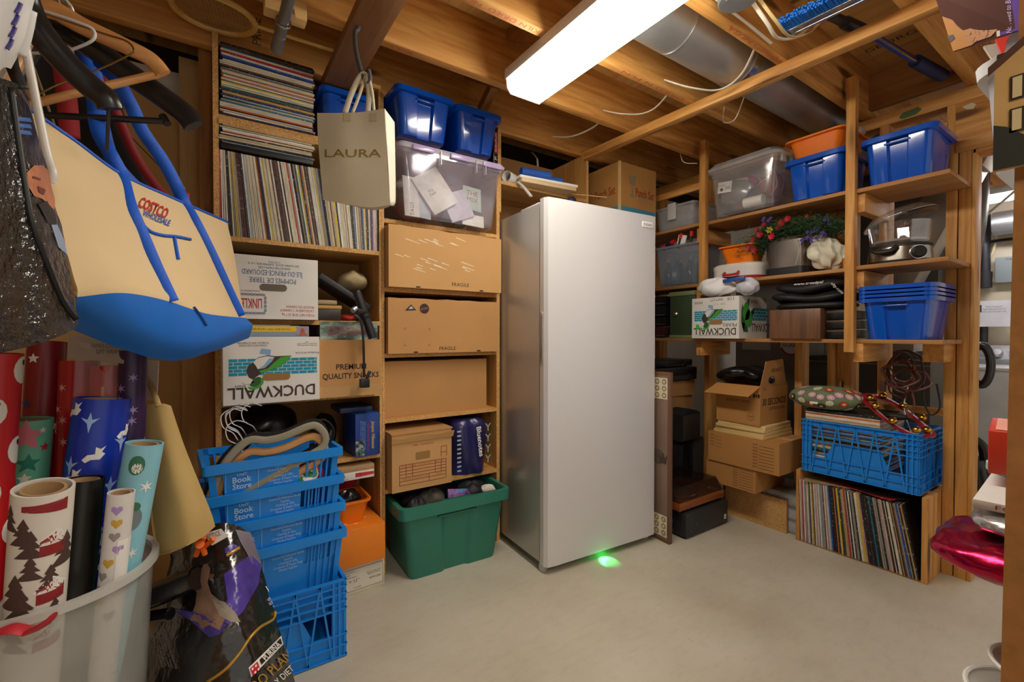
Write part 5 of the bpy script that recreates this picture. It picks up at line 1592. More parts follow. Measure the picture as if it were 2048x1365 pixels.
# --- third bay
tote('storage_bin', 'blue open bin alone on the top shelf of the last bay', 'bin', (2.565, .688, 1.7355), R90, .232, .28, .2, BLUE, .89)
for k in range(4):
    tote('storage_bin', ['lowest', 'second lowest', 'second highest', 'topmost'][k] + ' blue bin of the nested pile on the low shelf', 'bin', (2.58, .692, 1.0585 + k * .0165), R90, .235, .29, .185, BLUE, .87, group='nested blue bins', wall=.001, lips=(k == 0))
st = thing('food_steamer', 'steel and clear plastic food steamer with its lid tilted', 'steamer', (2.585, .72, 1.3905), R90)
SCL = plain('steamer_steel', '#a09a92', .22, .95, var=.08)
def oval(a, b, z, n=36): return [V((a * math.cos(2 * PI * i / n), b * math.sin(2 * PI * i / n), z)) for i in range(n)]
MB().loft([oval(.118, .1, 0), oval(.12, .102, .016)]).build('base', BLACK, st, smooth=True)
MB().loft([oval(.116, .098, .016), oval(.11, .093, .075)]).build('water_tank', SCL, st, smooth=True)
MB().loft([oval(.114, .096, .075), oval(.112, .095, .084)]).build('collar', BLACK, st, smooth=True)
bk = clear('steamer_clear', '#ececec', .16, .03, gloss=.92)
MB().loft([oval(.098, .085, .084), oval(.108, .092, .1), oval(.114, .098, .185), oval(.11, .094, .185), oval(.1, .088, .1)], True, False).build('basket', bk, st, smooth=True)
MB().loft([oval(.1, .087, .1), oval(.1, .087, .11)]).build('grate', clear('grate', '#a8a49c', .6, .3), st)
Ml = Matrix.Translation((.0, 0, .2)) @ Matrix.Rotation(math.radians(-17), 4, 'Y')
MB().loft([[Ml @ p for p in r] for r in (oval(.135, .112, 0), oval(.132, .11, .008), oval(.1, .085, .035), oval(.04, .035, .05))], False, True).build('lid', clear('steamer_lid', '#ececec', .2, .03, gloss=.92), st, smooth=True, solid=.003)
Md = Matrix.Translation((.085, -.075, .042)) @ Matrix.Rotation(math.radians(35), 4, 'Z') @ Matrix.Rotation(PI / 2, 4, 'X')
MB().lathe([(.026, 0), (.026, .012), (.02, .018), (.001, .018)], 20, M=Md).build('timer_knob', BLACK, st, smooth=True)
MB().lathe([(.03, -.004), (.03, .004)], 20, M=Md).build('knob_ring', STEEL, st, smooth=True)
MB().tube(smoothpts([(-.07, -.1, .075), (-.05, -.115, .055), (0, -.115, .055), (.02, -.1, .075)]), .01, 8).build('handle', BLACK, st, smooth=True)
# punch set box on top of the freezer side
t, bo, f = carton('punch_set_box', 'old brown punch-set box with a blue stripe above the freezer', (2.2, 2.03, 1.715), 0, .33, .3, .395, plain('old_cardboard', '#b07f42', .75, var=.12, vs=4., bump=.2), wob=.004, seam=False)
PR = plain('punch_red', '#8a3520', .7); PB = plain('punch_blue', '#3f86a4', .7); GI = plain('punch_grey', '#8a7a5c', .8)
fl = Fr((-.165, 0, 0), (0, -1, 0), (0, 0, 1))
for ff, w in ((f, .33), (fl, .3)):
    decal('blue_stripe', [(-w / 2 + .005, .1), (w / 2 - .005, .1), (w / 2 - .005, .135), (-w / 2 + .005, .135)], ff, PB, t)
    text('Punch Set', ff, .06 if ff is f else .03, .235, .05, PR, t, w=.17, bold=.02)
    text('18-PIECE  PRESSED GLASS', ff, .06 if ff is f else .03, .19, .009, PB, t, w=.12)
    text('EARLY AMERICAN PRESCUT', ff, .0, .08, .02, PR, t, w=w * .8)
decal('printed_bowl', [(-.09, .33), (-.02, .33), (-.03, .28), (-.05, .265), (-.05, .22), (-.03, .2), (-.08, .2), (-.06, .22), (-.06, .265), (-.08, .28)][::-1], f, GI, t)
MB().box(-.168, -.155, -.153, -.14, .0, .396).build('corner_tape', plain('masking_tape', '#d6b277', .5), t)

# ================================================================== floor right of the freezer
# framed panel leaning beside the freezer
t = thing('framed_panel', 'tall brown framed panel with medallion print standing beside the freezer', 'panel', (1.955, 1.462, 0), math.radians(-3.4))
FRM = plain('frame_brown', '#6d4a37', .5)
cbox('frame', FRM, t, .0, .024, .0, .62, 0, .885, .002)
FB = Fr((-.0005, .0, 0), (0, -1, 0), (0, 0, 1))
fp = decal('printed_face', [(-.6, .02), (-.012, .02), (-.012, .865), (-.6, .865)], FB, plain('bronze_print', '#8d7568', .35, .3, var=.25, vs=3.), t)
for z0 in (.03, .745):
    decal('border_band', [(-.6, z0), (-.014, z0), (-.014, z0 + .11), (-.6, z0 + .11)], FB, plain('band_cream', '#d5cfba', .5), t, z=.001)
    for r in range(3):
        for k in range(6):
            md = MB().prism(circ(.014, 14, -.035 - k * .045, z0 + .02 + r * .035), FB, .0004, .0015)
            md.prism(circ(.009, 12, -.035 - k * .045, z0 + .02 + r * .035), FB, .0006, .002)
            md.mi = [0] * 16 + [1] * 14
            md.build('medallion', [plain('medal_brown', '#7c6234', .5), plain('medal_cream', '#c9bf9c', .5)], t)
decal('crest_disc', circ(.04, 20, -.075, .44), FB, plain('crest_grey', '#5d584f', .5), t, z=.001)
decal('crown_print', [(-.06, .41), (-.02, .41), (-.012, .46), (-.028, .44), (-.04, .47), (-.052, .44), (-.068, .46)], FB, plain('crest_dark', '#4a3a30', .5), t, z=.0016)
# hi-fi on the floor
CHAR = plain('charcoal_case', '#26272a', .45, var=.08)
t = thing('amplifier', 'black hi-fi amplifier lying on the floor under the turntable', 'amplifier', (2.265, 1.444, 0))
cbox('case', CHAR, t, -.195, .195, 0, .3, .012, .138, .006)
for x in (-.17, .17):
    for y in (.03, .26): MB().lathe([(.014, 0), (.016, .012)], 12, (x, y, 0)).build('foot', BLACK, t)
FB = Fr((0, -.0005, .07), (1, 0, 0), (0, 0, 1))
decal('badge', [(.155, -.035), (.175, -.035), (.175, -.01), (.155, -.01)], FB, WHITE, t); text('A', FB, .165, -.022, .014, BLACK, t, z=.0012)
for x, y in ((-.15, .03), (-.1, .0), (-.15, -.03)): decal('screw', circ(.004, 8, x, y), FB, plain('screw_grey', '#77777a', .4, .6), t)
fl = Fr((-.1955, .15, .07), (0, -1, 0), (0, 0, 1))
MB().lathe([(.02, 0), (.02, .006), (.012, .008)], 16, M=Fr(fl.p(.05, .01), fl.r, fl.u).mat()).build('dial', plain('dial_grey', '#55555a', .3, .5), t, smooth=True)
for k in range(3): MB().lathe([(.004, 0), (.004, .006)], 8, M=Fr(fl.p(.02 + k * .025, -.04), fl.r, fl.u).mat()).build('socket', plain('socket_brass', '#a8874f', .3, .8), t)
MB().tube(smoothpts([(.2, .06, .03), (.225, .04, .012), (.235, .08, .006), (.21, .1, .006)]), .005, 6).build('power_lead', BLACK, t, smooth=True)
t = thing('turntable', 'wooden record turntable under a smoky dust cover', 'turntable', (2.245, 1.46, .1385))
TW = wood('turntable_wood', 'x', '#6e3a1c', '#8a4b26', '#985730', .35, knots=False)
cbox('plinth', TW, t, -.205, .205, 0, .3, .012, .052, .004)
for x in (-.18, .18): cbox('foot', BLACK, t, x - .015, x + .015, .02, .26, 0, .012, 0)
MB().lathe([(.12, 0), (.124, .006), (.124, .018), (.118, .02)], 40, (-.06, .14, .052)).build('platter', plain('platter_rose', '#8d7a74', .3, .7), t, smooth=True)
MB().tube([(.13, .22, .085), (.13, .06, .08), (.1, .03, .075)], .004, 8).build('tone_arm', STEEL, t, smooth=True)
mb = MB().loft([[V((x, y, z)) for x, y in ((-.2, y0), (.2, y0), (.2, .295), (-.2, .295))] for y0, z in ((.008, .053), (.05, .115))], False, True)
mb.build('dust_cover', clear('smoky_cover', '#2a1d1a', .35, .06), t, solid=.003)
t = thing('floor_speaker', 'dark loudspeaker with a glossy horn behind the turntable', 'loudspeaker', (2.62, 1.78, 0))
WOODB = wood('black_ash', 'z', '#17151a', '#211e22', '#2c282a', .55, knots=False)
cbox('cabinet', WOODB, t, -.115, .115, 0, .11, 0, .40, .004)
cbox('baffle', plain('baffle_black', '#151416', .4), t, -.105, -.03, -.006, 0, .02, .39, .002)
FB = Fr((-.065, -.006, .27), (1, 0, 0), (0, 0, 1))
MB().loft([[FB.p(x * k, y * k, z) for x, y in circ(.03, 20, ry=.05)] for k, z in ((1, .0005), (.85, .004), (.5, -.002), (.2, -.004))]).build('horn', plain('horn_gloss', '#1d1d20', .1), t, smooth=True)
cbox('grille', plain('grille_cloth', '#3a322b', .8, bump=.4, bs=200.), t, .0, .108, -.007, 0, .02, .39, .002)
t = thing('subwoofer', 'black cube speaker with a curved top on the loudspeaker', 'loudspeaker', (2.575, 1.76, .4005), math.radians(0))
MB().loft([[V((x, y, 0 if k == 0 else z)) for x, y, z in ((-.095, 0, .17), (-.03, 0, .195), (.03, 0, .195), (.09, 0, .175), (.09, .13, .175), (.03, .13, .195), (-.03, .13, .195), (-.095, .13, .17))] for k in (0, 1)]).build('cabinet', plain('felt_black', '#1b1c20', .85, bump=.4, bs=60.), t)
cbox('front_panel', plain('bronze_cloth', '#3d342c', .7, bump=.3, bs=150.), t, -.09, .085, -.005, 0, .005, .165, .002)
t, bo, f = carton('plain_carton', 'tall brown carton behind the cube speaker', (2.655, 1.995, .0005), 0, .25, .19, .665, KRAFT, wob=0, seam=False)
t, bo, f = carton('plain_carton', 'flat brown carton on top of the tall carton behind the speakers', (2.66, 1.99, .667), math.radians(-3), .27, .2, .1, KRAFT, wob=0, seam=False)
def deck(label, x, y, z, w, d, h, c, face, grp='video decks stacked behind the freezer'):
    t = thing('video_deck', label, 'video deck', (x, y, z), math.radians(-2), grp)
    cbox('case', plain('deck_' + c, c, .4), t, -w / 2, w / 2, 0, d, .006, h, .003)
    fc = cbox('fascia', plain('fascia_' + face, face, .35), t, -w / 2 + .004, w / 2 - .004, -.004, 0, h * .45, h * .92, .001)
    for k in range(6):
        cbox('button', plain('button_grey', '#4b4743', .4), t, w * .22 + k * w * .04, w * .22 + k * w * .04 + w * .028, -.006, -.003, h * .2 + (k % 3) * .012, h * .2 + (k % 3) * .012 + .007, 0)
    cbox('display', plain('display_black', '#0e0e10', .1), t, -w * .4, -w * .2, -.0045, -.001, h * .12, h * .34, 0)
    for sx in (-.4, .36): cbox('foot', BLACK, t, sx * w, sx * w + .02, .02, d - .02, 0, .006, 0)
deck('wide grey-brown video deck on the flat carton', 2.57, 1.87, .7685, .42, .24, .092, '#3a342f', '#15140f')
deck('thin dark deck at the top of the stack below the shelf', 2.55, 1.885, .862, .4, .2, .05, '#2a2724', '#1b1a18')
# right stack
t = thing('particle_panel', 'yellow particle-board panel standing on edge in front of the grey boxes', 'board', (2.6, 1.365, 0))
MB().box(-.008, .008, -.175, .175, 0, .18).build('panel', chip('particle_board_pale', '#c2955a', '#d6ae78', '#a67a42', scale=300.), t)
MB().box(-.0085, .0085, -.176, .176, .176, .1805).build('edge_banding', plain('edge_tan', '#a9834f', .6), t)
for k in range(3):
    t = thing('flooring_box', ['bottom', 'middle', 'top'][k] + ' grey flooring carton behind the particle-board panel', 'box', (2.68, 1.36, .0005 + k * .0715), 0, 'grey flooring cartons')
    cbox('carton', plain('grey_carton', '#8d9294', .5, bump=.3, bs=20., var=.1), t, -.065, .065, -.225, .21, 0, .071, .004)
    cbox('wrap', plain('grey_wrap', '#a9adae', .25), t, -.0665, -.05, -.2265, .211, .012, .06, .002)
    text('QuickLoc', Fr((-.067, -.1, .04), (0, -1, 0), (0, 0, 1)), 0, 0, .022, plain('slate_ink', '#4d5459', .6), t, w=.14)
CTN = plain('moving_carton', '#b27f45', .78, var=.06, vs=4., bump=.12, bs=80.)
def list_print(f, t, x0, z1, n, w, dz):
    g = plain('carton_ink', '#3b2c1c', .7)
    for k in range(n):
        text('4254', f, x0, z1 - k * dz, .008, g, t, w=.028)
        decal('printed_rule', [(x0 + .02, z1 - k * dz - .006), (x0 + w, z1 - k * dz - .006), (x0 + w, z1 - k * dz - .0045), (x0 + .02, z1 - k * dz - .0045)], f, g, t)
t, bo, f = carton('moving_carton', 'lower brown moving carton with ruled print, on the grey flooring cartons', (2.615, 1.43, .2165), R90, .29, .32, .128, CTN, wob=0)
list_print(f, t, .03, .118, 8, .1, .0145)
t, bo, f = carton('moving_carton', 'upper wide brown moving carton with ruled print', (2.595, 1.36, .3455), R90, .4, .3, .168, CTN, wob=.001)
list_print(f, t, .075, .142, 8, .1, .017)
list_print(f, t, -.175, .15, 4, .06, .019)
SLAT = wood('raw_slat', 'y', '#c9a868', '#d8ba7e', '#e2c890', .6, knots=False)
for k in range(4):
    o = MB().box(-.15, .15, -.145 + k * .004, .145 - k * .003, 0, .0175).build('wooden_board', SLAT, loc=(2.605 + (k % 2) * .008, 1.385 - k * .002, .5146 + k * .018), rotz=math.radians(-2 + k * 1.2), bevel=.001)
    tag(o, ['lowest', 'second lowest', 'second highest', 'topmost'][k] + ' pale wooden board under the cleaner carton', 'board', 'pale boards under the cleaner carton')
t, f = open_carton('cleaner_carton', 'open brown 30 SECONDS cleaner carton with its flaps up', (2.605, 1.39, .5875), R90, .25, .3, .215, CTN)
text('30 SECONDS', f, -.01, .16, .026, BLACK, t, w=.165, bold=.02); text('OUTDOOR CLEANER', f, -.0, .125, .014, BLACK, t, w=.135)
decal('flag_bar', [(.088, .15), (.097, .15), (.097, .17), (.088, .17)], f, BLACK, t); decal('flag_bar', [(.113, .15), (.122, .15), (.122, .17), (.113, .17)], f, BLACK, t); decal('flag_leaf', circ(.006, 6, .105, .16), f, BLACK, t)
MB().tube([f.p(.075 + .02 * math.cos(u), .045 + .02 * math.sin(u), .001) for u in [k * PI / 12 for k in range(24)]], .0007, 4, closed=True).build('printed_ring', BLACK, t); text('K4', f, .075, .045, .014, BLACK, t)
fs = Fr((.125, 0, 0), (0, 1, 0), (0, 0, 1))
text('30 SECONDS', fs, .0, .125, .036, BLACK, t, w=.26, bold=.02, shear=.2); text('OUTDOOR CLEANER', fs, .03, .085, .016, BLACK, t, w=.17)
text('↑↑', fs, -.105, .195, .02, BLACK, t, w=.024)
MB().prism([(-.125, 0), (.125, 0), (.105, .1), (-.15, .1)], Fr((0, -.15, .213), (1, 0, 0), (0, -.85, -.5)), .003).build('front_flap', CTN, t)
MB().prism([(-.15, 0), (.13, 0), (.06, .145), (-.12, .135)], Fr((.1235, 0, .213), (0, 1, 0), (.1, 0, 1)), .003).build('side_flap', CTN, t)
text('DO NOT', Fr((.127, 0, .213), (0, 1, 0), (.1, 0, 1)), .0, .085, .022, BLACK, t, w=.1)
bm = plain('bin_liner', '#111115', .3, bump=.8, bs=14.)
def bl(u, v):
    a = u * 2 * PI; b = (v - .5) * PI
    w = 1 + .13 * math.sin(3 * a + 1) + .08 * math.sin(7 * a)
    return V((.14 * w * math.cos(a) * math.cos(b) - .03, .125 * w * math.sin(a) * math.cos(b) + .03 * max(0, math.sin(a)), .05 * math.sin(b) + .02 * math.cos(2 * a) * math.cos(b)))
o = MB().grid(bl, 40, 16).build('black_bag', bm, loc=(2.605, 1.39, .85), smooth=True, ang=80)
tag(o, 'black plastic bag bulging out of the cleaner carton', 'bag')
# speaker shell and grey case peeking from behind
o = MB().loft([[V((x * k, y * k, z)) for x, y in rrect(.16, .2, .05)] for k, z in ((1, 0), (1, .35), (.8, .42))]).build('dark_case', plain('case_grey_dark', '#3f3d3a', .5), loc=(2.95, 1.62, 0), smooth=True)
tag(o, 'dark grey case behind the cleaner carton', 'case')

# ================================================================== record crate on the floor
WB = pine('z')
t = thing('record_stand', 'open pine box full of records on the floor', 'stand', (2.72, .86, 0))
cbox('end_board', pine('z'), t, -.16, .16, -.254, -.234, 0, .374, .002)
cbox('end_board', pine('z'), t, -.16, .16, .25, .27, 0, .374, .002)
cbox('back_board', pine('y'), t, .162, .176, -.25, .27, 0, .374, .002)
cbox('floor_board', pine('y'), t, -.155, .16, -.233, .249, 0, .008, 0)
cbox('top_rail', pine('y'), t, -.06, -.02, -.233, .249, .352, .374, .001)
cbox('top_rail', pine('y'), t, .1, .14, -.233, .249, .352, .374, .001)
row_upright((2.556, 1.107, 0), (2.556, .629, 0), .0085, (-1, 0, 0), lambda u: math.radians(2 + 9 * u), 'in the pine box', 'records standing in the pine box',
            cols={1: 'black', 2: 'cream', 3: 'pink', 4: 'red', 5: 'white', 6: 'grey', 7: 'grey', 8: 'white', 9: 'grey', 12: 'yellow', 13: 'brown', 16: 'white', 17: 'grey', 18: 'white', 19: 'pale blue', 20: 'grey', 24: 'pink', 28: 'black', 29: 'black', 30: 'black', 31: 'orange', 32: 'black', 34: 'yellow', 36: 'green', 38: 'tan', 39: 'red', 44: 'grey', 45: 'grey', 47: 'white', 49: 'yellow', 51: 'navy', 54: 'black', 55: 'dark brown', 56: 'black', 57: 'black'})
for k, (y, c) in enumerate(((1.0, 'tan'), (.86, 'red'))):
    o = sleeve(.003); o.location = (2.735, y - .02, .3265 + k * .0045); o.rotation_euler = (0, 0, .3 + k); o.color = lin(SLV[c])
    tag(o, ['tan sleeve lying on top of the records in the pine box', 'red sleeve lying on top of the records in the pine box'][k], 'record', 'loose sleeves on the pine box')
vr = MB().lathe([(.002, 0), (.15, 0), (.15, .002), (.05, .0022), (.002, .0022)], 40).build('vinyl_record', plain('vinyl', '#0d0d0f', .2), loc=(2.715, .79, .336), smooth=True)
MB().lathe([(.002, .0023), (.049, .0023), (.049, .0028), (.002, .0028)], 24).build('centre_label', plain('vinyl_label', '#5a4a30', .6), vr)
tag(vr, 'bare black vinyl record lying over the records in the pine box', 'record')
lattice_crate('plastic_crate', 'blue lattice crate standing on the pine record box', (2.7325, .87, .3755), R90, .47, .345, .268)
cr = V((2.72, .87, .382))
z = stack_flat(2.7335, .935, .384, .70, R90, 'of the pile in the blue crate', 'records piled in the blue crate', {1: 'black', 2: 'black', 3: 'cream', 4: 'orange', 5: 'white', 6: 'white', 7: 'tan', 8: 'cream', 9: 'cream', 10: 'tan', 11: 'cream', 12: 'brown', 13: 'cream'}, tmin=.005, tmax=.0085, jit=.002)
# floral neck pillow
pl = thing('neck_pillow', 'green neck pillow printed with pink and red daisies on the crate', 'pillow', (2.633, 1.02, z + .0005))
def pf(u, v, o=0.):
    a = u * 2 * PI; b = (v - .5) * PI
    c, s = math.cos(a), math.sin(a)
    k = (abs(c) ** 2.6 + abs(s) ** 2.6) ** (-1 / 2.6)
    cb = math.cos(b) ** .75 if math.cos(b) > 0 else 0
    return V(((.11 + o) * k * c * cb, (.165 + o) * k * s * cb, .058 + (.058 + o) * math.sin(b)))
MB().grid(pf, 56, 24).build('cushion', plain('pillow_green', '#6d7c58', .8, bump=.15, bs=200.), pl, smooth=True, ang=80)
rg = random.Random(4)
PC = [plain('daisy_pink', '#c99bbb', .8), plain('daisy_red', '#c8352c', .8), plain('daisy_white', '#d3d2c4', .8), plain('daisy_wine', '#4a1a20', .8)]
YC = plain('daisy_eye', '#d8c98e', .8); OUT = plain('daisy_outline', '#241a1c', .8)
def pillow_flower(u0, v0, m, R):
    def mp(x, y, o):
        v = v0 + y / .2; cb = max(.25, math.cos((v - .5) * PI) ** .75)
        return pf(u0 + x / (.9 * cb), min(.97, max(.03, v)), o)
    for layer, (mm, gr, o) in enumerate(((OUT, 1.22, .0008), (m, 1.0, .0016))):
        mb = MB()
        for k in range(8):
            a = 2 * PI * k / 8
            cx, cy = R * .68 * math.cos(a), R * .68 * math.sin(a)
            pts = [mp(cx + R * .3 * gr * math.cos(t), cy + R * .3 * gr * math.sin(t), o) for t in [j * PI / 5 for j in range(10)]]
            mb.add(pts, [tuple(range(10))])
        mb.build('flower_outline' if layer == 0 else 'flower_print', mm, pl)
    mb = MB(); mb.add([mp(R * .42 * math.cos(t), R * .42 * math.sin(t), .0024) for t in [j * PI / 6 for j in range(12)]], [tuple(range(12))]); mb.build('flower_eye', YC, pl)
spots = []
for k in range(400):
    u, v = rg.uniform(.24, .82), rg.uniform(.25, .86)
    if all(((u - a) * .9 * math.cos((v - .5) * PI)) ** 2 + ((v - b) * .2) ** 2 > .00105 for a, b in spots): spots.append((u, v))
for k, (u, v) in enumerate(spots): pillow_flower(u, v, PC[[0, 1, 2, 0, 3, 2, 0, 1][k % 8]], .0165)
MB().box(-.117, -.114, -.005, .03, .035, .045).build('sewn_tag', WHITE, pl)
# sleigh-bell ring
jb = thing('bell_strap', 'red strap loop of brass sleigh bells lying across the crate', 'bells', tuple(at(1790, 830, X=2.62)))
RS = plain('red_leather', '#8e1b26', .3, var=.15)
lp = smoothpts([at(1728, 800, X=2.62), at(1735, 793, X=2.64), at(1765, 797, X=2.7), at(1805, 818, X=2.74), at(1845, 850, X=2.7), at(1862, 867, X=2.66), at(1850, 872, X=2.62), at(1815, 866, X=2.58), at(1775, 842, X=2.58), at(1742, 814, X=2.6)], 5, True)
MB().tube(lp, .017, 8, closed=True, flat=.4).build('strap', RS, jb, world=True, smooth=True)
BRASS = plain('brass', '#c49a3f', .16, 1.0, var=.04)
for px, py, X in ((1741, 796, 2.62), (1766, 792, 2.68), (1751, 812, 2.58), (1807, 812, 2.72), (1786, 842, 2.56), (1845, 836, 2.7), (1833, 860, 2.57), (1854, 860, 2.64)):
    c = at(px, py, X=X)
    MB().lathe([(.001, -.017), (.011, -.0135), (.0168, -.003), (.0172, .0), (.0172, .001), (.0168, .003), (.011, .0135), (.001, .017)], 16, c).build('bell', BRASS, jb, world=True, smooth=True, ang=80)
lump('black_hairbrush', 'black handled brush lying inside the bell loop', 'brush', tuple(at(1788, 833, X=2.66)), (.02, .06, .016), '#17120f', seed=81, amp=.08)

# ================================================================== left foreground: hanging bags, hangers, gift-wrap bin
from mathutils import noise


class Surf:
    """Smooth cloth surface through a grid of control points (rows top to bottom)."""
    def __init__(s, rows, wr=0., fq=(4, 4)):
        s.wr = wr; s.fq = fq; s.R = rows; s.n = len(rows); s.m = len(rows[0])
        s.cache = None

    @staticmethod
    def cr(p, t):
        n = len(p) - 1
        x = min(max(t, 0), 1) * n
        i = min(int(x), n - 1); f = x - i
        a, b, c, d = p[max(i - 1, 0)], p[i], p[i + 1], p[min(i + 2, n)]
        return .5 * ((2 * b) + (c - a) * f + (2 * a - 5 * b + 4 * c - d) * f * f + (3 * b - a - 3 * c + d) * f ** 3)

    def p(s, u, v):
        q = s.cr([s.cr(r, u) for r in s.R], v)
        if s.wr:
            f = s.fq
            n = 1 - abs(noise.noise(V((u * f[0], v * f[1], 3.3)))) * 2 + .5 * noise.noise(V((u * f[0] * 2.3, v * f[1] * 2.3, 8.1)))
            q = q - CV * (s.wr * n)
        return q

    def nrm(s, u, v):
        e = .02
        a = s.p(min(u + e, 1), v) - s.p(max(u - e, 0), v); b = s.p(u, min(v + e, 1)) - s.p(u, max(v - e, 0))
        n = a.cross(b).normalized()
        return n if n.dot(s.p(u, v) - V((0, 0, CAM_H))) < 0 else -n

    @staticmethod
    def pix(q):
        d = q - V((0, 0, CAM_H)); z = d.dot(CV)
        return (1024 + FPX * d.dot(CR) / z, 682.5 - FPX * d.dot(CU) / z)

    def uv(s, x, y):
        if s.cache is None:
            s.cache = [(s.pix(s.p(i / 24, j / 24)), i / 24, j / 24) for i in range(25) for j in range(25)]
        _, u, v = min(s.cache, key=lambda c: (c[0][0] - x) ** 2 + (c[0][1] - y) ** 2)
        for _ in range(4):
            e = .004
            a = s.pix(s.p(u, v)); b = s.pix(s.p(u + e if u < .99 else u - e, v)); c = s.pix(s.p(u, v + e if v < .99 else v - e))
            eu = e if u < .99 else -e; ev = e if v < .99 else -e
            J = ((b[0] - a[0]) / eu, (c[0] - a[0]) / ev, (b[1] - a[1]) / eu, (c[1] - a[1]) / ev)
            D = J[0] * J[3] - J[1] * J[2]
            if abs(D) < 1e-6: break
            dx, dy = x - a[0], y - a[1]
            u = min(1, max(0, u + (J[3] * dx - J[1] * dy) / D)); v = min(1, max(0, v + (-J[2] * dx + J[0] * dy) / D))
        return u, v

    def at(s, x, y, o=.001):
        u, v = s.uv(x, y)
        return s.p(u, v) + s.nrm(u, v) * o

    def decal(s, name, poly, m, parent, o=.0012):
        """Print on the cloth: outline given where it shows, resampled and laid on the surface."""
        q = []
        for i, a in enumerate(poly):
            b = poly[(i + 1) % len(poly)]
            k = max(1, int(math.hypot(b[0] - a[0], b[1] - a[1]) / 9))
            q += [(a[0] + (b[0] - a[0]) * j / k, a[1] + (b[1] - a[1]) * j / k) for j in range(k)]
        cx = sum(p[0] for p in poly) / len(poly); cy = sum(p[1] for p in poly) / len(poly)
        rings = []
        for f in (1, .75, .5, .25): rings.append([s.at(cx + (x - cx) * f, cy + (y - cy) * f, o) for x, y in q])
        mb = MB().loft(rings, False, False)
        mb.add(rings[-1] + [s.at(cx, cy, o)], [(i, (i + 1) % len(q), len(q)) for i in range(len(q))])
        return mb.build(name, m, parent, world=True, smooth=True, ang=80)

    def text(s, body, x, y, h, m, parent, w, rot=0., o=.002, bold=0., shear=0.):
        """Lettering wrapped onto the cloth; x, y, h, w are read off where it shows."""
        t = text(body, Fr((0, 0, 0), (1, 0, 0), (0, 0, 1)), 0, 0, h, m, None, w=w, rot=rot, bold=bold, shear=shear)
        t.parent = parent
        inv = wm(parent).inverted()
        for vv in t.data.vertices:
            vv.co = inv @ s.at(x + vv.co.x, y - vv.co.z, o)
        return t

    def shell(s, name, m, parent, v0, v1, thick, nu=30, nv=24):
        """Front sheet with a back sheet behind it, so the bag has volume."""
        mb = MB()
        f = [[s.p(i / nu, v0 + (v1 - v0) * j / nv) for i in range(nu + 1)] for j in range(nv + 1)]
        b = []
        for j in range(nv + 1):
            row = []
            for i in range(nu + 1):
                u, v = i / nu, v0 + (v1 - v0) * j / nv
                k = (math.sin(PI * min(max(u, .0), 1)) ** .5)
                row.append(f[j][i] - s.nrm(u, v) * (.002 + thick * k * (.35 + .65 * v)))
            b.append(row)
        w = nu + 1
        idx = lambda j, i: j * w + i
        mb.add([p for r in f for p in r], [(idx(j, i), idx(j, i + 1), idx(j + 1, i + 1), idx(j + 1, i)) for j in range(nv) for i in range(nu)])
        mb.add([p for r in b for p in r], [(idx(j, i), idx(j + 1, i), idx(j + 1, i + 1), idx(j, i + 1)) for j in range(nv) for i in range(nu)])
        off = w * (nv + 1)
        rim = [idx(0, i) for i in range(w)] + [idx(j, nu) for j in range(1, nv + 1)] + [idx(nv, i) for i in range(nu - 1, -1, -1)] + [idx(j, 0) for j in range(nv - 1, 0, -1)]
        for a, c in zip(rim, rim[1:] + rim[:1]):
            mb.f.append([a, c, c + off, a + off]); mb.mi.append(0)
        return mb.build(name, m, parent, world=True, smooth=True, ang=70)


def rows(px, d):
    """Control rows: pixel positions with one depth per column (or per point)."""
    return [[at(x, y, (dd[i] if isinstance(dd, (list, tuple)) else dd)) for i, (x, y) in enumerate(r)] for r, dd in zip(px, d)]


def ribbon(name, pts, w, m, parent, n=5, thick=.0018):
    """Flat strap along points, its width square to the sight line."""
    c = smoothpts(pts, n)
    mb = MB()
    L = []; R = []
    for i, p in enumerate(c):
        d = (c[min(i + 1, len(c) - 1)] - c[max(i - 1, 0)]).normalized()
        s = d.cross((p - V((0, 0, CAM_H))).normalized()).normalized() * (w / 2)
        L.append(p - s); R.append(p + s)
    mb.loft([[a, b] for a, b in zip(L, R)], False, False, closed=False)
    return mb.build(name, m, parent, world=True, smooth=True, ang=80, solid=thick)


# the rail the hangers hang from (just above the picture)
rl = MB().tube([(-.36, .55, 1.86), (-.36, 2.3, 1.86)], .016, 14).build('hanging_rail', CONDUIT, loc=(-.36, 1.4, 1.86), world=True, smooth=True)
tag(rl, 'grey hanging rail over the hangers on the left', 'rail')
for y in (.7, 2.1):
    MB().tube([(-.36 + .36, y - 1.4, .0), (.0, y - 1.4, .3)], .006, 6).build('rail_hanger', STEEL, rl)

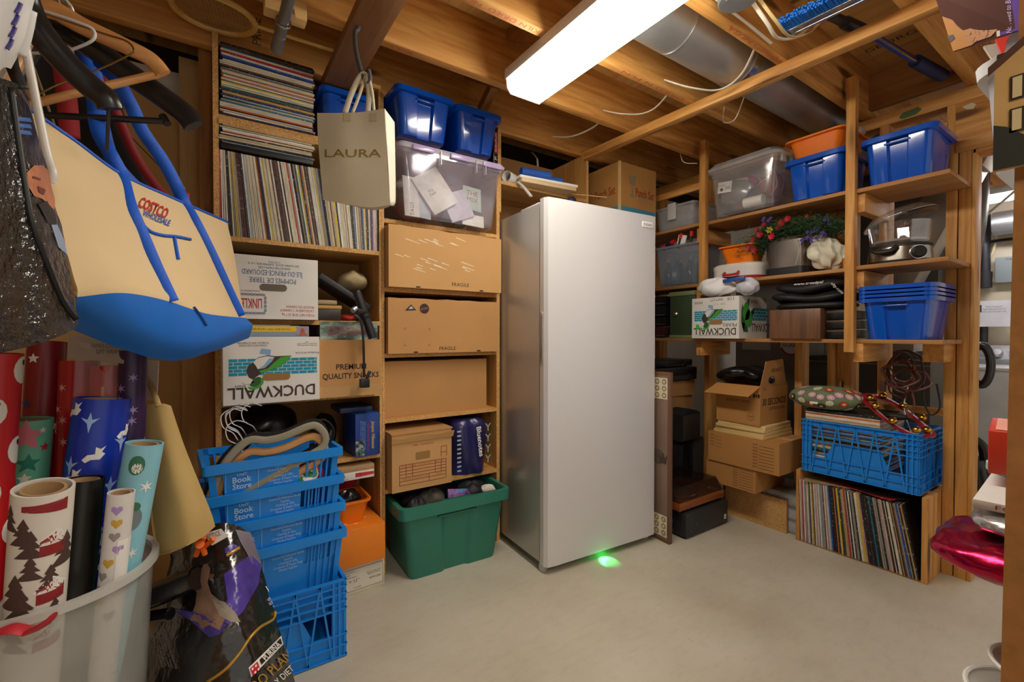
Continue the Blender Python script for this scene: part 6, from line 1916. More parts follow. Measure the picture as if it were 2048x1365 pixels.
# ---- canvas tote
CANV = plain('canvas_tan', '#d6bd92', .85, var=.06, vs=4., bump=.12, bs=300.)
CBLUE = plain('tote_blue', '#0c68c8', .55, var=.06, vs=8., bump=.15, bs=120.)
STRAP = plain('strap_blue', '#0d58cc', .6, bump=.4, bs=260.)
tp = [[(62, 222), (150, 283), (244, 351), (350, 400), (456, 446)],
      [(85, 320), (178, 360), (268, 410), (366, 455), (464, 490)],
      [(118, 440), (205, 470), (297, 510), (390, 550), (476, 555)],
      [(150, 545), (238, 550), (327, 575), (408, 605), (486, 605)],
      [(160, 594), (255, 586), (345, 604), (420, 628), (494, 636)],
      [(155, 630), (250, 655), (345, 680), (428, 678), (508, 652)],
      [(150, 660), (240, 696), (342, 722), (426, 704), (500, 676)]]
td = [[.80, .88, .99, 1.14, 1.34], [.78, .85, .95, 1.10, 1.33], [.77, .83, .93, 1.08, 1.32], [.77, .83, .92, 1.07, 1.31], [.77, .83, .92, 1.07, 1.31], [.80, .84, .93, 1.08, 1.32], [.85, .89, .98, 1.12, 1.35]]
ts = Surf(rows(tp, td), .006, (3.2, 4))
ct = thing('canvas_tote', 'large tan canvas tote with blue base and straps hanging from the rail', 'tote bag', tuple(ts.p(.5, 1)))
ts.shell('canvas_body', CANV, ct, 0, .67, .10)
ts.shell('base_panel', CBLUE, ct, .67, 1, .10, 30, 10)
MB().tube([ts.p(i / 30, 0) + V((0, 0, .002)) for i in range(31)], .004, 6).build('top_piping', STRAP, ct, world=True, smooth=True)
sp = lambda l: [ts.at(x, y, .003) for x, y in l]
up1 = [at(172, 262, .95), at(176, 190, 1.0), at(170, 130, 1.02), at(160, 95, 1.02)]
ribbon('front_strap', sp([(340, 604), (312, 545), (280, 470), (255, 410), (240, 352)]) + [at(222, 310, .97), at(196, 262, .98), at(186, 190, 1.0), at(172, 130, 1.0), at(160, 95, 1.02)], .026, STRAP, ct)
ribbon('front_strap', sp([(478, 634), (450, 575), (420, 510), (390, 450), (366, 405)]) + [at(352, 370, 1.14), at(325, 320, 1.12), at(285, 262, 1.08), at(262, 210, 1.05), at(225, 150, 1.03), at(165, 95, 1.02)], .028, STRAP, ct)
ribbon('rear_strap', [at(300, 400, 1.15), at(232, 330, 1.08), at(205, 255, 1.05), at(190, 150, 1.05), at(168, 95, 1.03)], .028, STRAP, ct)
ribbon('pocket_zip', sp([(268, 438), (282, 450), (300, 465), (325, 472), (350, 474), (380, 480)]), .0065, STRAP, ct)
ribbon('zip_pull', sp([(346, 474), (349, 492), (354, 520)]), .0075, STRAP, ct)
ribbon('side_slit', sp([(385, 615), (398, 632), (410, 652)]), .005, plain('slit_blue', '#0a3f8c', .6), ct)
ts.text('COSTCO', 306, 417, 21, plain('thread_red', '#b8171f', .6), ct, 62, rot=-.42, bold=.03)
ts.text('WHOLESALE', 312, 437, 12, plain('thread_blue', '#1d4fae', .6), ct, 58, rot=-.38, bold=.02)
MB().tube([at(160, 95, 1.02), at(160, 60, 1.0), at(140, 10, .98), V((-.36, 1.2, 1.878))], .004, 6).build('hanging_loop', STEEL, ct, world=True)

# ---- black glossy bag at the far left
gp = [[(-60, 140), (-25, 150), (5, 158), (35, 168), (58, 185)],
      [(-60, 300), (-20, 300), (20, 305), (62, 312), (92, 320)],
      [(-60, 440), (-15, 440), (35, 440), (85, 445), (122, 450)],
      [(-60, 570), (-10, 570), (45, 572), (100, 575), (143, 570)],
      [(-60, 700), (0, 706), (60, 694), (115, 676), (160, 648)]]
gs = Surf(rows(gp, [[.50, .52, .56, .60, .66]] * 5), .0035, (4, 8))
bb = thing('glossy_bag', 'black glossy printed bag hanging at the far left', 'bag', tuple(gs.p(.5, 1)))
GB = plain('black_pvc', '#181512', .2, var=.2, bump=1., bs=95., spec=.9, bd=.004)
gs.shell('bag_body', GB, bb, 0, 1, .06, 44, 60)
ribbon('seam', [gs.at(x, y, .002) for x, y in ((18, 175), (30, 260), (45, 360), (62, 450), (95, 540), (125, 610), (150, 640))], .006, plain('seam_black', '#0c0b0a', .5), bb)
SK = plain('print_skin', '#b8744f', .35, var=.25, vs=40.)
gs.decal('printed_face', [(52, 345), (66, 331), (84, 331), (97, 345), (103, 370), (110, 400), (106, 420), (94, 408), (82, 398), (66, 392), (54, 372)], SK, bb)
for q in ([(62, 352), (78, 357), (77, 361), (62, 357)], [(72, 372), (88, 380), (84, 390), (74, 384)]): gs.decal('printed_feature', q, plain('print_brow', '#6d2f22', .4), bb, .002)
gs.decal('printed_beard', [(74, 408), (92, 402), (108, 425), (112, 450), (95, 448)], plain('print_beard', '#191513', .4), bb)
gs.decal('printed_shirt', [(98, 442), (112, 448), (126, 480), (133, 510), (115, 495)], plain('print_shirt', '#8fa0bd', .4), bb)
for k in range(3): gs.decal('printed_stripe', [(28, 233 + k * 13), (58, 236 + k * 13), (62, 244 + k * 13), (30, 241 + k * 13)], plain('print_blue', '#3767b0', .4), bb)
ribbon('bag_handle', [gs.at(40, 178, .002), at(22, 120, .62), at(28, 60, .66), at(48, 0, .72), V((-.36, .98, 1.878))], .014, plain('handle_black', '#141210', .5), bb)

# ---- white plastic bag corner, top left
wp = Surf(rows([[(-50, -40), (0, -40), (45, -40), (82, -40)], [(-50, 20), (0, 20), (35, 15), (66, 12)], [(-50, 80), (-5, 80), (25, 75), (48, 85)], [(-50, 140), (-10, 148), (8, 135), (22, 138)]], [[.5, .54, .58, .6]] * 4))
w = thing('white_bag', 'white plastic bag corner with violet script at the top left', 'bag', tuple(wp.p(.5, 1)))
wp.shell('bag_body', plain('white_film', '#cfcfcd', .4, bump=.3, bs=10.), w, 0, 1, .03)
for k in range(4): ribbon('printed_stroke', [wp.at(38 - k * 6, 5 + k * 24, .002), wp.at(34 - k * 6, 15 + k * 24, .002), wp.at(28 - k * 6, 24 + k * 24, .002)], .004, plain('violet_ink', '#3a2f7a', .5), w)
ribbon('bag_strap', [at(62, 20, .6), at(52, 70, .6), at(40, 110, .6)], .012, plain('white_film', '#cfcfcd', .4), w)
MB().tube([wp.p(.7, 0), V((-.36, .9, 1.878))], .003, 6).build('tie', WIRE, w, world=True)

# ---- hangers
def arm(name, px, ds, r, m, parent, flat=.55, n=8):
    return MB().tube(smoothpts([at(x, y, d) for (x, y), d in zip(px, ds)], n), r if not isinstance(r, list) else [r[0] + (r[1] - r[0]) * i / ((len(px) - 1) * n) for i in range((len(px) - 1) * n + 1)], 10, flat=flat).build(name, m, parent, world=True, smooth=True, ang=60)


HW = wood('hanger_wood', 'x', '#a9713d', '#c18a52', '#cf9c64', .35, knots=False)
HB = plain('hanger_black', '#1d1d1e', .28)
h = thing('wooden_hanger', 'varnished wooden coat hanger pointing right', 'hanger', tuple(at(100, 0, .92)))
arm('shoulder', [(-20, 190), (20, 110), (62, 25), (105, 20), (165, 52), (250, 92), (300, 118), (327, 148)], [.82, .84, .9, .92, .94, .97, .99, 1.0], [.014, .0095], HW, h, 1.7)
arm('trouser_bar', [(40, 214), (180, 180), (316, 148)], [.88, .94, 1.0], .0085, HW, h, 1)
MB().tube(smoothpts([at(92, 10, .92), at(80, -40, .92), V((-.36, 1.16, 1.80)), V((-.345, 1.16, 1.872)), V((-.36, 1.16, 1.884)), V((-.378, 1.16, 1.872))]), .002, 6).build('hook', STEEL, h, world=True)
h = thing('plastic_hanger', 'short black plastic coat hanger crossing in front of the wooden one', 'hanger', tuple(at(60, 10, .8)))
arm('shoulder', [(30, -60), (50, 10), (78, 62), (128, 122), (180, 172), (212, 198), (221, 218)], [.76, .78, .79, .81, .83, .84, .845], [.0135, .012], HB, h, 1.7)
arm('lower_stem', [(217, 205), (216, 250), (214, 300)], [.85, .86, .87], .003, HB, h, 1)
MB().tube(smoothpts([at(30, -60, .76), V((-.36, 1.0, 1.80)), V((-.345, 1.0, 1.872)), V((-.36, 1.0, 1.884)), V((-.378, 1.0, 1.872))]), .002, 6).build('hook', STEEL, h, world=True)
h = thing('plastic_hanger', 'long black plastic coat hanger with a trouser bar', 'hanger', tuple(at(140, 60, .95)))
arm('shoulder', [(20, 150), (60, 90), (118, 62), (180, 92), (255, 145), (330, 198), (370, 228), (388, 252)], [.92, .94, .96, .98, 1.01, 1.03, 1.04, 1.045], [.0145, .0135], HB, h, 1.7)
arm('trouser_bar', [(85, 230), (200, 236), (332, 243)], [.96, .99, 1.035], .007, HB, h, 1)
arm('bar_stub', [(325, 232), (335, 248)], [1.035, 1.035], .0085, HB, h, 1)
MB().tube(smoothpts([at(118, 50, .96), at(105, -20, .95), V((-.36, 1.08, 1.80)), V((-.345, 1.08, 1.872)), V((-.36, 1.08, 1.884)), V((-.378, 1.08, 1.872))]), .002, 6).build('hook', STEEL, h, world=True)
h = thing('tube_hanger', 'white plastic tube hanger seen end on', 'hanger', tuple(at(60, 120, .72)))
arm('tube', [(20, -50), (38, 30), (58, 130), (78, 230), (95, 310), (106, 345), (103, 366)], [.7, .71, .72, .73, .735, .735, .735], .0058, plain('tube_white', '#cfcac4', .35), h, 1)
arm('tube', [(38, 30), (30, 80), (5, 140), (-30, 200)], [.71, .75, .8, .85], .0058, plain('tube_white', '#cfcac4', .35), h, 1)
MB().tube([at(20, -50, .7), V((-.36, .94, 1.87))], .002, 6).build('hook', STEEL, h, world=True)
h = thing('wire_hanger', 'white coated wire hanger bent into a loop', 'hanger', tuple(at(150, 50, .86)))
arm('wire', [(72, 18), (120, 32), (165, 48), (185, 58), (190, 72), (180, 84), (150, 97), (120, 106), (60, 106)], [.84, .85, .86, .865, .866, .866, .866, .866, .86], .0026, plain('wire_white', '#cfd0d4', .35), h, 1)
MB().tube([at(72, 18, .84), at(66, -20, .84), V((-.36, 1.04, 1.878))], .002, 6).build('hook', STEEL, h, world=True)
h = thing('wire_hanger', 'brass wire hanger with its corner over the wooden hanger', 'hanger', tuple(at(180, 60, .92)))
arm('wire', [(82, 25), (150, 48), (215, 70), (252, 82), (267, 98), (258, 110), (190, 142), (110, 172), (60, 200)], [.88, .9, .92, .925, .925, .925, .92, .9, .88], .0018, plain('wire_brass', '#8d7440', .3, .9), h, 1)
MB().tube([at(82, 25, .88), at(74, -20, .88), V((-.36, 1.12, 1.878))], .0018, 6).build('hook', STEEL, h, world=True)
# black rucksack and red strap hanging behind
k = thing('black_rucksack', 'black rucksack with red straps hanging behind the hangers', 'rucksack', tuple(at(180, 250, 1.22)))
rs = Surf(rows([[(60, 70), (110, 55), (160, 80), (215, 150), (240, 200)], [(60, 170), (110, 170), (170, 190), (230, 240), (270, 290)], [(80, 280), (150, 300), (220, 330), (280, 350), (330, 390)], [(110, 380), (180, 400), (250, 410), (310, 420), (360, 430)]], [[1.2, 1.22, 1.24, 1.26, 1.3]] * 4))
rs.shell('bag_body', plain('nylon_black', '#131215', .6), k, 0, 1, .08)
ribbon('red_strap', [at(116, 70, 1.15), at(128, 150, 1.16), at(136, 220, 1.16), at(140, 275, 1.17)], .04, plain('webbing_red', '#9a1a22', .7, bump=.3, bs=200.), k)
ribbon('red_piping', [at(205, 150, 1.18), at(235, 230, 1.2), at(270, 310, 1.22), at(310, 370, 1.24), at(350, 412, 1.26)], .022, plain('piping_red', '#8d1c28', .6), k)
ribbon('white_patch', [at(135, 88, 1.12), at(160, 118, 1.12)], .035, plain('patch_white', '#c9c4b8', .6), k)
MB().tube([at(140, 60, 1.22), V((-.36, 1.45, 1.878))], .004, 6).build('hang_loop', BLACK, k, world=True)
o = MB().box(-.012, .012, -.008, .008, -.02, .02).build('red_pouch', plain('pouch_red', '#a5232a', .5), loc=tuple(at(370, 398, 1.42)), bevel=.004)
tag(o, 'small red pouch peeping out behind the tan tote', 'pouch')
MB().box(-.012, .0, -.008, .008, .02, .035).build('yellow_tab', plain('tab_yellow', '#c9a62a', .5), o)
MB().tube([(0, 0, .02), V((-.36, 1.7, 1.85)) - at(370, 398, 1.42)], .0015, 5).build('cord', BLACK, o)

# ---- gift-wrap bin
BC = V((-.285, 1.275, 0))
FROST = clear('frosted_bin', '#d8d8d2', .38, .3, frost=.4)
bn = thing('wrap_bin', 'round frosted plastic bin full of gift-wrap rolls', 'bin', (BC.x, BC.y, .0005))
MB().lathe([(.145, 0), (.15, .01), (.182, .592), (.179, .592), (.147, .014), (.001, .012)], 64, cap0=True, cap1=True).build('body', FROST, bn, smooth=True)
MB().lathe([(.18, .585), (.192, .588), (.192, .602), (.179, .602), (.179, .585)], 64, cap0=False, cap1=False).build('rim', clear('bin_rim', '#d9d9d4', .72, .3, frost=.3), bn, smooth=True)
CORE = plain('card_core', '#a98a63', .8)
def star(R, n=5, k=.45, a0=PI / 2): return [((R if i % 2 == 0 else R * k) * math.cos(a0 + i * PI / n), (R if i % 2 == 0 else R * k) * math.sin(a0 + i * PI / n)) for i in range(2 * n)]


def roll(label, px, py, wpx, d, base, m, marks=(), hollow=True):
    top = at(px, py, d); r = wpx / 2 * d / FPX
    bot = V((BC.x + base[0], BC.y + base[1], .03))
    t = thing('wrap_roll', label, 'gift wrap', tuple(bot), 0, 'gift-wrap rolls in the bin')
    ax = (top - bot); L = ax.length; z = ax.normalized()
    x = V((0, 0, 1)).cross(z); x = x.normalized() if x.length > 1e-4 else V((1, 0, 0))
    toc = (V((0, 0, CAM_H)) - top); fr = (toc - z * toc.dot(z)).normalized(); sd = z.cross(fr)
    cyl = lambda a, h, rr: bot + z * h + (fr * math.cos(a) + sd * math.sin(a)) * rr
    mb = MB().loft([[cyl(2 * PI * k / 28, h, rr) for k in range(28)] for h, rr in ((0, r), (L, r), (L, r * .9), (L - .03, r * .88))], True, True)
    mb.build('paper', m, t, world=True, smooth=True, ang=50)
    if hollow:
        MB().loft([[cyl(2 * PI * k / 20, h, rr) for k in range(20)] for h, rr in ((L - .04, r * .75), (L - .002, r * .75), (L - .002, r * .64), (L - .028, r * .64))], False, True).build('core', CORE, t, world=True, smooth=True, ang=50)
    for nm, poly, a0, h0, mm in marks:
        # subdivide so the print follows the round surface
        q = []
        for i, p in enumerate(poly):
            n2 = poly[(i + 1) % len(poly)]; kk = max(1, int(math.hypot(n2[0] - p[0], n2[1] - p[1]) / .008))
            q += [(p[0] + (n2[0] - p[0]) * j / kk, p[1] + (n2[1] - p[1]) * j / kk) for j in range(kk)]
        rg_ = [[cyl(a0 + x * f / r, L - h0 + y * f, r + .0006) for x, y in q] for f in (1, .66, .33)]
        mb = MB().loft(rg_, False, False); mb.add(rg_[-1] + [cyl(a0, L - h0, r + .0006)], [(i, (i + 1) % len(q), len(q)) for i in range(len(q))])
        mb.build(nm, mm, t, world=True)
    return t


rg = random.Random(8)
WI = plain('wrap_white', '#e3e1dc', .5)
snow = []
for k in range(9):
    h0 = .03 + k * .075
    for a in (-1.1, 1.2, 3.3): snow += [('printed_snowman', circ(.018, 14, ry=.026), a + (k % 2) * .9, h0, WI), ('printed_hat', circ(.006, 10, ry=.006), a + (k % 2) * .9 + .1, h0 - .014, BLACK)]
roll('red snowman gift-wrap roll at the left edge of the bin', 4, 707, 62, .84, (-.1, -.03), plain('wrap_red', '#bf1a20', .4), snow)
PKS = plain('wrap_pink', '#dd7f8c', .5); TLS = plain('wrap_teal', '#1f8a78', .5); GDS = plain('wrap_gold', '#c49b3c', .4); RDS = plain('wrap_rose', '#c9304a', .5)
roll('mint gift-wrap roll with coloured stars', 58, 838, 72, .93, (-.08, .05), plain('wrap_mint', '#6fc0a0', .4), [('printed_star', star(.034), -.1, .03, PKS), ('printed_star', star(.02), .1, .085, TLS), ('printed_star', star(.01), .75, .055, RDS), ('printed_star', star(.008), -.7, .07, GDS), ('printed_star', star(.007), .6, .02, WI), ('printed_star', star(.012), .0, .115, WI), ('printed_star', star(.01), -.6, .11, RDS), ('printed_star', star(.026), .2, .145, WI)])
roll('dark red gift-wrap roll with scattered stars', 95, 684, 58, 1.04, (-.06, .085), plain('wrap_wine', '#7d1018', .35), [('printed_star', star(.012), rg.uniform(-1.2, 1.2), .04 + k * .05, [WI, plain('wrap_olive', '#3c6a3f', .5), plain('wrap_navy', '#26356e', .5)][k % 3]) for k in range(12)])
flk = lambda n, mm: [('printed_snowflake', star(.011, 6, .3), rg.uniform(-1.4, 1.4), .06 + k * .024, mm) for k in range(n)]
CR_ = plain('wrap_crimson', '#a8141f', .25, coat=.3)
roll('crimson snowflake gift-wrap roll, left of the pair in clear sleeve', 160, 722, 62, 1.045, (.01, .1), CR_, flk(16, plain('wrap_silverpink', '#d8a3a0', .4)))
roll('crimson gift-wrap roll with small gold marks, right of the sleeved pair', 219, 732, 58, 1.045, (.08, .08), plain('wrap_scarlet', '#b01a1a', .25, coat=.3), [('printed_cane', rrect(.006, .03, .003, 2), rg.uniform(-1, 1), .06 + k * .05, GDS) for k in range(7)])
deer = [('printed_deer', [(-.014, -.01), (-.006, -.004), (.008, -.004), (.016, .008), (.01, .012), (.016, .024), (.008, .018), (.0, .022), (.004, .008), (-.012, .006), (-.02, -.004)], rg.uniform(-1.2, 1.2), .03 + k * .045, WI) for k in range(9)] + [('printed_twig', [(0, -.02), (.004, 0), (.016, .012), (.004, .008), (0, .024), (-.004, .008), (-.016, .012), (-.004, 0)], rg.uniform(-1.2, 1.2), .05 + k * .045, plain('wrap_ice', '#8fb0e0', .5)) for k in range(9)]
roll('royal blue reindeer gift-wrap roll', 207, 796, 88, .98, (0, 0), plain('wrap_royal', '#1432a0', .3), deer)
roll('deep purple gift-wrap roll behind the blue one', 268, 702, 46, 1.03, (.11, .03), plain('wrap_purple', '#2c1640', .35), flk(10, plain('wrap_lilac', '#8f7ab0', .4)))
peng = [('printed_penguin', circ(.014, 14, ry=.02), -.2, .04, plain('wrap_pine', '#2f6b50', .5)), ('printed_belly', circ(.009, 12, ry=.011), -.15, .046, WI), ('printed_snowflake', star(.014, 6, .3), .5, .085, WI), ('printed_snowflake', star(.01, 6, .3), -.4, .1, WI), ('printed_penguin', circ(.016, 14, ry=.024), .1, .15, plain('wrap_slate', '#6b7a80', .5)), ('printed_hat', circ(.01, 10), .1, .125, plain('wrap_pine', '#2f6b50', .5)), ('printed_snowflake', star(.014, 6, .3), -.5, .2, WI), ('printed_snowflake', star(.012, 6, .3), .4, .22, WI)]
roll('pale blue penguin gift-wrap roll leaning right', 290, 886, 62, .96, (.04, -.03), plain('wrap_sky', '#84c0d2', .4), peng)
fir = []
for k in range(11):
    s = rg.uniform(.02, .034)
    fir.append(('printed_fir', [(0, s), (s * .35, s * .3), (s * .15, s * .3), (s * .6, -s * .3), (s * .2, -s * .3), (s * .8, -s), (-s * .8, -s), (-s * .2, -s * .3), (-s * .6, -s * .3), (-s * .15, s * .3), (-s * .35, s * .3)], rg.uniform(-1.2, 1.2), .04 + k * .022, plain('wrap_bark', '#4b3530', .6)))
house = [('printed_house', [(-.02, -.02), (.02, -.02), (.02, .008), (0, .022), (-.02, .008)], .5, .09 + k * .09, plain('wrap_barn', '#8d1d22', .5)) for k in range(3)] + [('printed_roof', [(-.026, .006), (0, .028), (.026, .006), (.02, .0), (0, .018), (-.02, .0)], .5, .09 + k * .09, WI) for k in range(3)]
roll('fat white gift-wrap roll with brown firs and red barns', 88, 975, 92, .79, (-.03, -.03), plain('wrap_ivory', '#d9d4ca', .5), fir + house + [('printed_band', [(-.03, -.006), (.03, -.012), (.03, .01), (-.03, .004)], .1, .02, plain('wrap_barn', '#8d1d22', .5))])
roll('glossy black gift-wrap roll', 168, 958, 66, .9, (.02, -.08), plain('wrap_black', '#141310', .3))
wd = [('printed_heart', [(0, -.01), (.009, 0), (.008, .007), (.003, .008), (0, .005), (-.003, .008), (-.008, .007), (-.009, 0)], rg.uniform(-1, 1), .03 + k * .026, [plain('wrap_mauve', '#a487c0', .5), GDS, plain('wrap_grey', '#8d8a84', .5)][k % 3]) for k in range(9)] + [('paper_label', [(-.014, -.05), (.014, -.05), (.014, .05), (-.014, .05)], .75, .14, WI), ('label_band', [(-.014, -.006), (.014, -.006), (.014, .006), (-.014, .006)], .75, .185, plain('label_magenta', '#d0206a', .5))]
roll('white best-wishes gift-wrap roll with hearts and bells', 243, 984, 44, .9, (.07, -.06), plain('wrap_pearl', '#d6d2d0', .5), wd)
# clear sleeve over the crimson pair, with its card header
p0, p1 = at(132, 905, 1.02), at(250, 905, 1.02); q0, q1 = at(138, 672, 1.04), at(252, 700, 1.04)
cs = thing('clear_sleeve', 'clear film sleeve with a printed card header over the crimson rolls', 'sleeve', tuple((p0 + p1) / 2))
MB().grid(lambda u, v: p0.lerp(p1, u).lerp(q0.lerp(q1, u), v) - CV * (.03 * math.sin(PI * u)), 12, 6).build('film', clear('film_clear', '#e6dede', .14, .05), cs, world=True, smooth=True)
hd0, hd1 = at(136, 716, 1.0), at(248, 728, 1.0)
MB().grid(lambda u, v: hd0.lerp(hd1, u).lerp(at(138, 668, 1.02).lerp(at(250, 690, 1.02), u), v), 6, 4).build('card_header', plain('header_grey', '#a9a29a', .5), cs, world=True, solid=.001)
fh = Fr(at(215, 698, .995), CR, CU)
tx = text('PAPIER-CADEAU\nGIFT WRAP', Fr((0, 0, 0), (1, 0, 0), (0, 0, 1)), 0, 0, .022, plain('header_ink', '#4d4742', .5), None, w=.07)
tx.parent = cs
inv = wm(cs).inverted()
for vv in tx.data.vertices: vv.co = inv @ fh.p(vv.co.x, vv.co.z, .001)
# red ribbon over the rim
rb = [at(-20, 1272, .74), at(20, 1258, .74), at(60, 1262, .75), at(90, 1248, .75), at(104, 1236, .76)]
o = MB().tube(smoothpts(rb), .016, 8, flat=.3).build('red_ribbon', plain('ribbon_red', '#b3202e', .5, bump=.3), loc=tuple(rb[2]), world=True, smooth=True)
tag(o, 'red ribbon curling inside the frosted bin', 'ribbon')

# ---- khaki bag
kp = [[(280, 812), (295, 810), (312, 808), (328, 808), (342, 812)],
      [(287, 890), (307, 890), (330, 888), (352, 885), (368, 890)],
      [(297, 990), (325, 985), (350, 975), (378, 965), (400, 970)],
      [(308, 1070), (338, 1065), (368, 1045), (398, 1025), (422, 1025)],
      [(316, 1113), (345, 1105), (375, 1092), (405, 1075), (430, 1052)]]
kd = [[1.07, 1.065, 1.06, 1.065, 1.075], [1.06, 1.05, 1.045, 1.06, 1.08], [1.05, 1.035, 1.03, 1.05, 1.08], [1.045, 1.025, 1.02, 1.045, 1.08], [1.045, 1.025, 1.02, 1.045, 1.08]]
ks = Surf(rows(kp, kd))
kb = thing('khaki_bag', 'khaki fabric gift bag hanging beside the rolls', 'bag', tuple(ks.p(.5, 1)))
KH = plain('khaki_fabric', '#b1955c', .8, var=.06, bump=.15, bs=250.)
ks.shell('bag_body', KH, kb, 0, 1, .07)
ribbon('handle', [ks.at(290, 814, .002), at(283, 780, 1.08), at(268, 735, 1.1), at(258, 700, 1.12), at(250, 650, 1.15)], .012, KH, kb)
ribbon('handle', [ks.at(318, 812, .002), at(303, 775, 1.1), at(280, 735, 1.12), at(262, 700, 1.13), at(250, 650, 1.15)], .012, KH, kb)
MB().tube([ks.at(x, y, .002) for x, y in ((318, 1110), (345, 1103), (375, 1090), (405, 1073), (428, 1053))], .002, 5).build('hem', KH, kb, world=True)
MB().tube([ks.at(x, y, .002) for x, y in ((284, 820), (289, 890), (299, 990), (310, 1070), (318, 1108))], .002, 5).build('hem', KH, kb, world=True)
MB().grid(lambda u, v: at(286, 720, 1.16).lerp(at(318, 722, 1.16), u).lerp(at(284, 800, 1.13).lerp(at(314, 802, 1.13), u), v), 4, 4).build('swing_tag', WI, kb, world=True, solid=.002)
MB().tube([at(250, 650, 1.15), V((-.36, 1.36, 1.878))], .0025, 5).build('hang_cord', plain('cord_tan', '#8a734a', .7), kb, world=True)

# ---- dog food bag
dp = [[(345, 1108), (385, 1080), (432, 1047), (470, 1050), (503, 1064)],
      [(335, 1165), (385, 1150), (435, 1130), (485, 1130), (525, 1140)],
      [(318, 1240), (380, 1225), (440, 1215), (500, 1215), (548, 1215)],
      [(290, 1320), (365, 1320), (440, 1320), (520, 1315), (578, 1310)],
      [(265, 1420), (350, 1440), (440, 1450), (530, 1440), (602, 1415)],
      [(262, 1520), (350, 1580), (440, 1600), (530, 1570), (608, 1500)]]
dd = [[1.19, 1.16, 1.15, 1.17, 1.2], [1.17, 1.12, 1.10, 1.12, 1.19], [1.14, 1.07, 1.04, 1.07, 1.17], [1.12, 1.03, 1.0, 1.04, 1.16], [1.11, 1.01, .98, 1.02, 1.16], [1.11, 1.02, .99, 1.03, 1.16]]
ds = Surf(rows(dp, dd), .0085, (3.6, 5.5))
dg = thing('dog_food_bag', 'black and purple dog food sack in front of the crates', 'sack', (ds.p(.5, 1).x, ds.p(.5, 1).y, 0))
SACK = plain('sack_black', '#1d1916', .2, var=.2, vs=6., bump=.9, bs=15., spec=.9, bd=.012)
ds.shell('sack_body', SACK, dg, 0, 1, .10, 48, 40)
PUR = plain('sack_purple', '#4a3a94', .25, var=.3, vs=14., bump=.9, bs=15., bd=.012)
ds.decal('purple_panel', [(448, 1150), (500, 1110), (522, 1130), (516, 1170), (485, 1225), (458, 1250), (440, 1240), (455, 1200)], PUR, dg)
ds.decal('purple_panel', [(337, 1216), (380, 1240), (420, 1275), (440, 1270), (455, 1250), (430, 1240), (390, 1225)], PUR, dg, .0014)
ds.decal('painted_sheen_patch', [(470, 1060), (500, 1066), (522, 1100), (522, 1135), (505, 1130), (480, 1085)], plain('sack_sheen_grey', '#8d8797', .3, .4, bump=.4, bs=9.), dg)  # grey patch paints the sheen of light on the sack's film
DOG = plain('dog_brown', '#8a6a58', .5, var=.25, vs=30.)
ds.decal('printed_dog', [(400, 1150), (408, 1130), (416, 1128), (422, 1138), (415, 1160), (424, 1188), (445, 1205), (452, 1235), (440, 1262), (420, 1250), (405, 1258), (398, 1245), (382, 1240), (392, 1210), (396, 1180), (384, 1178), (388, 1168)], DOG, dg, .0018)
ds.decal('printed_dog_ear', [(418, 1150), (430, 1149), (428, 1158), (420, 1158)], plain('dog_dark', '#5d4234', .5), dg, .0022)
ds.decal('printed_dog_legs', [(424, 1196), (450, 1205), (470, 1225), (480, 1245), (462, 1245), (440, 1232)], plain('dog_grey', '#8f8578', .5, var=.2, vs=30.), dg, .002)
GOLD = plain('sack_gold', '#c89a3c', .3, .5)
ribbon('gold_band', [ds.at(x, y, .0025) for x, y in ((415, 1364), (450, 1340), (478, 1308), (500, 1275), (520, 1255), (545, 1240), (570, 1224))], .006, GOLD, dg)
hx = ds.decal('hexagon_badge', [(450, 1098), (462, 1089), (475, 1093), (474, 1104), (462, 1113), (450, 1107)], PUR, dg, .002)
ribbon('badge_ribbon', [ds.at(x, y, .003) for x, y in ((453, 1113), (465, 1105), (478, 1097))], .007, GOLD, dg)
RB = plain('brand_red', '#c5202c', .4)
ds.decal('brand_plate', [(497, 1336), (561, 1273), (565, 1290), (502, 1355)], WHITE, dg, .002)
ds.decal('brand_plate_face', [(517, 1321), (559, 1278), (562, 1289), (521, 1331)], plain('plate_dark', '#1d1815', .4), dg, .0028)
ds.decal('checker_square', [(499, 1338), (513, 1324), (518, 1338), (504, 1352)], RB, dg, .0032)
for a, b in ((502, 1338), (508, 1332), (507, 1345), (513, 1339)): ds.decal('checker_cell', [(a, b), (a + 3, b - 3), (a + 4, b + 1), (a + 1, b + 4)], WHITE, dg, .0038)
ds.text('PURINA', 540, 1304, 13, WHITE, dg, 44, rot=.8, o=.004, bold=.02)
ds.text('PRO PLAN', 538, 1345, 20, GOLD, dg, 110, rot=.75, o=.003)
ds.text('VETERINARY DIETS', 540, 1376, 13, WHITE, dg, 130, rot=.75, o=.003)
ds.text('SATISFACTION GUARANTEE\nif for any reason you are not\nsatisfied with this product\ncall us and we will help\nfeeding guide and details', 330, 1300, 28, plain('fine_print', '#a9a39a', .5), dg, 88, rot=-1.25, o=.003)
ds.text('VETERINARY\nRECOMMENDED\nfor daily use', 545, 1205, 22, WHITE, dg, 20, rot=.7, o=.003)
ds.text('V', 535, 1180, 14, WHITE, dg, 11, rot=.2, o=.003)
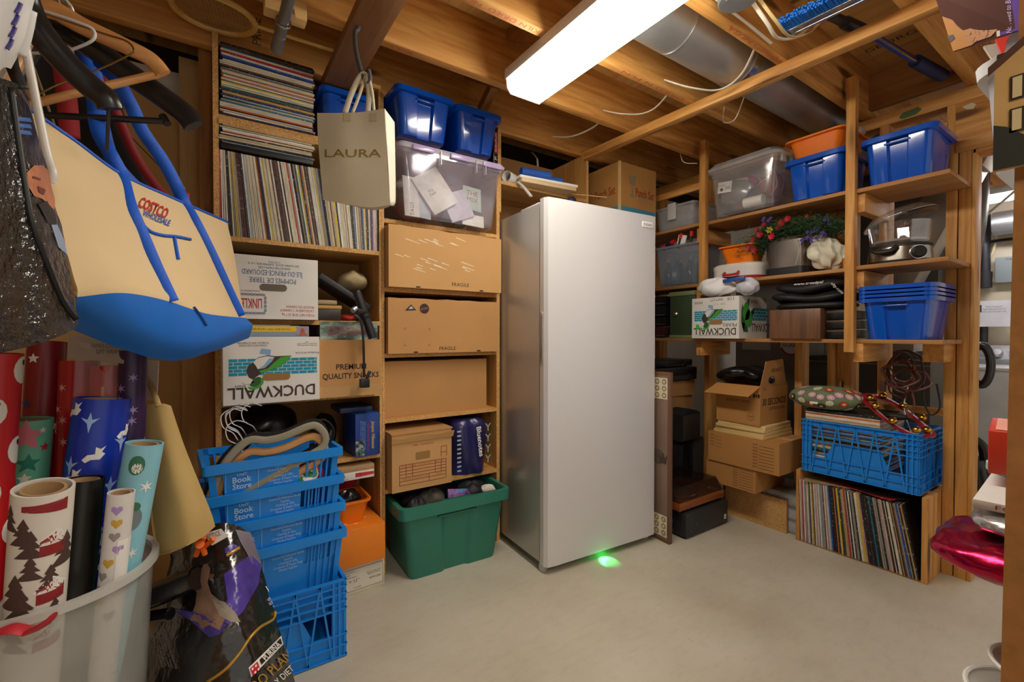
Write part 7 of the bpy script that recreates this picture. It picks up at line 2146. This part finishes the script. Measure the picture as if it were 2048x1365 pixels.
# folded-over top, clip and tag
rt = [at(266, 1203, 1.10), at(300, 1193, 1.08), at(345, 1176, 1.07), at(395, 1155, 1.08)]
MB().tube(smoothpts(rt), [.045] * 19, 20, flat=.62).build('rolled_top', plain('sack_gloss', '#151312', .14, bump=.6, bs=20., bd=.006, spec=.9), dg, world=True, smooth=True)
MB().tube([at(280, 1238, 1.09), at(340, 1228, 1.07)], .014, 10).build('rolled_edge', plain('sack_gloss', '#0f0d0c', .14), dg, world=True, smooth=True)
oc = thing('spring_clip', 'orange spring clip holding the dog food sack shut', 'clip', tuple(at(402, 1090, 1.09)))
OC = plain('clip_orange', '#e2620f', .35)
for a, b in (((392, 1112), (408, 1075)), ((410, 1110), (398, 1073)), ((408, 1095), (428, 1078)), ((396, 1095), (393, 1075))):
    MB().tube([at(*a, 1.09), at(*b, 1.08)], .006, 8).build('jaw', OC, oc, world=True, smooth=True)
MB().tube([at(400, 1090, 1.07), at(404, 1094, 1.1)], .009, 10).build('spring', OC, oc, world=True, smooth=True)
o = MB().grid(lambda u, v: at(408, 1068, 1.1).lerp(at(442, 1058, 1.11), u).lerp(at(424, 1092, 1.1).lerp(at(456, 1074, 1.11), u), v), 4, 4).build('paper_tag', WI, loc=tuple(at(430, 1075, 1.1)), world=True, solid=.001)
tag(o, 'white printed NOTICE tag tucked under the orange clip', 'tag')
fh = Fr(at(430, 1073, 1.1), CR * .9 + CU * .35, CU * .9 - CR * .35)
tx = text('NOTICE', Fr((0, 0, 0), (1, 0, 0), (0, 0, 1)), 0, 0, .012, BLACK, None, w=.034)
tx.parent = o; inv = wm(o).inverted()
for vv in tx.data.vertices: vv.co = inv @ fh.p(vv.co.x, vv.co.z + .004, .004)

# ---- hangers standing in the top basket
VG_ = plain('velvet_greige', '#8f8a78', .85); VB_ = plain('velvet_black', '#121113', .9)
def basket_hanger(label, dy, m, dx, flat=.5, r=.0085, lift=0.):
    lift += .028; dy -= .018
    t = thing('basket_hanger', label, 'hanger', (.16 + dx, 1.62 + dy, .5 + lift), 0, 'hangers in the top blue basket')
    Y = 1.62 + dy
    pts = [V((x + dx, Y, z + lift)) for x, z in ((.0, .56), (.02, .62), (.05, .68), (.1, .727), (.15, .722), (.2, .728), (.27, .752), (.3, .748), (.322, .715), (.315, .68), (.27, .655), (.15, .6), (.06, .56))]
    MB().tube(smoothpts(pts, 6), r, 8, flat=flat).build('shoulder', m, t, world=True, smooth=True)
    hk = [V((.09 + dx, Y, .725 + lift)), V((.075 + dx, Y, .755 + lift)), V((.05 + dx, Y, .775 + lift)), V((.045 + dx, Y, .81 + lift)), V((.07 + dx, Y, .83 + lift)), V((.1 + dx, Y, .82 + lift))]
    MB().tube(smoothpts(hk, 6), .0019, 6).build('hook', STEEL, t, world=True, smooth=True)


basket_hanger('greige velvet hanger at the front of the basket', -.01, VG_, 0, 1.6, .0075)
for k in range(3): basket_hanger(['first', 'second', 'third'][k] + ' black velvet hanger behind the greige one', .014 + k * .018, VB_, -.012 + k * .012, 1.5, .007, -.004 + k * .003)
basket_hanger('wooden hanger low between the black velvet hangers', .004, HW, .0, 1.6, .008, -.04)
basket_hanger('last black velvet hanger with its hook standing up', .075, VB_, .045, .45, .009, .0)
lump('bright_clothes', 'red and green cloth inside the top blue basket', 'cloth', (.27, 1.65, .6), (.06, .06, .04), '#a03040', seed=91, mat=printed('cloth_mix', [(0, '#a8234a'), (.45, '#d8d2cc'), (.52, '#1f7a4a'), (.62, '#2a2a30')], 14.))

# ================================================================== cream shopping bag on the ladder hook
hk = thing('ladder_hook', 'grey coated ladder hook screwed into the plank', 'hook', tuple(at(717, 50, d=1.53)))
HR = plain('hook_grey', '#46464a', .55)
hp = [at(717, 42, 1.53), at(716, 58, 1.53), at(710, 66, 1.52), at(712, 100, 1.51), at(720, 135, 1.5), at(729, 160, 1.5), at(735, 168, 1.5), at(740, 160, 1.5), at(737, 140, 1.5)]
MB().tube(smoothpts(hp), .0075, 10).build('hook_arm', HR, hk, world=True, smooth=True)
MB().tube([at(718, 30, 1.53), at(717, 46, 1.53)], .004, 8).build('screw', STEEL, hk, world=True)
lb = thing('cream_bag', 'cream fabric shopping bag lettered LAURA hanging on the ladder hook', 'bag', tuple(at(712, 400, 1.5)), -YAW)
LB = plain('cream_fabric', '#cdc6ad', .8, var=.04, bump=.12, bs=300.)
W2, HH = .114, .305
ls_px = [[(634, 226), (680, 226), (725, 224), (769, 217)], [(636, 280), (682, 280), (728, 278), (772, 275)], [(641, 340), (687, 342), (733, 345), (776, 348)], [(646, 400), (690, 408), (738, 415), (780, 410)]]
lsf = Surf(rows(ls_px, [[1.5, 1.49, 1.49, 1.48], [1.48, 1.465, 1.465, 1.46], [1.47, 1.455, 1.455, 1.455], [1.485, 1.47, 1.465, 1.465]]))
lsf.shell('bag_body', LB, lb, 0, 1, .05)
gus = Surf([[at(769, 217, 1.48), at(780, 232, 1.53), at(789, 245, 1.57)], [at(773, 280, 1.46), at(783, 290, 1.52), at(790, 300, 1.56)], [at(777, 345, 1.455), at(786, 355, 1.51), at(791, 360, 1.55)], [at(780, 411, 1.465), at(787, 412, 1.51), at(791, 405, 1.55)]])
MB().grid(lambda u, v: gus.p(u, v), 8, 12).build('gusset', plain('cream_fabric_side', '#d8d3c2', .8), lb, world=True, smooth=True, solid=.001)
lsf.text('LAURA', 706, 307, 16, plain('gold_ink', '#8a7434', .5), lb, 112, rot=.0, o=.0012, bold=.0)
for l in (((690, 226), (702, 190), (716, 160), (728, 148), (734, 160)), ((705, 226), (718, 192), (727, 165), (733, 150), (735, 165)), ((736, 224), (738, 190), (736, 165), (734, 150), (734, 165)), ((748, 222), (745, 190), (740, 165), (735, 150), (734, 165))):
    ribbon('handle', [at(x, y, 1.495) for x, y in l], .017 if l[0][0] in (690, 736) else .01, LB, lb)
for x in (688, 740): lsf.decal('stitched_patch', [(x, 227), (x + 14, 227), (x + 14, 243), (x, 243)], plain('cream_patch', '#bdb48f', .8), lb)

# ================================================================== shelf unit at the right edge
ru = thing('shelf_unit', 'brown particle-board shelf unit at the right edge of the picture', 'shelving', (1.1, -.07, 0))
MB().add([V((x, y + (.186 - .008 * z if y == 0 else 0), z)) for z in (0, 2.12) for x, y in ((-.365, -.2), (-.347, -.2), (-.347, 0), (-.365, 0))], [(3, 2, 1, 0), (4, 5, 6, 7), (0, 1, 5, 4), (1, 2, 6, 5), (2, 3, 7, 6), (3, 0, 4, 7)]).build('side_panel', CHIP_D, ru)
MB().box(.5, .518, -.2, .183, 0, 2.12).build('side_panel', CHIP_D, ru)
for z in (.08, .42, .6, 1.36, 1.8): MB().box(-.347, .5, -.2, .16, z - .018, z).build('shelf', CHIP_D, ru)
MB().box(-.365, .518, -.21, -.2, 0, 2.12).build('back_panel', BACKP, ru)
# magenta and silver foil packs
def foil(nm, label, c, s, col, seed, rough=.2, metal=.8):
    rg = random.Random(seed)
    def fn(u, v):
        a = u * 2 * PI; b = (v - .5) * PI
        cc, ss = math.cos(a), math.sin(a); k = (abs(cc) ** 3 + abs(ss) ** 3) ** (-1 / 3)
        cb = math.cos(b) ** .35 if math.cos(b) > 1e-6 else 0
        w = 1 + .025 * math.sin(9 * a + seed) * math.cos(5 * b) + .02 * math.sin(15 * a + 3 * b)
        return V((s[0] * k * cc * cb * w, s[1] * k * ss * cb * w, s[2] * math.sin(b) * (1 + .1 * math.sin(7 * a))))
    o = MB().grid(fn, 48, 20).build(nm, plain('foil_' + nm, col, rough, metal, var=.15, bump=.9, bs=26.), loc=c, smooth=True, ang=80)
    return tag(o, label, 'pack')
foil('foil_pack', 'shiny magenta foil pack sticking out of the shelf unit', (1.27, .15, .668), (.15, .132, .031), '#b01542', 1)
foil('foil_tray', 'silver foil trays on the magenta pack', (1.28, .125, .7275), (.11, .105, .022), '#c9c9cb', 2)
t = thing('foil_box', 'white box with red lettering behind the silver trays', 'box', (1.34, .11, .7525), math.radians(4))
cbox('box', plain('carton_white', '#e2e0dc', .5), t, -.13, .15, -.05, .12, 0, .016, .001)
text('FOIL WRAP', Fr((0, 0, .0165), (-1, 0, 0), (0, -1, 0)), .02, -.06, .03, RDINK, t, w=.15)
text('FOIL WRAP', Fr((-.1305, .04, .008), (0, -1, 0), (0, 0, 1)), .0, .0, .008, RDINK, t, w=.1)
t = thing('mixing_bowl', 'white bowl with a mint rim under the red box', 'bowl', (1.51, .175, .601))
MB().lathe([(.05, 0), (.06, .02), (.07, .17), (.065, .17), (.05, .02)], 32).build('bowl', plain('bowl_white', '#e3e6e3', .35), t, smooth=True)
MB().lathe([(.07, .165), (.08, .17), (.08, .185), (.07, .19), (.001, .192)], 32).build('mint_lid', plain('lid_mint', '#b9d6c8', .4), t, smooth=True)
t = thing('tea_box', 'red box with a blue oval badge on the mint bowl lid', 'box', (1.46, .14, .7935), math.radians(8))
cbox('box', plain('tea_red', '#d13a22', .45), t, -.11, .11, -.1, .1, 0, .088, .002)
FB = Fr((-.1105, .0, .045), (0, -1, 0), (0, 0, 1))
decal('badge_oval', circ(.03, 24, -.04, .008, ry=.02), FB, plain('badge_blue', '#1f4f9a', .4), t); text('P&G', FB, -.04, .008, .016, WHITE, t, w=.036, z=.0012, shear=.3)
text('PG tips', FB, -.045, -.028, .007, plain('tea_pale', '#e89a80', .5), t)
decal('top_print', [(-.09, -.09), (.1, -.09), (.1, .09), (-.09, .09)], Fr((0, 0, .0885), (1, 0, 0), (0, 1, 0)), plain('tea_peach', '#e88f6a', .5), t)
# bowls on the low shelf
for k, (x, y, z, r, c, lb) in enumerate(((1.16, .115, .47, .075, '#e8e7e3', 'upper white bowl of the nest near the floor'), (1.13, .13, .425, .085, '#ecebe7', 'wide white bowl below the upper one near the floor'), (.96, .12, .42, .06, '#e9e4e4', 'white bowl with a red rim, lowest and nearest'))):
    t = thing('white_bowl', lb, 'bowl', (x, y, z + .0005), 0, 'white bowls on the lowest shelves')
    hgt = .045
    MB().lathe([(r * .5, 0), (r * .62, .006), (r, hgt), (r * .94, hgt), (r * .55, .01)], 32).build('bowl', plain('bowl%d' % k, c, .3), t, smooth=True)
    MB().tube([(r * .97 * math.cos(a), r * .97 * math.sin(a), hgt) for a in [j * PI / 16 for j in range(32)]], .004, 6, closed=True).build('rim', plain('rim_red', '#a8353c', .4) if k == 2 else plain('bowl%d' % k, c, .3), t, smooth=True)
# upper shelf: white tubs, house plaque, cookie box
t = thing('white_tub', 'white translucent tub with a black clip at the upper right', 'tub', (1.25, .1, 1.3605))
TB = clear('milky_tub', '#dfe3e8', .8, .25, frost=.4)
MB().loft([[V((x * k, y * k, z)) for x, y in rrect(.28, .2, .045, 6)] for k, z in ((.88, 0), (.9, .006), (1, .17))]).build('tub', TB, t, smooth=True)
MB().loft([[V((x, y, z)) for x, y in rrect(.28 + 2 * o, .2 + 2 * o, .05, 6)] for o, z in ((.012, .165), (.014, .185), (0, .195))]).build('lid', plain('lid_white', '#e2e5ea', .35), t, smooth=True)
MB().loft([[V((x * k, y * k, z)) for x, y in rrect(.25, .17, .05, 6)] for k, z in ((1, .195), (.96, .235), (.85, .24))]).build('upper_tub', TB, t, smooth=True)
cbox('clip', plain('clip_black', '#1c1c1e', .3), t, -.158, -.149, -.02, .08, .165, .185, .002)
t = thing('house_plaque', 'painted wooden house plaque hung on the side of the shelf unit', 'plaque', (.7345, .066, 1.262), R90)
HP = plain('plaque_tan', '#b8935a', .6, var=.1, vs=20.)
FH = Fr((0, 0, 0), (1, 0, 0), (0, 0, 1))
FH0 = FH
MB().prism([(-.055, 0), (.055, 0), (.055, .11), (.0, .155), (-.055, .11)], FH, .008, 0.).build('board', HP, t)
FH = Fr((0, -.008, 0), (1, 0, 0), (0, 0, 1))
DKP = plain('plaque_dark', '#2a241f', .6)
decal('garden', [(-.055, 0), (.055, 0), (.055, .03), (.03, .02), (0, .024), (-.03, .03), (-.045, .045), (-.055, .05)], FH, plain('plaque_green', '#26281f', .7), t)
decal('roof_edge', [(-.06, .106), (0, .154), (.06, .106), (.06, .116), (0, .163), (-.06, .116)], FH, plain('plaque_roof', '#4a2c20', .6), t)
for z in (.05, .085):
    for x in (-.025, .03):
        wn = decal('painted_window', [(x - .018, z - .013), (x + .018, z - .013), (x + .018, z + .013), (x - .018, z + .013)], FH, DKP, t)
        decal('painted_pane', [(x - .006, z - .01), (x + .016, z - .01), (x + .016, z + .01), (x - .006, z + .01)], FH, plain('pane_grey', '#6c6c70', .5), wn, z=.0012)
        decal('painted_shutter', [(x - .016, z - .011), (x - .009, z - .011), (x - .009, z + .011), (x - .016, z + .011)], FH, plain('shutter_cream', '#cbb98c', .5), wn, z=.0012)
decal('painted_vent', circ(.006, 12, 0, .13), FH, DKP, t)
MB().tube([(0, -.001, .15), (0, -.001, .25)], .001, 4).build('string', BLACK, t)
# cookie box lying upside down on the tubs
cb = [at(1868, -12, X=1.2), at(2044, -60, X=1.05), at(2042, 62, X=1.05), at(1908, 104, X=1.2)]
t = thing('cookie_box', 'purple and brown cookie box turned upside down at the top right', 'box', tuple(cb[3]))
n = (cb[1] - cb[0]).cross(cb[3] - cb[0]).normalized()
if n.dot(cb[0] - V((0, 0, CAM_H))) < 0: n = -n
mb = MB(); mb.add(cb + [p + n * .05 for p in cb], [(0, 1, 2, 3), (7, 6, 5, 4), (0, 4, 5, 1), (1, 5, 6, 2), (2, 6, 7, 3), (3, 7, 4, 0)])
CBR = plain('cookie_brown', '#4a2c26', .9, var=.1, spec=.1)
mb.build('carton', CBR, t, world=True)
cbs = Surf([[cb[0], (cb[0] + cb[1]) / 2, cb[1]], [(cb[0] + cb[3]) / 2, sum(cb, V()) / 4, (cb[1] + cb[2]) / 2], [cb[3], (cb[3] + cb[2]) / 2, cb[2]]])
cbs.decal('purple_panel', [(1985, 0), (2040, -10), (2040, 60), (2000, 72), (1996, 40)], plain('cookie_purple', '#5b3f8a', .9, spec=.1), t)
cbs.decal('white_arc', [(1982, 0), (1990, -2), (2001, 40), (2003, 71), (1996, 73), (1994, 40)], plain('cookie_cream', '#cbb5a0', .45), t, .0016)
cbs.decal('printed_plate', [(1886, 32), (1915, 42), (1935, 60), (1960, 78), (1945, 90), (1908, 102), (1898, 70)], plain('cookie_gold', '#a8743c', .5), t, .0014)
cbs.decal('printed_cookie', [(1930, 60), (1955, 52), (1985, 52), (1998, 58), (1985, 72), (1950, 84), (1935, 80)], printed('cookie_crumb', [(0, '#4a2a1a'), (.42, '#a8744a'), (.62, '#8d5a36')], 90.), t, .002)
cbs.decal('printed_hole', [(1896, 72), (1908, 68), (1912, 76), (1903, 84)], plain('cookie_grey', '#4a4a50', .5), t, .002)
cbs.text('Chocolate Chip', 1932, 22, 12, WI, t, 80, rot=2.3, o=.002)
cbs.text('Cookies', 1955, 18, 9, plain('cookie_yellow', '#c9a93a', .5), t, 45, rot=2.3, o=.002)
cbs.text('No Need to Bake', 2020, 25, 11, plain('cookie_lilac', '#b39ad0', .5), t, 80, rot=1.6, o=.002)
# rulers / strips behind, by the joists
for k, (a, b, m, lb) in enumerate((((1985, 90), (2012, 130), plain('grey_rule', '#8d8880', .5), 'grey strip behind the cookie box'), ((2010, 75), (2028, 115), plain('red_rule', '#b02a24', .5), 'red and white strip behind the cookie box'))):
    o = MB().bar(at(*a, X=1.45), at(*b, X=1.4), .03, .004).build('measuring_strip', m, loc=tuple(at(*b, X=1.4)), world=True)
    tag(o, lb, 'strip')

# ================================================================== odds and ends under the ceiling
def cable(label, pts, r=.0062, m=None, flat=.55):
    o = MB().tube(smoothpts(pts, 6), r, 8, flat=flat).build('ceiling_cable', m or WIRE, loc=tuple(V(pts[0])), world=True, smooth=True)
    return tag(o, label, 'cable', 'loose cables under the ceiling')
cable('white cable drooping between two joists below the light', [(1.666, 1.648, 2.21), (1.69, 1.57, 2.17), (1.771, 1.51, 2.165), (1.802, 1.44, 2.175), (1.77, 1.322, 2.2)])
cable('white cable drooping across the air duct', [(1.66, 1.278, 2.19), (1.72, 1.19, 2.135), (1.82, 1.12, 2.125), (1.83, 1.03, 2.15), (1.76, .928, 2.2)])
cable('short white cable near the cupboard, between the back joists', [(1.66, 2.043, 2.22), (1.70, 1.93, 2.19), (1.737, 1.8, 2.2), (1.74, 1.692, 2.23)])
cable('pale cable hanging in front of the dark sill', [(1.72, 2.33, 2.24), (1.7, 2.25, 2.17), (1.685, 2.22, 2.11)])
cable('thin cable dangling beyond the batten', [(2.05, 1.14, 2.17), (2.08, 1.2, 2.1), (2.1, 1.27, 2.12), (2.12, 1.278, 2.2)], .003)
cable('thin cable dangling by the clear tote', [(2.35, 1.7, 2.22), (2.33, 1.66, 2.1), (2.38, 1.6, 2.08)], .002)
cable('white cable running along the joist from the light', [(1.25, .87, 2.19), (1.45, .868, 2.175), (1.6, .868, 2.17), (1.75, .872, 2.165)], .0055)
cable('bundle of white cables leaving the junction box', [(1.47, .80, 2.17), (1.56, .79, 2.12), (1.65, .8, 2.11), (1.75, .78, 2.14), (1.8, .75, 2.2)], .007)
cable('tan cable beside the bundle from the junction box', [(1.47, .78, 2.17), (1.55, .76, 2.11), (1.66, .765, 2.1), (1.76, .75, 2.14), (1.82, .73, 2.2)], .006, plain('tan_cable', '#c9b27c', .5))
jbx = thing('junction_box', 'round grey metal junction box cover under the ceiling', 'junction box', (1.40, .80, 2.135))
MB().lathe([(.055, 0), (.06, .004), (.06, .012), (.05, .03), (.05, .25)], 28).build('box', plain('box_grey', '#8d9092', .4, .6), jbx, smooth=True)
MB().lathe([(.004, -.002), (.004, 0)], 8, (-.03, .02, 0)).build('screw', STEEL, jbx)
# push broom lying over the batten and joists
pb = thing('push_broom', 'blue-bristled push broom with an aluminium head stored under the ceiling', 'broom', tuple(at(1640, 40, Z=2.13)))
a, b = at(1572, 62, Z=2.14), at(1770, -35, Z=2.14)
d = (b - a).normalized(); u = V((0, 0, 1)); s = d.cross(u)
ALU = plain('aluminium', '#b5b8bb', .25, .9)
MB().bar(a, b, .028, .022).build('head', ALU, pb, world=True, bevel=.002)
MB().bar(a - s * .022 + u * -.006, b - s * .022 + u * -.006, .012, .012).build('head_rail', ALU, pb, world=True, bevel=.002)
MB().bar(a - d * .008, a + d * .01, .034, .028).build('end_cap', plain('cap_dark', '#3a3d42', .5), pb, world=True)
br = MB()
rg = random.Random(2)
for k in range(46):
    for j in range(4):
        p = a + d * ((b - a).length * (k + .5) / 46) + s * (.014 + j * .0) + u * (-.008 + j * .006)
        br.bar(p, p + s * .055 + V((0, 0, rg.uniform(-.004, .004))) + d * rg.uniform(-.003, .003), .0045, .0045)
bo_ = br.build('bristles', plain('bristle_blue', '#0f6fd0', .5), pb, world=True); tag(bo_, kind='stuff')
pole = thing('telescopic_pole', 'telescopic pole with blue grips lying above the batten', 'pole', tuple(at(1800, 105, Z=2.23)))
q = [at(1655, 28, Z=2.2), at(1690, 45, Z=2.2), at(1740, 68, Z=2.2), at(1830, 122, Z=2.2), at(1885, 152, Z=2.2)]
MB().tube([q[0], q[1]], .016, 14).build('socket', plain('socket_black', '#1b1c1f', .45), pole, world=True, smooth=True)
MB().tube([q[1], q[2]], .021, 14).build('collar', plain('socket_black', '#1b1c1f', .45), pole, world=True, smooth=True)
MB().tube([q[2], q[3]], .012, 14).build('tube', plain('pole_blue', '#3a4fa8', .3, .5), pole, world=True, smooth=True)
MB().tube([q[2] - V((0, .008, .006)), q[3] - V((0, .008, .006))], .005, 8).build('steel_strip', STEEL, pole, world=True, smooth=True)
MB().tube([q[3], q[4]], .024, 14).build('grip', plain('grip_blue', '#1f2f5c', .6), pole, world=True, smooth=True)
